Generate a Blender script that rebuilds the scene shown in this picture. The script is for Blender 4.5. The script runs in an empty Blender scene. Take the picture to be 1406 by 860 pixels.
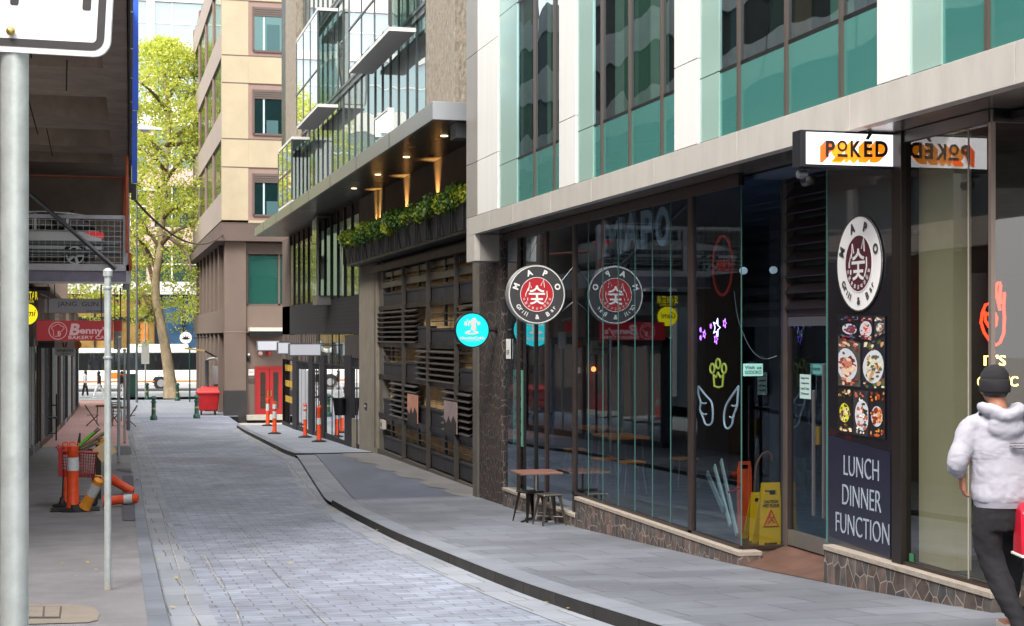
import bpy, bmesh, math, random
from mathutils import Vector, Matrix
random.seed(7)
SC = bpy.context.scene
COL = SC.collection
R = math.radians
PI = math.pi
# ---------------------------------------------------------------- camera model (origin = camera, +Y up the lane, z = 0 at eye height)
F, YAW, HX, HY = 2140.0, R(14.74), 703.0, 463.0
CY, SY = math.cos(YAW), math.sin(YAW)
def ray(px, py):
    a = (px-HX)/F; b = (HY-py)/F
    return Vector((SY+a*CY, CY-a*SY, b))
def onX(px, py, X): d = ray(px, py); return d*(X/d.x)
def onY(px, py, Y): d = ray(px, py); return d*(Y/d.y)
def onD(px, py, Z): return ray(px, py)*Z
def yX(px, X): return onX(px, HY, X).y          # Y of the vertical line seen at px on the plane X
def zX(px, py, X): return onX(px, py, X).z
KN = [(-60,-0.9),(-10,-1.25),(0,-1.55),(9.5,-2.05),(11.2,-2.18),(14,-2.38),(16,-2.5),(22,-2.79),(26.5,-2.93),(30,-3.0),(41,-3.1),(45,-3.25),(60,-3.55),(75,-3.72),(90,-3.75),(5000,-3.75)]
def gz0(Y):
    for (a, b), (c, d) in zip(KN, KN[1:]):
        if Y <= c: return b+(d-b)*(Y-a)/(c-a)
    return -3.75
def gz(Y): return sum(gz0(Y+k*.8) for k in (-1, 0, 1))/3 if Y < 95 else -3.75
def onG(px, py, off=0.0):
    d = ray(px, py); t = 20.0
    for _ in range(60): t = .5*t+.5*(gz(d.y*t)+off)/d.z
    return d*t
def KL(Y): return .38+.012*Y        # left kerb face
def KR(Y): return 4.05 if Y < 29 else (4.05+(Y-29)*.078 if Y < 42 else 5.06+(Y-42)*.012)
# ---------------------------------------------------------------- materials
MATS = {}
def lin(h):
    if isinstance(h, str):
        v = [int(h[i:i+2], 16)/255 for i in (0, 2, 4)]
        return tuple(c/12.92 if c <= .04045 else ((c+.055)/1.055)**2.4 for c in v)
    return tuple(h) if not isinstance(h, (int, float)) else (h, h, h)
def nodes(name):
    m = bpy.data.materials.new(name); m.use_nodes = True
    nt = m.node_tree; return m, nt, nt.nodes, nt.links, nt.nodes['Principled BSDF']
def M(name, col=None, rough=.6, metal=0, var=0., vs=3., bump=0., bs=30., emit=0., spec=.5, stretch=None):
    if name in MATS: return MATS[name]
    m, nt, N, L, P = nodes(name)
    c = lin(col)
    P.inputs['Base Color'].default_value = (*c, 1); P.inputs['Roughness'].default_value = rough
    P.inputs['Metallic'].default_value = metal; P.inputs['Specular IOR Level'].default_value = spec
    if emit:
        P.inputs['Emission Color'].default_value = (*c, 1); P.inputs['Emission Strength'].default_value = emit
    if var or bump:
        tc = N.new('ShaderNodeTexCoord'); mp = N.new('ShaderNodeMapping'); L.new(tc.outputs['Object'], mp.inputs[0])
        if stretch: mp.inputs['Scale'].default_value = stretch
    if var:
        n1 = N.new('ShaderNodeTexNoise'); n1.inputs['Scale'].default_value = vs; n1.inputs['Detail'].default_value = 7; n1.inputs['Roughness'].default_value = .65
        L.new(mp.outputs[0], n1.inputs['Vector'])
        rp = N.new('ShaderNodeMapRange'); rp.inputs[1].default_value = .3; rp.inputs[2].default_value = .7; rp.inputs[3].default_value = 1-var; rp.inputs[4].default_value = 1+var
        L.new(n1.outputs['Fac'], rp.inputs[0])
        mx = N.new('ShaderNodeVectorMath'); mx.operation = 'MULTIPLY'; mx.inputs[0].default_value = c
        L.new(rp.outputs[0], mx.inputs[1]); L.new(mx.outputs[0], P.inputs['Base Color'])
        rr = N.new('ShaderNodeMapRange'); rr.inputs[1].default_value = .3; rr.inputs[2].default_value = .7; rr.inputs[3].default_value = max(.02, rough-.12*min(1, var*3)); rr.inputs[4].default_value = min(1, rough+.12*min(1, var*3))
        L.new(n1.outputs['Fac'], rr.inputs[0]); L.new(rr.outputs[0], P.inputs['Roughness'])
    if bump:
        n2 = N.new('ShaderNodeTexNoise'); n2.inputs['Scale'].default_value = bs; n2.inputs['Detail'].default_value = 4
        L.new(mp.outputs[0], n2.inputs['Vector'])
        b = N.new('ShaderNodeBump'); b.inputs['Strength'].default_value = bump; b.inputs['Distance'].default_value = .02
        L.new(n2.outputs['Fac'], b.inputs['Height']); L.new(b.outputs[0], P.inputs['Normal'])
    MATS[name] = m; return m
def ramp(N, stops):
    r = N.new('ShaderNodeValToRGB'); e = r.color_ramp.elements
    while len(e) < len(stops): e.new(.5)
    for i, (p, c) in enumerate(stops): e[i].position = p; e[i].color = (*lin(c), 1)
    return r
def M_brick(name, c1, c2, mort, bw, bh, ms=.012, rough=.7, bump=.5, offset=.5, rot=0, var=.25, plane='XY', mbias=0.0, vs=.5, dirt=None, gum=False):
    if name in MATS: return MATS[name]
    m, nt, N, L, P = nodes(name)
    tc = N.new('ShaderNodeTexCoord'); sx = N.new('ShaderNodeSeparateXYZ'); cb = N.new('ShaderNodeCombineXYZ')
    L.new(tc.outputs['Object'], sx.inputs[0])
    a, b = plane
    L.new(sx.outputs[a], cb.inputs[0]); L.new(sx.outputs[b], cb.inputs[1])
    mp = N.new('ShaderNodeMapping'); mp.inputs['Rotation'].default_value = (0, 0, rot); L.new(cb.outputs[0], mp.inputs[0])
    # slight waviness of the joints
    nw = N.new('ShaderNodeTexNoise'); nw.inputs['Scale'].default_value = 2.2; L.new(mp.outputs[0], nw.inputs['Vector'])
    sv = N.new('ShaderNodeVectorMath'); sv.operation = 'SCALE'; sv.inputs['Scale'].default_value = .07 if bw < .6 else .006
    L.new(nw.outputs['Color'], sv.inputs[0]); av = N.new('ShaderNodeVectorMath'); av.operation = 'ADD'
    L.new(mp.outputs[0], av.inputs[0]); L.new(sv.outputs[0], av.inputs[1])
    br = N.new('ShaderNodeTexBrick'); br.inputs['Scale'].default_value = 1; br.inputs['Brick Width'].default_value = bw; br.inputs['Row Height'].default_value = bh
    br.inputs['Mortar Size'].default_value = ms; br.inputs['Mortar Smooth'].default_value = .3; br.inputs['Bias'].default_value = mbias; br.offset = offset
    br.inputs['Color1'].default_value = (*lin(c1), 1); br.inputs['Color2'].default_value = (*lin(c2), 1); br.inputs['Mortar'].default_value = (*lin(mort), 1)
    L.new(av.outputs[0], br.inputs['Vector'])
    n1 = N.new('ShaderNodeTexNoise'); n1.inputs['Scale'].default_value = vs; n1.inputs['Detail'].default_value = 9; n1.inputs['Roughness'].default_value = .7
    L.new(tc.outputs['Object'], n1.inputs['Vector'])
    rp = N.new('ShaderNodeMapRange'); rp.inputs[1].default_value = .3; rp.inputs[2].default_value = .7; rp.inputs[3].default_value = 1-var; rp.inputs[4].default_value = 1+var
    L.new(n1.outputs['Fac'], rp.inputs[0])
    mx = N.new('ShaderNodeVectorMath'); mx.operation = 'MULTIPLY'; L.new(br.outputs['Color'], mx.inputs[0]); L.new(rp.outputs[0], mx.inputs[1])
    if bw < .4:      # each sett worn to its own tone
        wn = N.new('ShaderNodeTexNoise'); wn.inputs['Scale'].default_value = 3.1; wn.inputs['Detail'].default_value = 1; L.new(av.outputs[0], wn.inputs['Vector'])
        wr = N.new('ShaderNodeMapRange'); wr.inputs[1].default_value = .3; wr.inputs[2].default_value = .7; wr.inputs[3].default_value = .82; wr.inputs[4].default_value = 1.15; L.new(wn.outputs['Fac'], wr.inputs[0])
        m9 = N.new('ShaderNodeVectorMath'); m9.operation = 'MULTIPLY'; L.new(mx.outputs[0], m9.inputs[0]); L.new(wr.outputs[0], m9.inputs[1]); mx = m9
    L.new(mx.outputs[0], P.inputs['Base Color']); P.inputs['Roughness'].default_value = rough
    if dirt:   # pale sandy mortar smears in patches
        n3 = N.new('ShaderNodeTexNoise'); n3.inputs['Scale'].default_value = .9; n3.inputs['Detail'].default_value = 8; n3.inputs['Roughness'].default_value = .8
        L.new(tc.outputs['Object'], n3.inputs['Vector'])
        r3 = ramp(N, [(.58, 0), (.68, 1)]); L.new(n3.outputs['Fac'], r3.inputs[0])
        mm = N.new('ShaderNodeMix'); mm.data_type = 'RGBA'; mm.inputs[7].default_value = (*lin(dirt), 1)
        ml = N.new('ShaderNodeMath'); ml.operation = 'MULTIPLY'; ml.inputs[1].default_value = .28; L.new(r3.outputs[0], ml.inputs[0])
        L.new(ml.outputs[0], mm.inputs[0]); L.new(mx.outputs[0], mm.inputs[6]); L.new(mm.outputs[2], P.inputs['Base Color'])
    if gum:          # dark trodden-in spots and broad tide marks
        vo = N.new('ShaderNodeTexVoronoi'); vo.inputs['Scale'].default_value = 2.6; L.new(tc.outputs['Object'], vo.inputs['Vector'])
        gr = ramp(N, [(.045, .55), (.07, 1)]); L.new(vo.outputs['Distance'], gr.inputs[0])
        n5 = N.new('ShaderNodeTexNoise'); n5.inputs['Scale'].default_value = .38; n5.inputs['Detail'].default_value = 6; n5.inputs['Distortion'].default_value = .6; L.new(tc.outputs['Object'], n5.inputs['Vector'])
        g5 = N.new('ShaderNodeMapRange'); g5.inputs[1].default_value = .35; g5.inputs[2].default_value = .62; g5.inputs[3].default_value = .74; g5.inputs[4].default_value = 1.1; L.new(n5.outputs['Fac'], g5.inputs[0])
        ma = N.new('ShaderNodeMath'); ma.operation = 'MULTIPLY'; L.new(gr.outputs[0], ma.inputs[0]); L.new(g5.outputs[0], ma.inputs[1])
        src = P.inputs['Base Color'].links[0].from_socket; mv_ = N.new('ShaderNodeVectorMath'); mv_.operation = 'MULTIPLY'; L.new(src, mv_.inputs[0]); L.new(ma.outputs[0], mv_.inputs[1]); L.new(mv_.outputs[0], P.inputs['Base Color'])
    n2 = N.new('ShaderNodeTexNoise'); n2.inputs['Scale'].default_value = 25; n2.inputs['Detail'].default_value = 4; L.new(tc.outputs['Object'], n2.inputs['Vector'])
    ad = N.new('ShaderNodeMath'); ad.operation = 'MULTIPLY_ADD'; ad.inputs[1].default_value = .35; L.new(n2.outputs['Fac'], ad.inputs[0])
    iv = N.new('ShaderNodeMath'); iv.operation = 'SUBTRACT'; iv.inputs[0].default_value = 1; L.new(br.outputs['Fac'], iv.inputs[1]); L.new(iv.outputs[0], ad.inputs[2])
    b = N.new('ShaderNodeBump'); b.inputs['Strength'].default_value = bump; b.inputs['Distance'].default_value = .012
    L.new(ad.outputs[0], b.inputs['Height']); L.new(b.outputs[0], P.inputs['Normal'])
    MATS[name] = m; return m
def M_crazy(name, cols, mort, scale=6.5, edge=.05, rough=.75):
    if name in MATS: return MATS[name]
    m, nt, N, L, P = nodes(name)
    tc = N.new('ShaderNodeTexCoord'); mp = N.new('ShaderNodeMapping'); mp.inputs['Scale'].default_value = (1, 1, .72); L.new(tc.outputs['Object'], mp.inputs[0])
    v1 = N.new('ShaderNodeTexVoronoi'); v1.inputs['Scale'].default_value = scale; v1.inputs['Randomness'].default_value = .8; L.new(mp.outputs[0], v1.inputs['Vector'])
    v2 = N.new('ShaderNodeTexVoronoi'); v2.feature = 'DISTANCE_TO_EDGE'; v2.inputs['Scale'].default_value = scale; v2.inputs['Randomness'].default_value = .8; L.new(mp.outputs[0], v2.inputs['Vector'])
    sp = N.new('ShaderNodeSeparateColor'); L.new(v1.outputs['Color'], sp.inputs[0])
    rp = ramp(N, [(i/(len(cols)-1), c) for i, c in enumerate(cols)]); L.new(sp.outputs[0], rp.inputs[0])
    n1 = N.new('ShaderNodeTexNoise'); n1.inputs['Scale'].default_value = 9; n1.inputs['Detail'].default_value = 8; L.new(tc.outputs['Object'], n1.inputs['Vector'])
    mr = N.new('ShaderNodeMapRange'); mr.inputs[1].default_value = .3; mr.inputs[2].default_value = .7; mr.inputs[3].default_value = .6; mr.inputs[4].default_value = 1.4; L.new(n1.outputs['Fac'], mr.inputs[0])
    mu = N.new('ShaderNodeVectorMath'); mu.operation = 'MULTIPLY'; L.new(rp.outputs[0], mu.inputs[0]); L.new(mr.outputs[0], mu.inputs[1])
    e = N.new('ShaderNodeMapRange'); e.inputs[1].default_value = edge*.6; e.inputs[2].default_value = edge; L.new(v2.outputs['Distance'], e.inputs[0])
    mm = N.new('ShaderNodeMix'); mm.data_type = 'RGBA'; mm.inputs[6].default_value = (*lin(mort), 1)
    L.new(e.outputs[0], mm.inputs[0]); L.new(mu.outputs[0], mm.inputs[7]); L.new(mm.outputs[2], P.inputs['Base Color']); P.inputs['Roughness'].default_value = rough
    b = N.new('ShaderNodeBump'); b.inputs['Strength'].default_value = .6; b.inputs['Distance'].default_value = .02
    a = N.new('ShaderNodeMath'); a.operation = 'MULTIPLY_ADD'; a.inputs[1].default_value = .5; L.new(n1.outputs['Fac'], a.inputs[0]); L.new(e.outputs[0], a.inputs[2])
    L.new(a.outputs[0], b.inputs['Height']); L.new(b.outputs[0], P.inputs['Normal'])
    MATS[name] = m; return m
def M_glass(name, tint='c8d4d2', ior=1.6, add=0.0, wav=.0, gl=(1, 1, 1)):
    """clear pane: transmits with a tint, mirrors more at grazing angles"""
    if name in MATS: return MATS[name]
    m, nt, N, L, P = nodes(name); N.remove(P); out = N['Material Output']
    tr = N.new('ShaderNodeBsdfTransparent'); tr.inputs[0].default_value = (*lin(tint), 1)
    g = N.new('ShaderNodeBsdfGlossy'); g.inputs['Roughness'].default_value = .015; g.inputs[0].default_value = (*gl, 1)
    ge = N.new('ShaderNodeNewGeometry'); dt = N.new('ShaderNodeVectorMath'); dt.operation = 'DOT_PRODUCT'; L.new(ge.outputs['Normal'], dt.inputs[0]); L.new(ge.outputs['Incoming'], dt.inputs[1])
    def mth(op, a, b=None):
        q = N.new('ShaderNodeMath'); q.operation = op; q.use_clamp = op in ('ADD', 'MULTIPLY_ADD')
        for i, v in enumerate((a, b)):
            if v is None: continue
            if isinstance(v, (int, float)): q.inputs[i].default_value = v
            else: L.new(v, q.inputs[i])
        return q
    ab = mth('ABSOLUTE', dt.outputs['Value']); om = mth('SUBTRACT', 1.0, ab.outputs[0]); pw = mth('POWER', om.outputs[0], 5.0)
    f0 = ((ior-1)/(ior+1))**2; sc_ = mth('MULTIPLY', pw.outputs[0], 1.7*(1-f0)); ad = mth('ADD', sc_.outputs[0], f0*1.9+add)
    mx = N.new('ShaderNodeMixShader'); L.new(ad.outputs[0], mx.inputs[0]); L.new(tr.outputs[0], mx.inputs[1]); L.new(g.outputs[0], mx.inputs[2]); L.new(mx.outputs[0], out.inputs[0])
    if wav:
        tc = N.new('ShaderNodeTexCoord'); n = N.new('ShaderNodeTexNoise'); n.inputs['Scale'].default_value = .9; n.inputs['Detail'].default_value = 1; L.new(tc.outputs['Object'], n.inputs['Vector'])
        b = N.new('ShaderNodeBump'); b.inputs['Strength'].default_value = wav; b.inputs['Distance'].default_value = .05; L.new(n.outputs['Fac'], b.inputs['Height']); L.new(b.outputs[0], g.inputs['Normal'])
    MATS[name] = m; return m
def M_mirror(name, col, base='0a1416', wav=.25, fac=.5, rough=.02):
    """coated facade glass: dark body under a mirror coat, slightly warped"""
    if name in MATS: return MATS[name]
    m, nt, N, L, P = nodes(name); N.remove(P); out = N['Material Output']
    d = N.new('ShaderNodeBsdfPrincipled'); d.inputs['Base Color'].default_value = (*lin(base), 1); d.inputs['Roughness'].default_value = .25
    g = N.new('ShaderNodeBsdfGlossy'); g.inputs['Roughness'].default_value = rough; g.inputs[0].default_value = (*lin(col), 1)
    mx = N.new('ShaderNodeMixShader'); mx.inputs[0].default_value = fac
    L.new(d.outputs[0], mx.inputs[1]); L.new(g.outputs[0], mx.inputs[2]); L.new(mx.outputs[0], out.inputs[0])
    tc = N.new('ShaderNodeTexCoord'); n = N.new('ShaderNodeTexNoise'); n.inputs['Scale'].default_value = .8; n.inputs['Detail'].default_value = 0; L.new(tc.outputs['Object'], n.inputs['Vector'])
    b = N.new('ShaderNodeBump'); b.inputs['Strength'].default_value = wav*.7; b.inputs['Distance'].default_value = .06; L.new(n.outputs['Fac'], b.inputs['Height'])
    L.new(b.outputs[0], g.inputs['Normal'])
    MATS[name] = m; return m
def M_leaf(name, c1, c2, c3, trans=.35):
    if name in MATS: return MATS[name]
    m, nt, N, L, P = nodes(name); out = N['Material Output']
    gm = N.new('ShaderNodeNewGeometry'); rp = ramp(N, [(0, c1), (.5, c2), (1, c3)]); L.new(gm.outputs['Random Per Island'], rp.inputs[0])
    L.new(rp.outputs[0], P.inputs['Base Color']); P.inputs['Roughness'].default_value = .55
    t = N.new('ShaderNodeBsdfTranslucent'); L.new(rp.outputs[0], t.inputs[0]); mx = N.new('ShaderNodeMixShader'); mx.inputs[0].default_value = trans
    L.new(P.outputs[0], mx.inputs[1]); L.new(t.outputs[0], mx.inputs[2]); L.new(mx.outputs[0], out.inputs[0])
    MATS[name] = m; return m
# ---------------------------------------------------------------- object helpers
def tag(o, label=None, cat=None, group=None, kind=None):
    if label: o['label'] = label
    if cat: o['category'] = cat
    if group: o['group'] = group
    if kind: o['kind'] = kind
    return o
def thing(name, label, cat, loc=(0, 0, 0), rz=0, group=None):
    o = bpy.data.objects.new(name, None); COL.objects.link(o); o.location = loc; o.rotation_euler = (0, 0, rz)
    o.empty_display_size = .1
    return tag(o, label, cat, group)
class MB:
    def __init__(s): s.v = []; s.f = []
    def add(s, vs, fs):
        n = len(s.v); s.v += [Vector(v) for v in vs]; s.f += [[i+n for i in f] for f in fs]; return s
    def box(s, x0, x1, y0, y1, z0, z1):
        x0, x1 = sorted((x0, x1)); y0, y1 = sorted((y0, y1)); z0, z1 = sorted((z0, z1))
        return s.add([(x0,y0,z0),(x1,y0,z0),(x1,y1,z0),(x0,y1,z0),(x0,y0,z1),(x1,y0,z1),(x1,y1,z1),(x0,y1,z1)],
                     [(0,3,2,1),(4,5,6,7),(0,1,5,4),(1,2,6,5),(2,3,7,6),(3,0,4,7)])
    def obox(s, c, u, v, w, a, b, d):   # centre, axes, half sizes
        c, u, v, w = map(Vector, (c, u, v, w)); P = [c+u*a*i+v*b*j+w*d*k for k in (-1, 1) for j in (-1, 1) for i in (-1, 1)]
        return s.add(P, [(0,2,3,1),(4,5,7,6),(0,1,5,4),(1,3,7,5),(3,2,6,7),(2,0,4,6)])
    def quad(s, *p): return s.add(p, [tuple(range(len(p)))])
    def tube(s, pts, r, n=10, cap=True):
        pts = [Vector(p) for p in pts]; rs = r if isinstance(r, (list, tuple)) else [r]*len(pts)
        b = len(s.v); prev = None
        for i, p in enumerate(pts):
            d = (pts[min(i+1, len(pts)-1)]-pts[max(i-1, 0)]).normalized()
            if prev is None: u = d.orthogonal().normalized()
            else: u = (prev-d*prev.dot(d)); u = u.normalized() if u.length > 1e-6 else d.orthogonal().normalized()
            prev = u; w = d.cross(u)
            for k in range(n): a = 2*PI*k/n; s.v.append(p+(u*math.cos(a)+w*math.sin(a))*rs[i])
        for i in range(len(pts)-1):
            for k in range(n): s.f.append([b+i*n+k, b+i*n+(k+1) % n, b+(i+1)*n+(k+1) % n, b+(i+1)*n+k])
        if cap: s.f.append([b+k for k in range(n)][::-1]); s.f.append([b+(len(pts)-1)*n+k for k in range(n)])
        return s
    def bar(s, a, b, r=.02, n=8): return s.tube([a, b], r, n)
    def lathe(s, prof, c=(0, 0, 0), n=20, axis='Z'):
        b = len(s.v); c = Vector(c)
        for r, z in prof:
            for k in range(n):
                a = 2*PI*k/n; p = (r*math.cos(a), r*math.sin(a), z)
                if axis == 'Y': p = (p[0], z, -p[1])
                if axis == 'X': p = (z, p[0], p[1])
                s.v.append(c+Vector(p))
        for i in range(len(prof)-1):
            for k in range(n): s.f.append([b+i*n+k, b+i*n+(k+1) % n, b+(i+1)*n+(k+1) % n, b+(i+1)*n+k])
        s.f.append([b+k for k in range(n)][::-1]); s.f.append([b+(len(prof)-1)*n+k for k in range(n)])
        return s
    def loft(s, rings, n=14):    # rings: (centre, rx, ry, [tilt about x]) ellipses; axes x,y
        b = len(s.v)
        for ring in rings:
            c, rx, ry = ring[:3]; c = Vector(c)
            for k in range(n): a = 2*PI*k/n; s.v.append(c+Vector((rx*math.cos(a), ry*math.sin(a), 0)))
        for i in range(len(rings)-1):
            for k in range(n): s.f.append([b+i*n+k, b+i*n+(k+1) % n, b+(i+1)*n+(k+1) % n, b+(i+1)*n+k])
        s.f.append([b+k for k in range(n)][::-1]); s.f.append([b+(len(rings)-1)*n+k for k in range(n)])
        return s
    def ball(s, c, rx, ry=None, rz=None, n=12, m=8):
        ry = ry or rx; rz = rz or rx; c = Vector(c)
        return s.loft([((c.x, c.y, c.z+rz*math.sin(PI*(i/m-.5))), max(1e-4, rx*math.cos(PI*(i/m-.5))), max(1e-4, ry*math.cos(PI*(i/m-.5)))) for i in range(m+1)], n)
    def prism(s, pts, o, u, v, w, d):   # polygon pts (a,b) on plane o + a u + b v, extruded d along w
        o, u, v, w = map(Vector, (o, u, v, w)); n = len(pts)
        A = [o+u*a+v*b for a, b in pts]; B = [p+w*d for p in A]
        return s.add(A+B, [tuple(range(n))[::-1], tuple(range(n, 2*n))]+[(i, (i+1) % n, n+(i+1) % n, n+i) for i in range(n)])
    def build(s, name, mat, parent=None, label=None, local=False, smooth=False, bevel=0, recalc=True):
        me = bpy.data.meshes.new(name)
        off = Vector((0, 0, 0))
        if parent is not None and not local:
            q = parent
            while q is not None: off += q.location; q = q.parent
        me.from_pydata([v-off for v in s.v], [], s.f)
        if recalc:
            bm = bmesh.new(); bm.from_mesh(me); bmesh.ops.recalc_face_normals(bm, faces=bm.faces); bm.to_mesh(me); bm.free()
        if isinstance(mat, (list, tuple)):
            for q in mat: me.materials.append(q)
        else: me.materials.append(mat)
        if smooth:
            for p in me.polygons: p.use_smooth = True
            if smooth != 2: me.set_sharp_from_angle(angle=R(40))
        o = bpy.data.objects.new(name, me); COL.objects.link(o); o.parent = parent
        if bevel:
            b = o.modifiers.new('Bevel', 'BEVEL'); b.width = bevel; b.segments = 2; b.limit_method = 'ANGLE'
        if label: o['label'] = label
        return o
def Bx(*a): return MB().box(*a)
def copy_tree(o, parent=None):
    c = o.copy(); COL.objects.link(c); c.parent = parent
    for ch in list(o.children): copy_tree(ch, c)
    return c
# ---------------------------------------------------------------- lettering
_tc = {}
def glyphs(s, bold=0.0, extr=.02, spacing=1.0):
    k = (s, bold, extr, spacing)
    if k not in _tc:
        cu = bpy.data.curves.new('txt', 'FONT'); cu.body = s; cu.offset = bold; cu.extrude = extr; cu.align_x = 'CENTER'; cu.align_y = 'CENTER'; cu.space_character = spacing; cu.resolution_u = 4
        ob = bpy.data.objects.new('txt', cu); COL.objects.link(ob)
        dg = bpy.context.evaluated_depsgraph_get(); ev = ob.evaluated_get(dg); me = ev.to_mesh()
        vs = [v.co.copy() for v in me.vertices]; fs = [tuple(p.vertices) for p in me.polygons]; ev.to_mesh_clear()
        bpy.data.objects.remove(ob); bpy.data.curves.remove(cu)
        xs = [v.x for v in vs]; ys = [v.y for v in vs]
        if xs:
            cx, cy = (min(xs)+max(xs))/2, (min(ys)+max(ys))/2
            vs = [Vector((v.x-cx, v.y-cy, v.z)) for v in vs]
            w, h = max(xs)-min(xs), max(ys)-min(ys)
        else: w = h = 1
        _tc[k] = (vs, fs, w, h)
    return _tc[k]
def put_text(mb, s, c, u, v, w=None, h=None, bold=0.0, depth=.004, spacing=1.0, rot=0, shear=0):
    """glyph mesh of s centred on c; u to the right, v up; fitted to width w and/or height h"""
    vs, fs, W, H = glyphs(s, bold, .02, spacing)
    if w is None: sx = sy = h/H
    elif h is None: sx = sy = w/W
    else: sx, sy = w/W, h/H
    c, u, v = Vector(c), Vector(u), Vector(v); n = u.cross(v)
    cr, sr = math.cos(rot), math.sin(rot)
    out = []
    for p in vs:
        x, y = p.x*sx+shear*p.y*sy, p.y*sy
        x, y = x*cr-y*sr, x*sr+y*cr
        out.append(c+u*x+v*y+n*(p.z/.02*depth))
    return mb.add(out, fs)
XR, UP, YA = Vector((1, 0, 0)), Vector((0, 0, 1)), Vector((0, 1, 0))
FAC_U = Vector((0, -1, 0))    # reading direction on walls that face the lane from the right
def disc(mb, c, u, v, r, d=.004, n=40, ry=None):
    ry = ry or r
    return mb.prism([(r*math.cos(2*PI*k/n), ry*math.sin(2*PI*k/n)) for k in range(n)], c, u, v, Vector(u).cross(Vector(v)), d)
def ring(mb, c, u, v, r, t, d=.004, n=40, ry=None):
    c, u, v = Vector(c), Vector(u), Vector(v); w = u.cross(v); ry = ry or r
    P = []
    for rr, ss in ((r, ry), (r-t, ry-t)):
        for z in (0, d):
            P += [c+u*rr*math.cos(2*PI*k/n)+v*ss*math.sin(2*PI*k/n)+w*z for k in range(n)]
    f = []
    for k in range(n):
        j = (k+1) % n
        f += [(n+k, n+j, 3*n+j, 3*n+k), (k, j, n+j, n+k), (2*n+j, 2*n+k, 3*n+k, 3*n+j)]
    return mb.add(P, f)
# ================================================================= materials used widely
sett = M_brick('bluestone_setts', '888f9e', '7b818f', '5f6068', .36, .20, .008, .65, .4, var=.13, dirt='aaa69e', gum=True)
slab = M_brick('bluestone_slabs', '72767f', '676b73', '3f4045', .9, .55, .007, .5, .3, rot=0, var=.2, vs=.7, gum=True)
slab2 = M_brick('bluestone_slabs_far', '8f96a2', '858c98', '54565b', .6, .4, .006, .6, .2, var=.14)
drive = M('driveway_bluestone', '5c6170', .5, var=.2, vs=.8, bump=.2, bs=60, stretch=(1, .5, 1))
asph = M('footway_asphalt', '787679', .9, var=.22, vs=1.4, bump=.6, bs=90)
asphd = M('dark_asphalt', '5b5b62', .9, var=.15, vs=2, bump=.6, bs=90)
pinkp = M_brick('pink_pavers', 'b08480', 'a07c7a', '85706d', .4, .2, .01, .7, .3, var=.15)
kerbm = M_brick('kerb_stone', '7b8089', '6f747d', '4a4b4e', 1.3, .9, .008, .55, .3, var=.18, rot=PI/2)
kerbdark = M_brick('kerb_face_dark', '2a2827', '1e1c1c', '0c0b0b', 1.15, 1.0, .022, .85, .8, offset=0, plane='YZ', var=.45, vs=2.5)  # near-black tone with darker joints for the vertical kerb faces
concg = M('pale_concrete', 'a9a59c', .85, var=.15, vs=2.5, bump=.3)
conc = M('concrete_column', '827a6c', .85, var=.2, vs=1.6, bump=.35, bs=14)
steel = M('galvanised_steel', 'b9c0be', .42, .4, var=.14, vs=14, bump=.06, bs=60)
steel2 = M('grey_steel', '70767c', .45, .5, var=.12, vs=5)
black = M('black_metal', '15161a', .4, .3, var=.2, vs=4)
blackp = M('black_paint', '101114', .35, 0, var=.2, vs=5)
white = M('white_paint', 'e4e4e0', .45, var=.03)
cross = M('street_asphalt', '8c8d8f', .9, var=.08, vs=1, bump=.4, bs=60)
cream = M('cream_render', 'a79b83', .85, var=.09, vs=.7, bump=.1, bs=30)
# ================================================================= ground sheets
def strip(name, fl, fr, Y0, Y1, dz0, mat, step=.5, kind='structure', thick=0):
    m = MB(); n = max(1, int((Y1-Y0)/step)); prev = None
    for i in range(n+1):
        y = Y0+(Y1-Y0)*i/n; z = gz(y)+(dz0(y) if callable(dz0) else dz0)
        a, b = Vector((fl(y), y, z)), Vector((fr(y), y, z))
        k = len(m.v); m.v += [a, b]
        if i: m.f.append([k-2, k-1, k+1, k])
    o = m.build(name, mat, recalc=False); o['kind'] = kind
    return o
def face(m, f, Y0, Y1, z0, z1, step=.5):
    n = max(1, int((Y1-Y0)/step))
    for i in range(n+1):
        y = Y0+(Y1-Y0)*i/n; k = len(m.v)
        m.v += [Vector((f(y), y, gz(y)+z0)), Vector((f(y), y, gz(y)+z1))]
        if i: m.f.append([k-2, k, k+1, k-1])
RD = -.12
def rdz(o): return lambda y: RD+o+(0 if y < 62 else .11*min(1, (y-62)/12))
cst = lambda c: (lambda y: c)
m = MB()      # base terrain out to the horizon
ys = [-60, -20, 0]+[5*i for i in range(1, 20)]+[140, 300, 1500]
for i, y in enumerate(ys):
    k = len(m.v); m.v += [Vector((x, y, gz0(y)-.35)) for x in (-600, 0, 600)]
    if i: m.f += [[k-3, k-2, k+1, k], [k-2, k-1, k+2, k+1]]
m.build('ground', concg)['kind'] = 'structure'
strip('lane_road', lambda y: KL(y)+.02, lambda y: KR(y)+.3, -15, 74, rdz(0), sett)
strip('lane_gutter', lambda y: KL(y), lambda y: KL(y)+.42, -15, 74, rdz(.005), M_brick('gutter_stone', '8b9099', '7b8089', '66645f', .42, .9, .010, .7, .4, var=.18, dirt='a09a90'))
strip('lane_gutter_right', lambda y: KR(y)-.36, lambda y: KR(y), -15, 64, rdz(.005), MATS['gutter_stone'])
strip('lane_end', cst(.4), cst(6.2), 74, 100, -.01, slab2)
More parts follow.
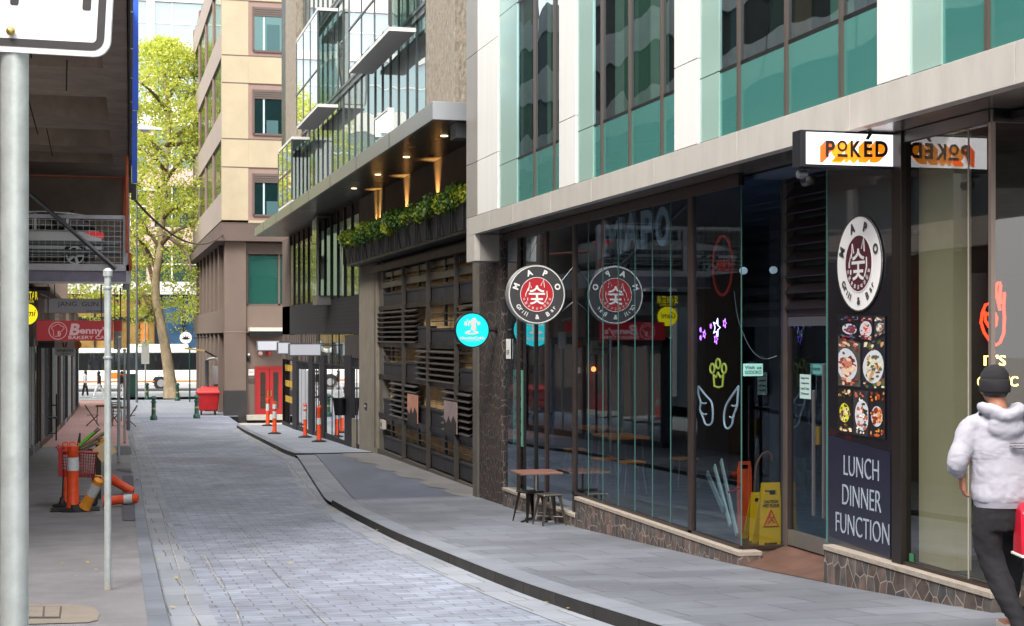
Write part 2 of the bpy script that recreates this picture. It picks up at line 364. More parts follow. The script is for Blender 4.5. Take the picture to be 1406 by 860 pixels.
# right footway
strip('footway_right', lambda y: KR(y)+.28, cst(7.5), -15, 28.3, 0, slab)
strip('driveway', lambda y: KR(y)+.5, cst(7.9), 28.3, 42.3, -.03, drive)
strip('driveway_apron', lambda y: KR(y)-.01, lambda y: KR(y)+.5, 28.3, 42.3, -.045, kerbm)
strip('driveway_threshold', lambda y: 6.75-(.25 if int(y*1.3) % 3 else .0)-.03*(y-28), cst(7.3), 28.3, 42.3, -.022, M('worn_concrete', '6d6c6c', .8, var=.25, vs=1.5, bump=.3))
strip('footway_right_far', lambda y: KR(y)+.2, cst(8), 42.3, 64.5, 0, slab2)
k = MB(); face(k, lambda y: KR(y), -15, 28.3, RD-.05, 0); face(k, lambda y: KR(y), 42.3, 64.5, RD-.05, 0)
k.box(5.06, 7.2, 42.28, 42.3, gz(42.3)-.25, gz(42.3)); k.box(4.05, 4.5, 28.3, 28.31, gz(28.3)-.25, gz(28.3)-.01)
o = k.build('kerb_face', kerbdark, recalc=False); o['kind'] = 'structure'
strip('kerb_top_right', lambda y: KR(y), lambda y: KR(y)+.29, -15, 28.3, .004, kerbm)
strip('kerb_top_right_far', lambda y: KR(y), lambda y: KR(y)+.24, 42.3, 64.5, .004, kerbm)
# left footway
strip('footway_left', cst(-7), lambda y: KL(y)-.17, -15, 38, -.03, asph)
strip('footway_left_mid', cst(-7), lambda y: KL(y)-.17, 38, 50, -.028, M_brick('blue_grey_pavers', '6b6a72', '605f68', '4b4a4e', .5, .3, .01, .6, .2))
strip('footway_left_far', cst(-7), lambda y: KL(y)-.17, 50, 100, -.026, pinkp)
strip('kerb_top_left', lambda y: KL(y)-.17, lambda y: KL(y), -15, 96, -.024, M_brick('left_kerb_stone', '747a86', '676d78', '37383b', 1.3, .9, .012, .6, .3, var=.22, rot=PI/2, gum=True))
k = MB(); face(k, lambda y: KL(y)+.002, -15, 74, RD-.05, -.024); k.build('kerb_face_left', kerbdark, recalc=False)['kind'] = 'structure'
k = MB(); face(k, lambda y: KL(y)-.175, -15, 60, -.05, -.018)
# joint line, dark patches and patched concrete around a service cover
def gpatch(name, pts, mat, dz):
    P = [onG(*p) for p in pts]
    m = MB(); m.add([(p.x, p.y, gz(p.y)+dz) for p in P], [tuple(range(len(P)))])
    o = m.build(name, mat, recalc=False); o['kind'] = 'structure'; return o
gpatch('asphalt_patch', [(168, 652), (183, 652), (186, 713), (168, 713)], asphd, -.02)
gpatch('asphalt_patch', [(160, 612), (180, 612), (183, 648), (160, 645)], asphd, -.02)
gpatch('concrete_patch', [(-60, 826), (95, 826), (128, 830), (137, 838), (134, 848), (120, 851), (-60, 856)], M('patch_concrete', '847b70', .9, var=.15, vs=5, bump=.4), -.022)
t = thing('service_cover', 'square pale access cover set in the patched concrete of the left footway', 'access cover', tuple(onG(50, 840)))
P = [onG(*p) for p in ((-20, 830), (85, 830), (83, 846), (-22, 846))]
MB().add([(p.x, p.y, gz(p.y)-.016) for p in P], [(0, 1, 2, 3)]).build('frame', M('cover_frame', '4f4a44', .8), t)
for a, b in ((-18, 59), (62, 82)):
    P = [onG(*p) for p in ((a, 831), (b+.5, 831), (b-1, 845), (a-1, 845))]
    MB().add([(p.x, p.y, gz(p.y)-.012) for p in P], [(0, 1, 2, 3)]).build('plate', MATS['patch_concrete'], t)
# open joints in the setts, filled with sand and grit
sandm = M('joint_sand', 'a09c94', .95, var=.3, vs=9, bump=.5); gritm = M('joint_grit', '54535a', .95, var=.3, vs=9)
def joint(name, pts, w, mat, seed, dz=.006):
    rn = random.Random(seed); P = [onG(180+x/2.866, 560+y/2.866, RD) for x, y in pts]; m = MB(); Q = []
    for a, b in zip(P, P[1:]):
        n = max(2, int((b-a).length/.15)); Q += [a.lerp(b, i/n) for i in range(n)]
    k = 0
    for i, q in enumerate(Q):
        if rn.random() < .06: k = rn.choice((-1, 0, 1))*.012
        ww = w*rn.uniform(.15, 1.25); x = q.x+k+rn.uniform(-.004, .004); z = gz(q.y)+RD+dz
        m.v += [Vector((x-ww/2, q.y, z)), Vector((x+ww/2, q.y, z))]
        if i: j = len(m.v); m.f.append([j-4, j-3, j-1, j-2])
    m.build(name, mat, recalc=False)['kind'] = 'structure'
L1 = [(205, 370), (212, 395), (235, 445), (252, 495)]; L2 = [(372, 410), (400, 450), (460, 520), (495, 565), (560, 650), (620, 710), (700, 790), (790, 880)]
L3 = [(205, 545), (232, 577), (292, 585), (330, 650), (372, 720), (415, 800), (445, 880)]; L4 = [(95, 330), (120, 420), (150, 520), (180, 620), (210, 720), (268, 870)]
L5 = [(480, 130), (600, 205), (680, 300), (745, 375), (820, 415)]; L6 = [(215, 180), (262, 245), (300, 300)]; L7 = [(380, 260), (460, 335)]
for i, (l, w_) in enumerate(((L2, .012), (L3, .012), (L4, .014), (L5, .025))):
    joint('joint_sand', l, w_, sandm, i); joint('joint_gap', [(x+3, y) for x, y in l], w_*.5, gritm, i+20, .009)
# far street
strip('far_footway', cst(-60), cst(60), 96, 108, -.01, M_brick('far_paving', '8f9399', '84888e', '6b6d70', .6, .4, .01, .6, .2), 12)
strip('street_road', cst(-150), cst(150), 108, 131, -.13, cross, 12)
strip('far_footway_beyond', cst(-150), cst(150), 131, 140, -.01, MATS['far_paving'], 12)
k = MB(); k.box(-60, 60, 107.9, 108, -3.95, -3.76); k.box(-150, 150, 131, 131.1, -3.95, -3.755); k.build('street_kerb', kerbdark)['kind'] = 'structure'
Bx(-150, 150, 114.4, 114.9, -3.87, -3.72).build('tram_kerb', M('dark_kerb', '4a4a4a', .8))['kind'] = 'structure'
m = MB(); yy = [13.45+.25*i for i in range(11)]
for i, y in enumerate(yy):
    y = min(y, 15.93); m.v += [Vector((6.72, y, gz(y)+.006)), Vector((7.36, y, -2.295))]
    if i: j = len(m.v); m.f.append([j-4, j-3, j-1, j-2])
m.build('recess_floor', M_brick('recess_tiles', '5c4238', '523b32', '4a3a34', .3, .3, .006, .5, .2, offset=0, var=.2), recalc=False)['kind'] = 'structure'
# ================================================================= street furniture helpers
def pole(px, py, top_py, d, label, cap=True):
    p = onG(px, py, -.03); z1 = zX(px, top_py, p.x) if abs(p.x) > .3 else onY(px, top_py, p.y).z
    t = thing('steel_pole', label, 'pole', (p.x, p.y, gz(p.y)-.03), group='steel poles along the left kerb')
    MB().lathe([(d/2, gz(p.y)-.08), (d/2, z1)], (p.x, p.y, 0), 24).build('post', steel, t, smooth=True)
    MB().lathe([(d/2+.012, z1-.004), (d/2+.014, z1+.05), (d/2-.01, z1+.075), (.004, z1+.08)], (p.x, p.y, 0), 24).build('cap', steel, t, smooth=True)
    MB().lathe([(d/2+.012, -.075), (d/2+.007, -.02), (d/2+.001, .01)], (p.x, p.y, gz(p.y)), 20).build('collar', M('grout_collar', '9a9186', .9), t)
    return t, p, z1
t, p, z1 = pole(148, 810, 379, .068, 'bare galvanised pole standing nearest, just in front of the trolley')
for zz in (z1-.12, z1-.82): MB().lathe([(.043, zz-.012), (.047, zz), (.043, zz+.012)], (p.x, p.y, 0), 24).build('coupling', steel, t, smooth=True)
pole(163, 636, 466, .07, 'bare galvanised pole behind the trolley, thinner looking and farther off')
pole(171, 609, 482, .075, 'short galvanised pole by the folding chairs, rightmost of the bare poles')
# near parking sign
t = thing('parking_sign', 'white parking sign with thick black border on a grey pole, closest to the viewer', 'sign', (-.19, 3.42, gz(3.42)-.03))
d = 3.5; cp = onD(20, 300, d); c0 = Vector((cp.x, cp.y, 0))
MB().lathe([(.0305, gz(3.4)-.1), (.0305, .95)], tuple(c0), 32).build('pole', steel, t, smooth=True)
U = Vector((CY, -SY, 0)); V = UP
U2 = (U+Vector((0, 0, -.055))).normalized(); V2 = (UP+U*.055).normalized(); N_ = U2.cross(V2)
br = onD(150, 79, d-.035); W_, H_ = .46, .5     # bottom right corner
def rrect(x0, x1, y0, y1, r, n=8):
    P = []
    for cx, cy, a0 in ((x1-r, y1-r, 0), (x0+r, y1-r, 90), (x0+r, y0+r, 180), (x1-r, y0+r, 270)):
        for i in range(n+1): a = R(a0+90*i/n); P.append((cx+r*math.cos(a), cy+r*math.sin(a)))
    return P
m = MB(); m.prism(rrect(-W_, 0, 0, H_, .036), br, U2, V2, -N_, .010); m.build('panel', M('sign_white', 'eeeeea', .4, var=.02), t)
def border(mb, x0, x1, y0, y1, r, w, o, dd):
    a = rrect(x0, x1, y0, y1, r); b = rrect(x0+w, x1-w, y0+w, y1-w, max(.004, r-w)); n = len(a)
    for i in range(n):
        j = (i+1) % n; q = [o+U2*p[0]+V2*p[1]+N_*dd for p in (a[i], a[j], b[j], b[i])]; mb.add(q, [(0, 1, 2, 3)])
m = MB(); border(m, -W_+.013, -.013, .013, H_-.013, .027, .0175, br, .0015); m.build('border', M('sign_black', '3a383a', .5, var=.1, vs=60), t)
m = MB()
def rb(x0, x1, y0, y1): m.prism(rrect(x0, x1, y0, y1, .004, 3), br, U2, V2, N_, .0015)
s_ = d/F
def sx(px): return (px-150)*s_
rb(sx(11.5), sx(23), .105, .19); rb(sx(110), sx(121.5), .102, .15); rb(sx(52), sx(121.5), .128, .142)
m.build('lettering', MATS['sign_black'], t)
c = onD(14.5, 43, d-.045); MB().ball(c, .010, .006, .010, 14, 8).build('bolt', M('brass', 'b09a5a', .35, .9), t, smooth=True)
# orange delineator posts
oran = M('orange_plastic', 'e44f20', .5, var=.22, vs=9); oran2 = M('yellow_orange_plastic', 'e8962c', .5, var=.22, vs=6)
refl = M('white_reflective', 'c9cacb', .45, var=.22, vs=12); rubber = M('black_rubber', '1d1d1f', .8, var=.2, bump=.3)
def delineator(loc, label, h=1.12, r=.075, mat=None, base=True, tilt=None, yaw=0, group='orange temporary delineator posts', bands=None, clutter=True):
    t = thing('traffic_delineator', label, 'delineator post', loc, yaw, group)
    mat = mat or oran
    if base: MB().lathe([(.24, 0), (.24, .03), (.16, .055), (r+.02, .07)], (0, 0, 0), 8).build('base', rubber, t, local=True, bevel=.005)
    MB().lathe([(r+.015, .05), (r+.01, .1), (r, .12), (r*.92, h-.12), (r*.98, h-.11), (r*.98, h-.02), (r*.5, h)], (0, 0, 0), 20).build('post', mat, t, local=True, smooth=True)
    for a, b in (((.58, .78),) if bands is None else bands):
        MB().lathe([(r*.975+.003, h*a), (r*.94+.004, h*b)], (0, 0, 0), 20).build('reflective_band', refl, t, local=True, smooth=True)
    if clutter: MB().tube([(r*.8, 0, h-.03), (r*.9, 0, h+.03), (0, 0, h+.06), (-r*.9, 0, h+.03), (-r*.8, 0, h-.03)], .012, 8).build('handle', mat, t, local=True, smooth=True)
    if tilt: t.rotation_euler = tilt
    return t
def gl(px, py, dz=0): p = onG(px, py); return (p.x, p.y, gz(p.y)+dz)
delineator(gl(377, 596), 'orange post with white band in front of the red doors', bands=((.5, .72), (.8, .95)))
p = gl(374, 590); delineator((p[0]+.15, p[1]+3.2, gz(p[1]+3.2)), 'orange post standing directly behind the one by the red doors', bands=((.55, .8),))
delineator(gl(419, 601), 'orange post in dark frame shadow beside the black door frame', r=.065, bands=((.55, .8), (.86, .94)))
delineator(gl(438, 607), 'orange post nearest the concrete column and the black bucket', bands=((.5, .68),))
# left group
delineator(gl(100, 700, -.03), 'tall upright orange post standing in front of the red trolley', h=1.13, r=.1, bands=((.62, .82),))
p = onG(92, 696); delineator((p.x-.02, p.y+.35, gz(p.y)-.03), 'slim orange post half hidden behind the tall upright one by the trolley', h=1.08, r=.07, bands=((.6, .85),))
p = onG(114, 700); delineator((p.x, p.y, gz(p.y)-.02), 'yellow orange post leaning to the right at the foot of the trolley', h=.66, r=.09, mat=oran2, tilt=(R(20), R(26), 0), bands=((.5, .85),), base=True)
p = onG(138, 694); delineator((p.x, p.y, gz(p.y)+.07), 'orange post lying flat on the footway with its white band by the kerb', h=.66, r=.085, base=False, tilt=(R(4), R(86), R(-4)), bands=((.62, .84),), clutter=False)
p = onG(150, 676); delineator((p.x-.02, p.y-.2, gz(p.y)+.3), 'orange cone tipped over onto the flat post behind the near pole', h=.55, r=.085, base=False, tilt=(R(10), R(122), R(10)), bands=(), clutter=False)
# black footprint plates under the upright post
m = MB(); p = onG(104, 700); m.box(p.x-.42, p.x+.4, p.y-.06, p.y+.5, gz(p.y)-.029, gz(p.y)-.005)
tag(m.build('rubber_mat', rubber, bevel=.01), 'flat black rubber plate under the posts by the trolley', 'mat')
# shopping trolley
red = M('red_plastic', 'a3191c', .4, var=.12, vs=8)
p = onG(110, 693); tz = gz(p.y)-.03
t = thing('shopping_trolley', 'red shopping trolley heaped with scrap wood on the left footway', 'shopping trolley', (p.x, p.y, tz))
# basket: tapered mesh walls
def wire_panel(mb, a, b, c, d_, nu, nv, r=.006):
    a, b, c, d_ = map(Vector, (a, b, c, d_))
    for i in range(nu+1): f = i/nu; mb.bar(a.lerp(b, f), d_.lerp(c, f), r if 0 < i < nu else r*1.8, 5)
    for j in range(nv+1): f = j/nv; mb.bar(a.lerp(d_, f), b.lerp(c, f), r if 0 < j < nv else r*2.2, 5)
A = [(-.30, -.1, .56), (.24, -.1, .52), (.24, .55, .52), (-.30, .55, .56)]; B = [(-.34, -.16, 1.0), (.28, -.16, .94), (.28, .62, .94), (-.34, .62, 1.0)]
m = MB()
for i in range(4):
    j = (i+1) % 4; wire_panel(m, A[i], A[j], B[j], B[i], 14, 8)
wire_panel(m, A[0], A[1], A[2], A[3], 8, 8)
m.build('basket', red, t, local=True)
m = MB(); m.bar((-.36, -.17, 1.0), (.3, -.17, .95), .022); m.bar((-.36, .63, 1.0), (.3, .63, .95), .022); m.bar((-.36, -.17, 1.0), (-.36, .63, 1.0), .022); m.bar((.3, -.17, .95), (.3, .63, .95), .022); m.box(-.37, -.30, -.19, .65, .55, 1.04); m.build('basket_rim', red, t, local=True)
m = MB()
for yy in (-.08, .52):
    m.tube([(-.28, yy, .56), (-.3, yy, .2), (-.26, yy, .14), (.2, yy, .12), (.22, yy, .52)], .016, 8)
m.bar((-.28, -.08, .16), (-.28, .52, .16), .014); m.bar((.2, -.08, .13), (.2, .52, .13), .014)
m.build('chassis', M('dark_chrome', '5a5a5a', .35, .8), t, local=True)
for xx in (-.3, .24):
    for yy in (-.1, .54):
        w = MB().lathe([(.02, -.02), (.062, -.018), (.066, 0), (.062, .018), (.02, .02)], (xx, yy, .068), 16, 'Y').build('wheel', rubber, t, local=True)
        MB().box(xx-.02, xx+.02, yy-.028, yy+.028, .06, .15).build('caster_fork', MATS['dark_chrome'], t, local=True)
MB().bar((-.4, -.14, 1.06), (-.4, .6, 1.06), .018).bar((-.36, -.12, 1.0), (-.4, -.12, 1.06), .012).bar((-.36, .58, 1.0), (-.4, .58, 1.06), .012).build('handle', red, t, local=True)
# what lies in it
wood = [M('scrap_wood_a', 'b99a6b', .8, var=.2, vs=8), M('scrap_wood_b', '8f8272', .85, var=.2, vs=8), M('scrap_wood_c', 'cdbb95', .8, var=.2, vs=8), M('scrap_wood_d', '6f6258', .85, var=.2)]
rn = random.Random(4)
names = ['pale pine batten', 'weathered grey plank', 'cream painted slat', 'dark brown offcut', 'knotty yellow slat', 'split grey lath', 'whitewashed board', 'rough umber plank', 'narrow honey batten', 'chipped drab lath', 'short bleached slat', 'stained brown stick', 'long fawn batten', 'flat ash coloured board', 'scorched brown slat', 'raw white pine stick', 'thick ochre plank', 'thin charcoal lath', 'faded sand board', 'chunky tan offcut']
for i in range(20):
    a = R(-52+rn.uniform(-14, 10)); L_ = rn.uniform(.55, .85); x = .0+.02*(i % 12)-.04; y = rn.uniform(0, .45)
    u = Vector((math.sin(-a), rn.uniform(-.1, .1), math.cos(a))).normalized(); v = u.cross(YA).normalized(); w = u.cross(v)
    cc = Vector((p.x+x*.7+.02, p.y+y, tz+.86+.014*(i % 12)+L_*.32*u.z))
    mm = MB().obox(cc, u, w, v, L_/2, rn.uniform(.025, .06), .012)
    tag(mm.build('wood_offcut', wood[i % 4], bevel=.002), names[i]+' sticking out of the red trolley', 'timber', 'scrap timber heaped in the trolley')
mm = MB().obox((p.x+.04, p.y-.05, tz+1.14), (.74, 0, .67), (0, 1, 0), (-.67, 0, .74), .26, .04, .02)
tag(mm.build('green_strip', M('lime_green', '5fbf1f', .5), bevel=.004), 'lime green board lying across the trolley load', 'board')
mm = MB().obox((p.x+.42, p.y-.05, tz+.98), Vector((.8, 0, .6)), YA, Vector((-.6, 0, .8)), .16, .012, .14)
tag(mm.build('cardboard_sheet', M('cardboard', 'cdb48c', .9, var=.08)), 'flat tan cardboard sheet leaning over the trolley side behind the pole', 'cardboard')
mm = MB().bar((p.x-.12, p.y, tz+.7), (p.x+.0, p.y, tz+1.3), .014).bar((p.x+.0, p.y, tz+1.3), (p.x-.02, p.y, tz+.8), .014).bar((p.x-.07, p.y, tz+1.02), (p.x, p.y, tz+1.1), .012)
tag(mm.build('folded_stand', M('dark_wood', '3c3026', .7)), 'dark folded wooden stand poking up from the left end of the trolley', 'stand')
mm = MB(); mm.box(p.x+.1, p.x+.52, p.y+1.1, p.y+1.4, tz+1.02, tz+1.12); 
tt = thing('small_crate_table', 'yellowish wooden crate on a stand behind the trolley', 'crate', (p.x+.3, p.y+1.25, tz))
mm.build('crate', M('crate_wood', 'd69a3c', .7, var=.15), tt, bevel=.005)
MB().box(p.x+.26, p.x+.36, p.y+1.2, p.y+1.3, tz, tz+1.02).build('stand', MATS['dark_wood'], tt)
# green cast iron bollards
grn = M('bottle_green_paint', '0e3f33', .4, var=.1, vs=8)
def bollard(px, py, h, label, Y=None):
    p = onG(px, py) if Y is None else onY(px, HY, Y); s = h
    t = thing('bollard', label, 'bollard', (p.x, p.y, gz(p.y)), group='green cast iron bollards')
    MB().lathe([(.15*s, -.05), (.15*s, .1*s), (.11*s, .16*s), (.095*s, .2*s), (.085*s, .7*s), (.115*s, .72*s), (.115*s, .76*s), (.08*s, .79*s), (.08*s, .84*s)], (0, 0, 0), 20).build('shaft', grn, t, local=True, smooth=True)
    MB().lathe([(.09*s, .84*s), (.125*s, .87*s), (.12*s, .93*s), (.07*s, .99*s), (.02*s, 1.0*s)], (0, 0, 0), 20).build('head', grn, t, local=True, smooth=True)
    MB().lathe([(.093*s, .42*s), (.093*s, .5*s)], (0, 0, 0), 20).build('band', M('faded_gold', 'a08c50', .5, .3), t, local=True, smooth=True)
bollard(211, 576, 1.05, 'green bollard standing alone in the middle of the lane end')
bollard(270, 574, 1.05, 'green bollard beside the red wheelie bin')
bollard(202, 0, 1.0, 'green bollard beside the thin sign pole, left of the tree trunk', Y=96.5)
bollard(243.5, 0, 1.05, 'green bollard just right of the tree trunk foot', Y=94)

# yellow leaves blown into the gutters
rn = random.Random(77); m = MB()
for _ in range(420):
    y = rn.choice((rn.uniform(12, 60), rn.uniform(38, 62), rn.uniform(60, 96)))
    x = rn.choice((KL(y)+abs(rn.gauss(0, .12)), KR(y)-abs(rn.gauss(0, .16)), rn.uniform(-.5, 5)))
    z = gz(y)+.0+(RD if x > KL(y) and y < 62 else -.02 if x <= KL(y) else -.005)+.03; a = rn.uniform(0, 6.28); s_ = rn.uniform(.018, .04)
    if 62 <= y < 75: continue
    u = Vector((math.cos(a), math.sin(a), rn.uniform(-.2, .2)))*s_; v = Vector((-math.sin(a), math.cos(a), rn.uniform(-.2, .3)))*s_*.7; c = Vector((x, y, z))
    m.add([c-u, c+v, c+u, c-v], [(0, 1, 2, 3)])
o = m.build('fallen_leaves', M('dry_leaf', 'b09a40', .8, var=.4, vs=6), recalc=False); tag(o, 'small dry yellow leaves lying along the gutters of the lane', 'leaves', kind='stuff')
# ================================================================= office building with the restaurant (right, near)
XF, XG = 6.29, 6.80
ZS, ZT = 1.80, 2.107           # soffit, top of fascia
YE = 27.1                      # far end
panelw = M('white_aluminium', 'dadad7', .38, var=.055, vs=1.6, stretch=(3, 3, .25))
fasc = M('fascia_aluminium', 'bab6b0', .4, .15, var=.09, vs=2.2, stretch=(2, 2, .6))
fasg = M('grey_aluminium', '96938f', .4, .2, var=.08, vs=2)
soff = M('bronze_soffit', '6e655e', .22, .35, var=.08, vs=3)
fr = M('bronze_frame', '3a302d', .35, .4, var=.12, vs=6)
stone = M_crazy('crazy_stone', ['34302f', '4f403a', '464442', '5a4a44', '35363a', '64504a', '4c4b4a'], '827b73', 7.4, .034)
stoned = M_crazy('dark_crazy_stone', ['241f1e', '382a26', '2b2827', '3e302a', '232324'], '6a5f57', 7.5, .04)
coping = M('stone_coping', '8f867c', .8, var=.12, vs=9, bump=.4)
gl1 = M_glass('shop_glass', 'bfd0dc', 1.5, .035, 0, (.78, .9, 1))
gl2 = M_glass('clear_glass', 'c9d2d2', 1.5, .03)
edgeg = M('glass_edge', '47706a', .2, var=.05)
pale = M_mirror('pale_green_glass', 'c2dcd4', '9fbfb6', .03, .25, .08)
teal = M_mirror('teal_spandrel_glass', 'b4d4d0', '43857f', .35, .34)
visg = M_glass('vision_glass', 'bcd6cc', 1.5, .24, .22, (.7, .85, 1))
B1 = thing('office_building', 'white panelled office building with teal glass above the restaurant canopy', 'building', (XG, 20, -2.7))
# fascia panels
ypx = [1394, 1167, 1012, 898, 812, 756, 704, 672]
ys = [-20.0, -16.5, -13, -9.5, -6, -2.5, 1.5, 5.5]+[yX(x, XF) for x in ypx]+[YE]
for a, b in zip(ys, ys[1:]):
    Bx(XF, XF+.12, a+.006, b-.006, ZS, ZT).build('fascia_panel', fasc, B1, bevel=.003)
Bx(XF+.02, XF+.13, -20, YE-.02, ZS+.01, ZT-.01).build('fascia_backing', black, B1)
Bx(XF+.125, 9.0, -20, YE, ZS+.005, ZS+.09).build('soffit', soff, B1)
Bx(XF+.12, 6.62, -20, YE, ZT-.05, ZT+.02).build('ledge', fasc, B1)
# dropped end of the fascia
Bx(XF, XF+.10, YE-.62, YE, 1.33, ZS-.003).build('end_panel', fasc, B1, bevel=.004)
Bx(XF+.103, XG+.02, YE-.62, YE, 1.33, ZS-.003).build('end_panel', fasg, B1, bevel=.004)
# upper facade
ZU = 7.6
def pier(pa, pb, mat=panelw, joints=(3.05, 4.95)):
    y1, y0 = yX(pa, XF), yX(pb, XF)
    zs = [ZT+.004]+list(joints)+[ZU]
    for a, b in zip(zs, zs[1:]): Bx(XF+.005, 6.6, y0+.004, y1-.004, a+.005, b-.005).build('pier_panel', mat, B1, bevel=.003)
    Bx(XF+.03, 6.58, y0+.03, y1-.03, ZT, ZU-.01).build('pier_core', black, B1)
def bay(pa, pb, pp, mull, flip=False):
    y1, y0 = yX(pa, XF), yX(pb, XF); yp = yX(pp, XF); X0 = XF+.05; zt = 2.815
    zz = [ZT+.01, zt, 5.27, ZU]
    for a, b in zip(zz, zz[1:]): Bx(X0-.02, X0+.02, yp, y1, a+.006, b-.006).build('pale_panel', pale, B1)
    edges = [yp]+[yX(q, XF) for q in mull]+[y0]
    for e0, e1 in zip(edges, edges[1:]):
        Bx(X0, X0+.02, e1, e0, ZT+.01, zt-.02).build('spandrel_glass', teal, B1)
        MB().quad((X0, e1, zt+.02), (X0, e0, zt+.02), (X0, e0, 5.25), (X0, e1, 5.25)).build('window_pane', visg, B1, recalc=False)
        Bx(X0, X0+.02, e1, e0, 5.29, ZU).build('spandrel_glass', teal, B1)
    for q in mull: y = yX(q, XF); Bx(X0-.03, X0+.05, y-.022, y+.022, ZT+.01, ZU).build('mullion', M('mullion_grey', '5f5650', .4, .4), B1)
    rb = random.Random(int(pa)); yy = y0+.05
    while yy < yp-.1:
        w_ = rb.uniform(.12, .5); c_ = rb.choice(['5a8578', '86a5a0', 'b9c8c4', None, None, '2c3a3a', '30485a', '6b4a34'])
        if c_:
            hi = 5.25 if c_ != '6b4a34' else rb.uniform(3.2, 3.6)
            Bx(XF+.088, XF+.10, yy, min(yy+w_, yp), zt+.02, hi).build('window_blind', M('blind_'+c_, c_, .8, var=.08), B1)
        yy += w_
    Bx(X0-.004, X0+.03, y0, y1, zt-.019, zt+.019).build('transom', blackp, B1)
    Bx(X0-.004, X0+.03, y0, y1, 5.251, 5.289).build('transom', blackp, B1)
Bx(6.4, 6.62, -20, YE-.01, ZT+.02, ZU+.1).build('wall', black, B1)
pier(640, 655, fasg); pier(655.3, 683)
bay(683, 767, 707, [731, 758]); pier(767, 790)
bay(790, 925, 811, [823, 861, 905]); pier(925, 957)
bay(957, 1203, 983, [1010, 1075, 1150]); pier(1203, 1245)
bay(1245, 1600, 1287, [1350, 1440]); pier(1600, 1700)
for q_ in range(6): Bx(XF+.005, 6.6, -20+4.4*q_, -16.8+4.4*q_, ZT+.01, ZU).build('pale_panel', pale, B1); Bx(XF, 6.6, -16.75+4.4*q_, -15.65+4.4*q_, ZT+.01, ZU).build('pier_panel', panelw, B1)
Bx(XG, XG+.3, -20, 5.9, -2.2, ZS).build('shop_wall', soff, B1)
Bx(6.62, 14, -20, YE, ZS+.1, ZU+.2).build('upper_volume', black, B1)
# stone pillar at the far end with a steel edge
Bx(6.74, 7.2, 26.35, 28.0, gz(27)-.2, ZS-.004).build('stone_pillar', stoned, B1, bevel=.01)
Bx(6.70, 6.76, 27.99, 28.35, gz(28)-.2, 1.75).build('pillar_edge', M('weathered_steel', '6c6861', .6, .4, var=.2), B1)
# --- plinths (stone walls under the glass) and copings
def plinth(pa, pb, zt, X0=XG-.10, mat=stone, ret=False):
    y1, y0 = (yX(pa, XG-.1), yX(pb, XG-.1)); 
    Bx(X0, XG+.16, y0, y1, gz(y1)-.3, zt-.05).build('plinth', mat, B1, bevel=.008)
    Bx(X0-.012, XG+.16, y0-.005, y1, zt-.049, zt).build('coping', coping, B1, bevel=.006)
plinth(690, 789, -2.60); plinth(789.5, 1016, -2.335)
y_a = yX(1133, XG-.1); plinth(1131, 1362, -1.99)
Y1E, Y1C, Y2C, Y2E, YR = yX(788, XG), yX(1018, XG), yX(1135, XG), yX(1241, XG), yX(1362, XG)
# --- frames and panes. glass wall one
def vframe(px, w, z0, X=XG, mat=fr, z1=ZS-.003, dx=.06, nm='frame_post'):
    y = yX(px, X); Bx(X-dx/2, X+dx/2, y-w/2, y+w/2, z0, z1).build(nm, mat, B1, bevel=.003)
for px, w, z0 in ((691, .06, -2.6), (712, .05, -2.6), (751, .08, -2.6), (789.5, .10, -2.6), (950, .13, -2.335)): vframe(px, w, z0)
Bx(XG-.035, XG+.035, Y1C, 26.3, ZS-.13, ZS-.004).build('head_frame', fr, B1)
Bx(XG-.03, XG+.03, Y1C, Y1E, -2.334, -2.30).build('sill_frame', fr, B1)
def pane(ya, yb, za, zb, mat=gl1, X=XG, nm='glass_pane'):
    MB().quad((X, ya, za), (X, yb, za), (X, yb, zb), (X, ya, zb)).build(nm, mat, B1, recalc=False)
jp = [790, 808, 828, 849, 872, 896, 921, 950, 1018]
for a, b in zip(jp, jp[1:]):
    pane(yX(b, XG)+.004, yX(a, XG)-.004, -2.30, ZS-.13)
for q in jp[1:-2]+[1018]: y = yX(q, XG); Bx(XG-.006, XG+.006, y-.003, y+.003, -2.30, ZS-.13).build('pane_edge', edgeg, B1)
for a, b in ((691, 712), (752, 789)): pane(yX(b, XG)+.03, yX(a, XG)-.03, -2.6, ZS-.13)
# dark door between them: glass in black frame
pane(yX(750, XG), yX(713, XG), -2.6, .9, X=XG+.05)
Bx(XG, XG+.1, yX(751, XG), yX(712, XG), .9, 1.0).build('transom', blackp, B1)
pane(yX(750, XG), yX(713, XG), 1.0, ZS-.13, X=XG+.05)
Bx(XG+.02, XG+.1, yX(732, XG)-.03, yX(732, XG)+.03, -2.6, .9).build('door_stile', blackp, B1)
# --- return at the corner (faces the viewer)
XRr = 7.3
MB().quad((XG, Y1C, -2.30), (XRr, Y1C, -2.30), (XRr, Y1C, ZS), (XG, Y1C, ZS)).build('corner_pane', gl1, B1, recalc=False)
Bx(XG, XRr+.05, Y1C-.03, Y1C+.03, -2.335, -2.298).build('sill_frame', fr, B1)
Bx(XG+.165, XRr+.1, Y1C+.002, Y1C+.3, gz(16)-.2, -2.336).build('plinth', coping, B1)
Bx(XRr-.005, XRr+.11, Y1C-.08, Y1C+.06, -2.5, ZS).build('frame_post', M('brown_post', '5a504c', .45, .3, var=.1), B1, bevel=.004)
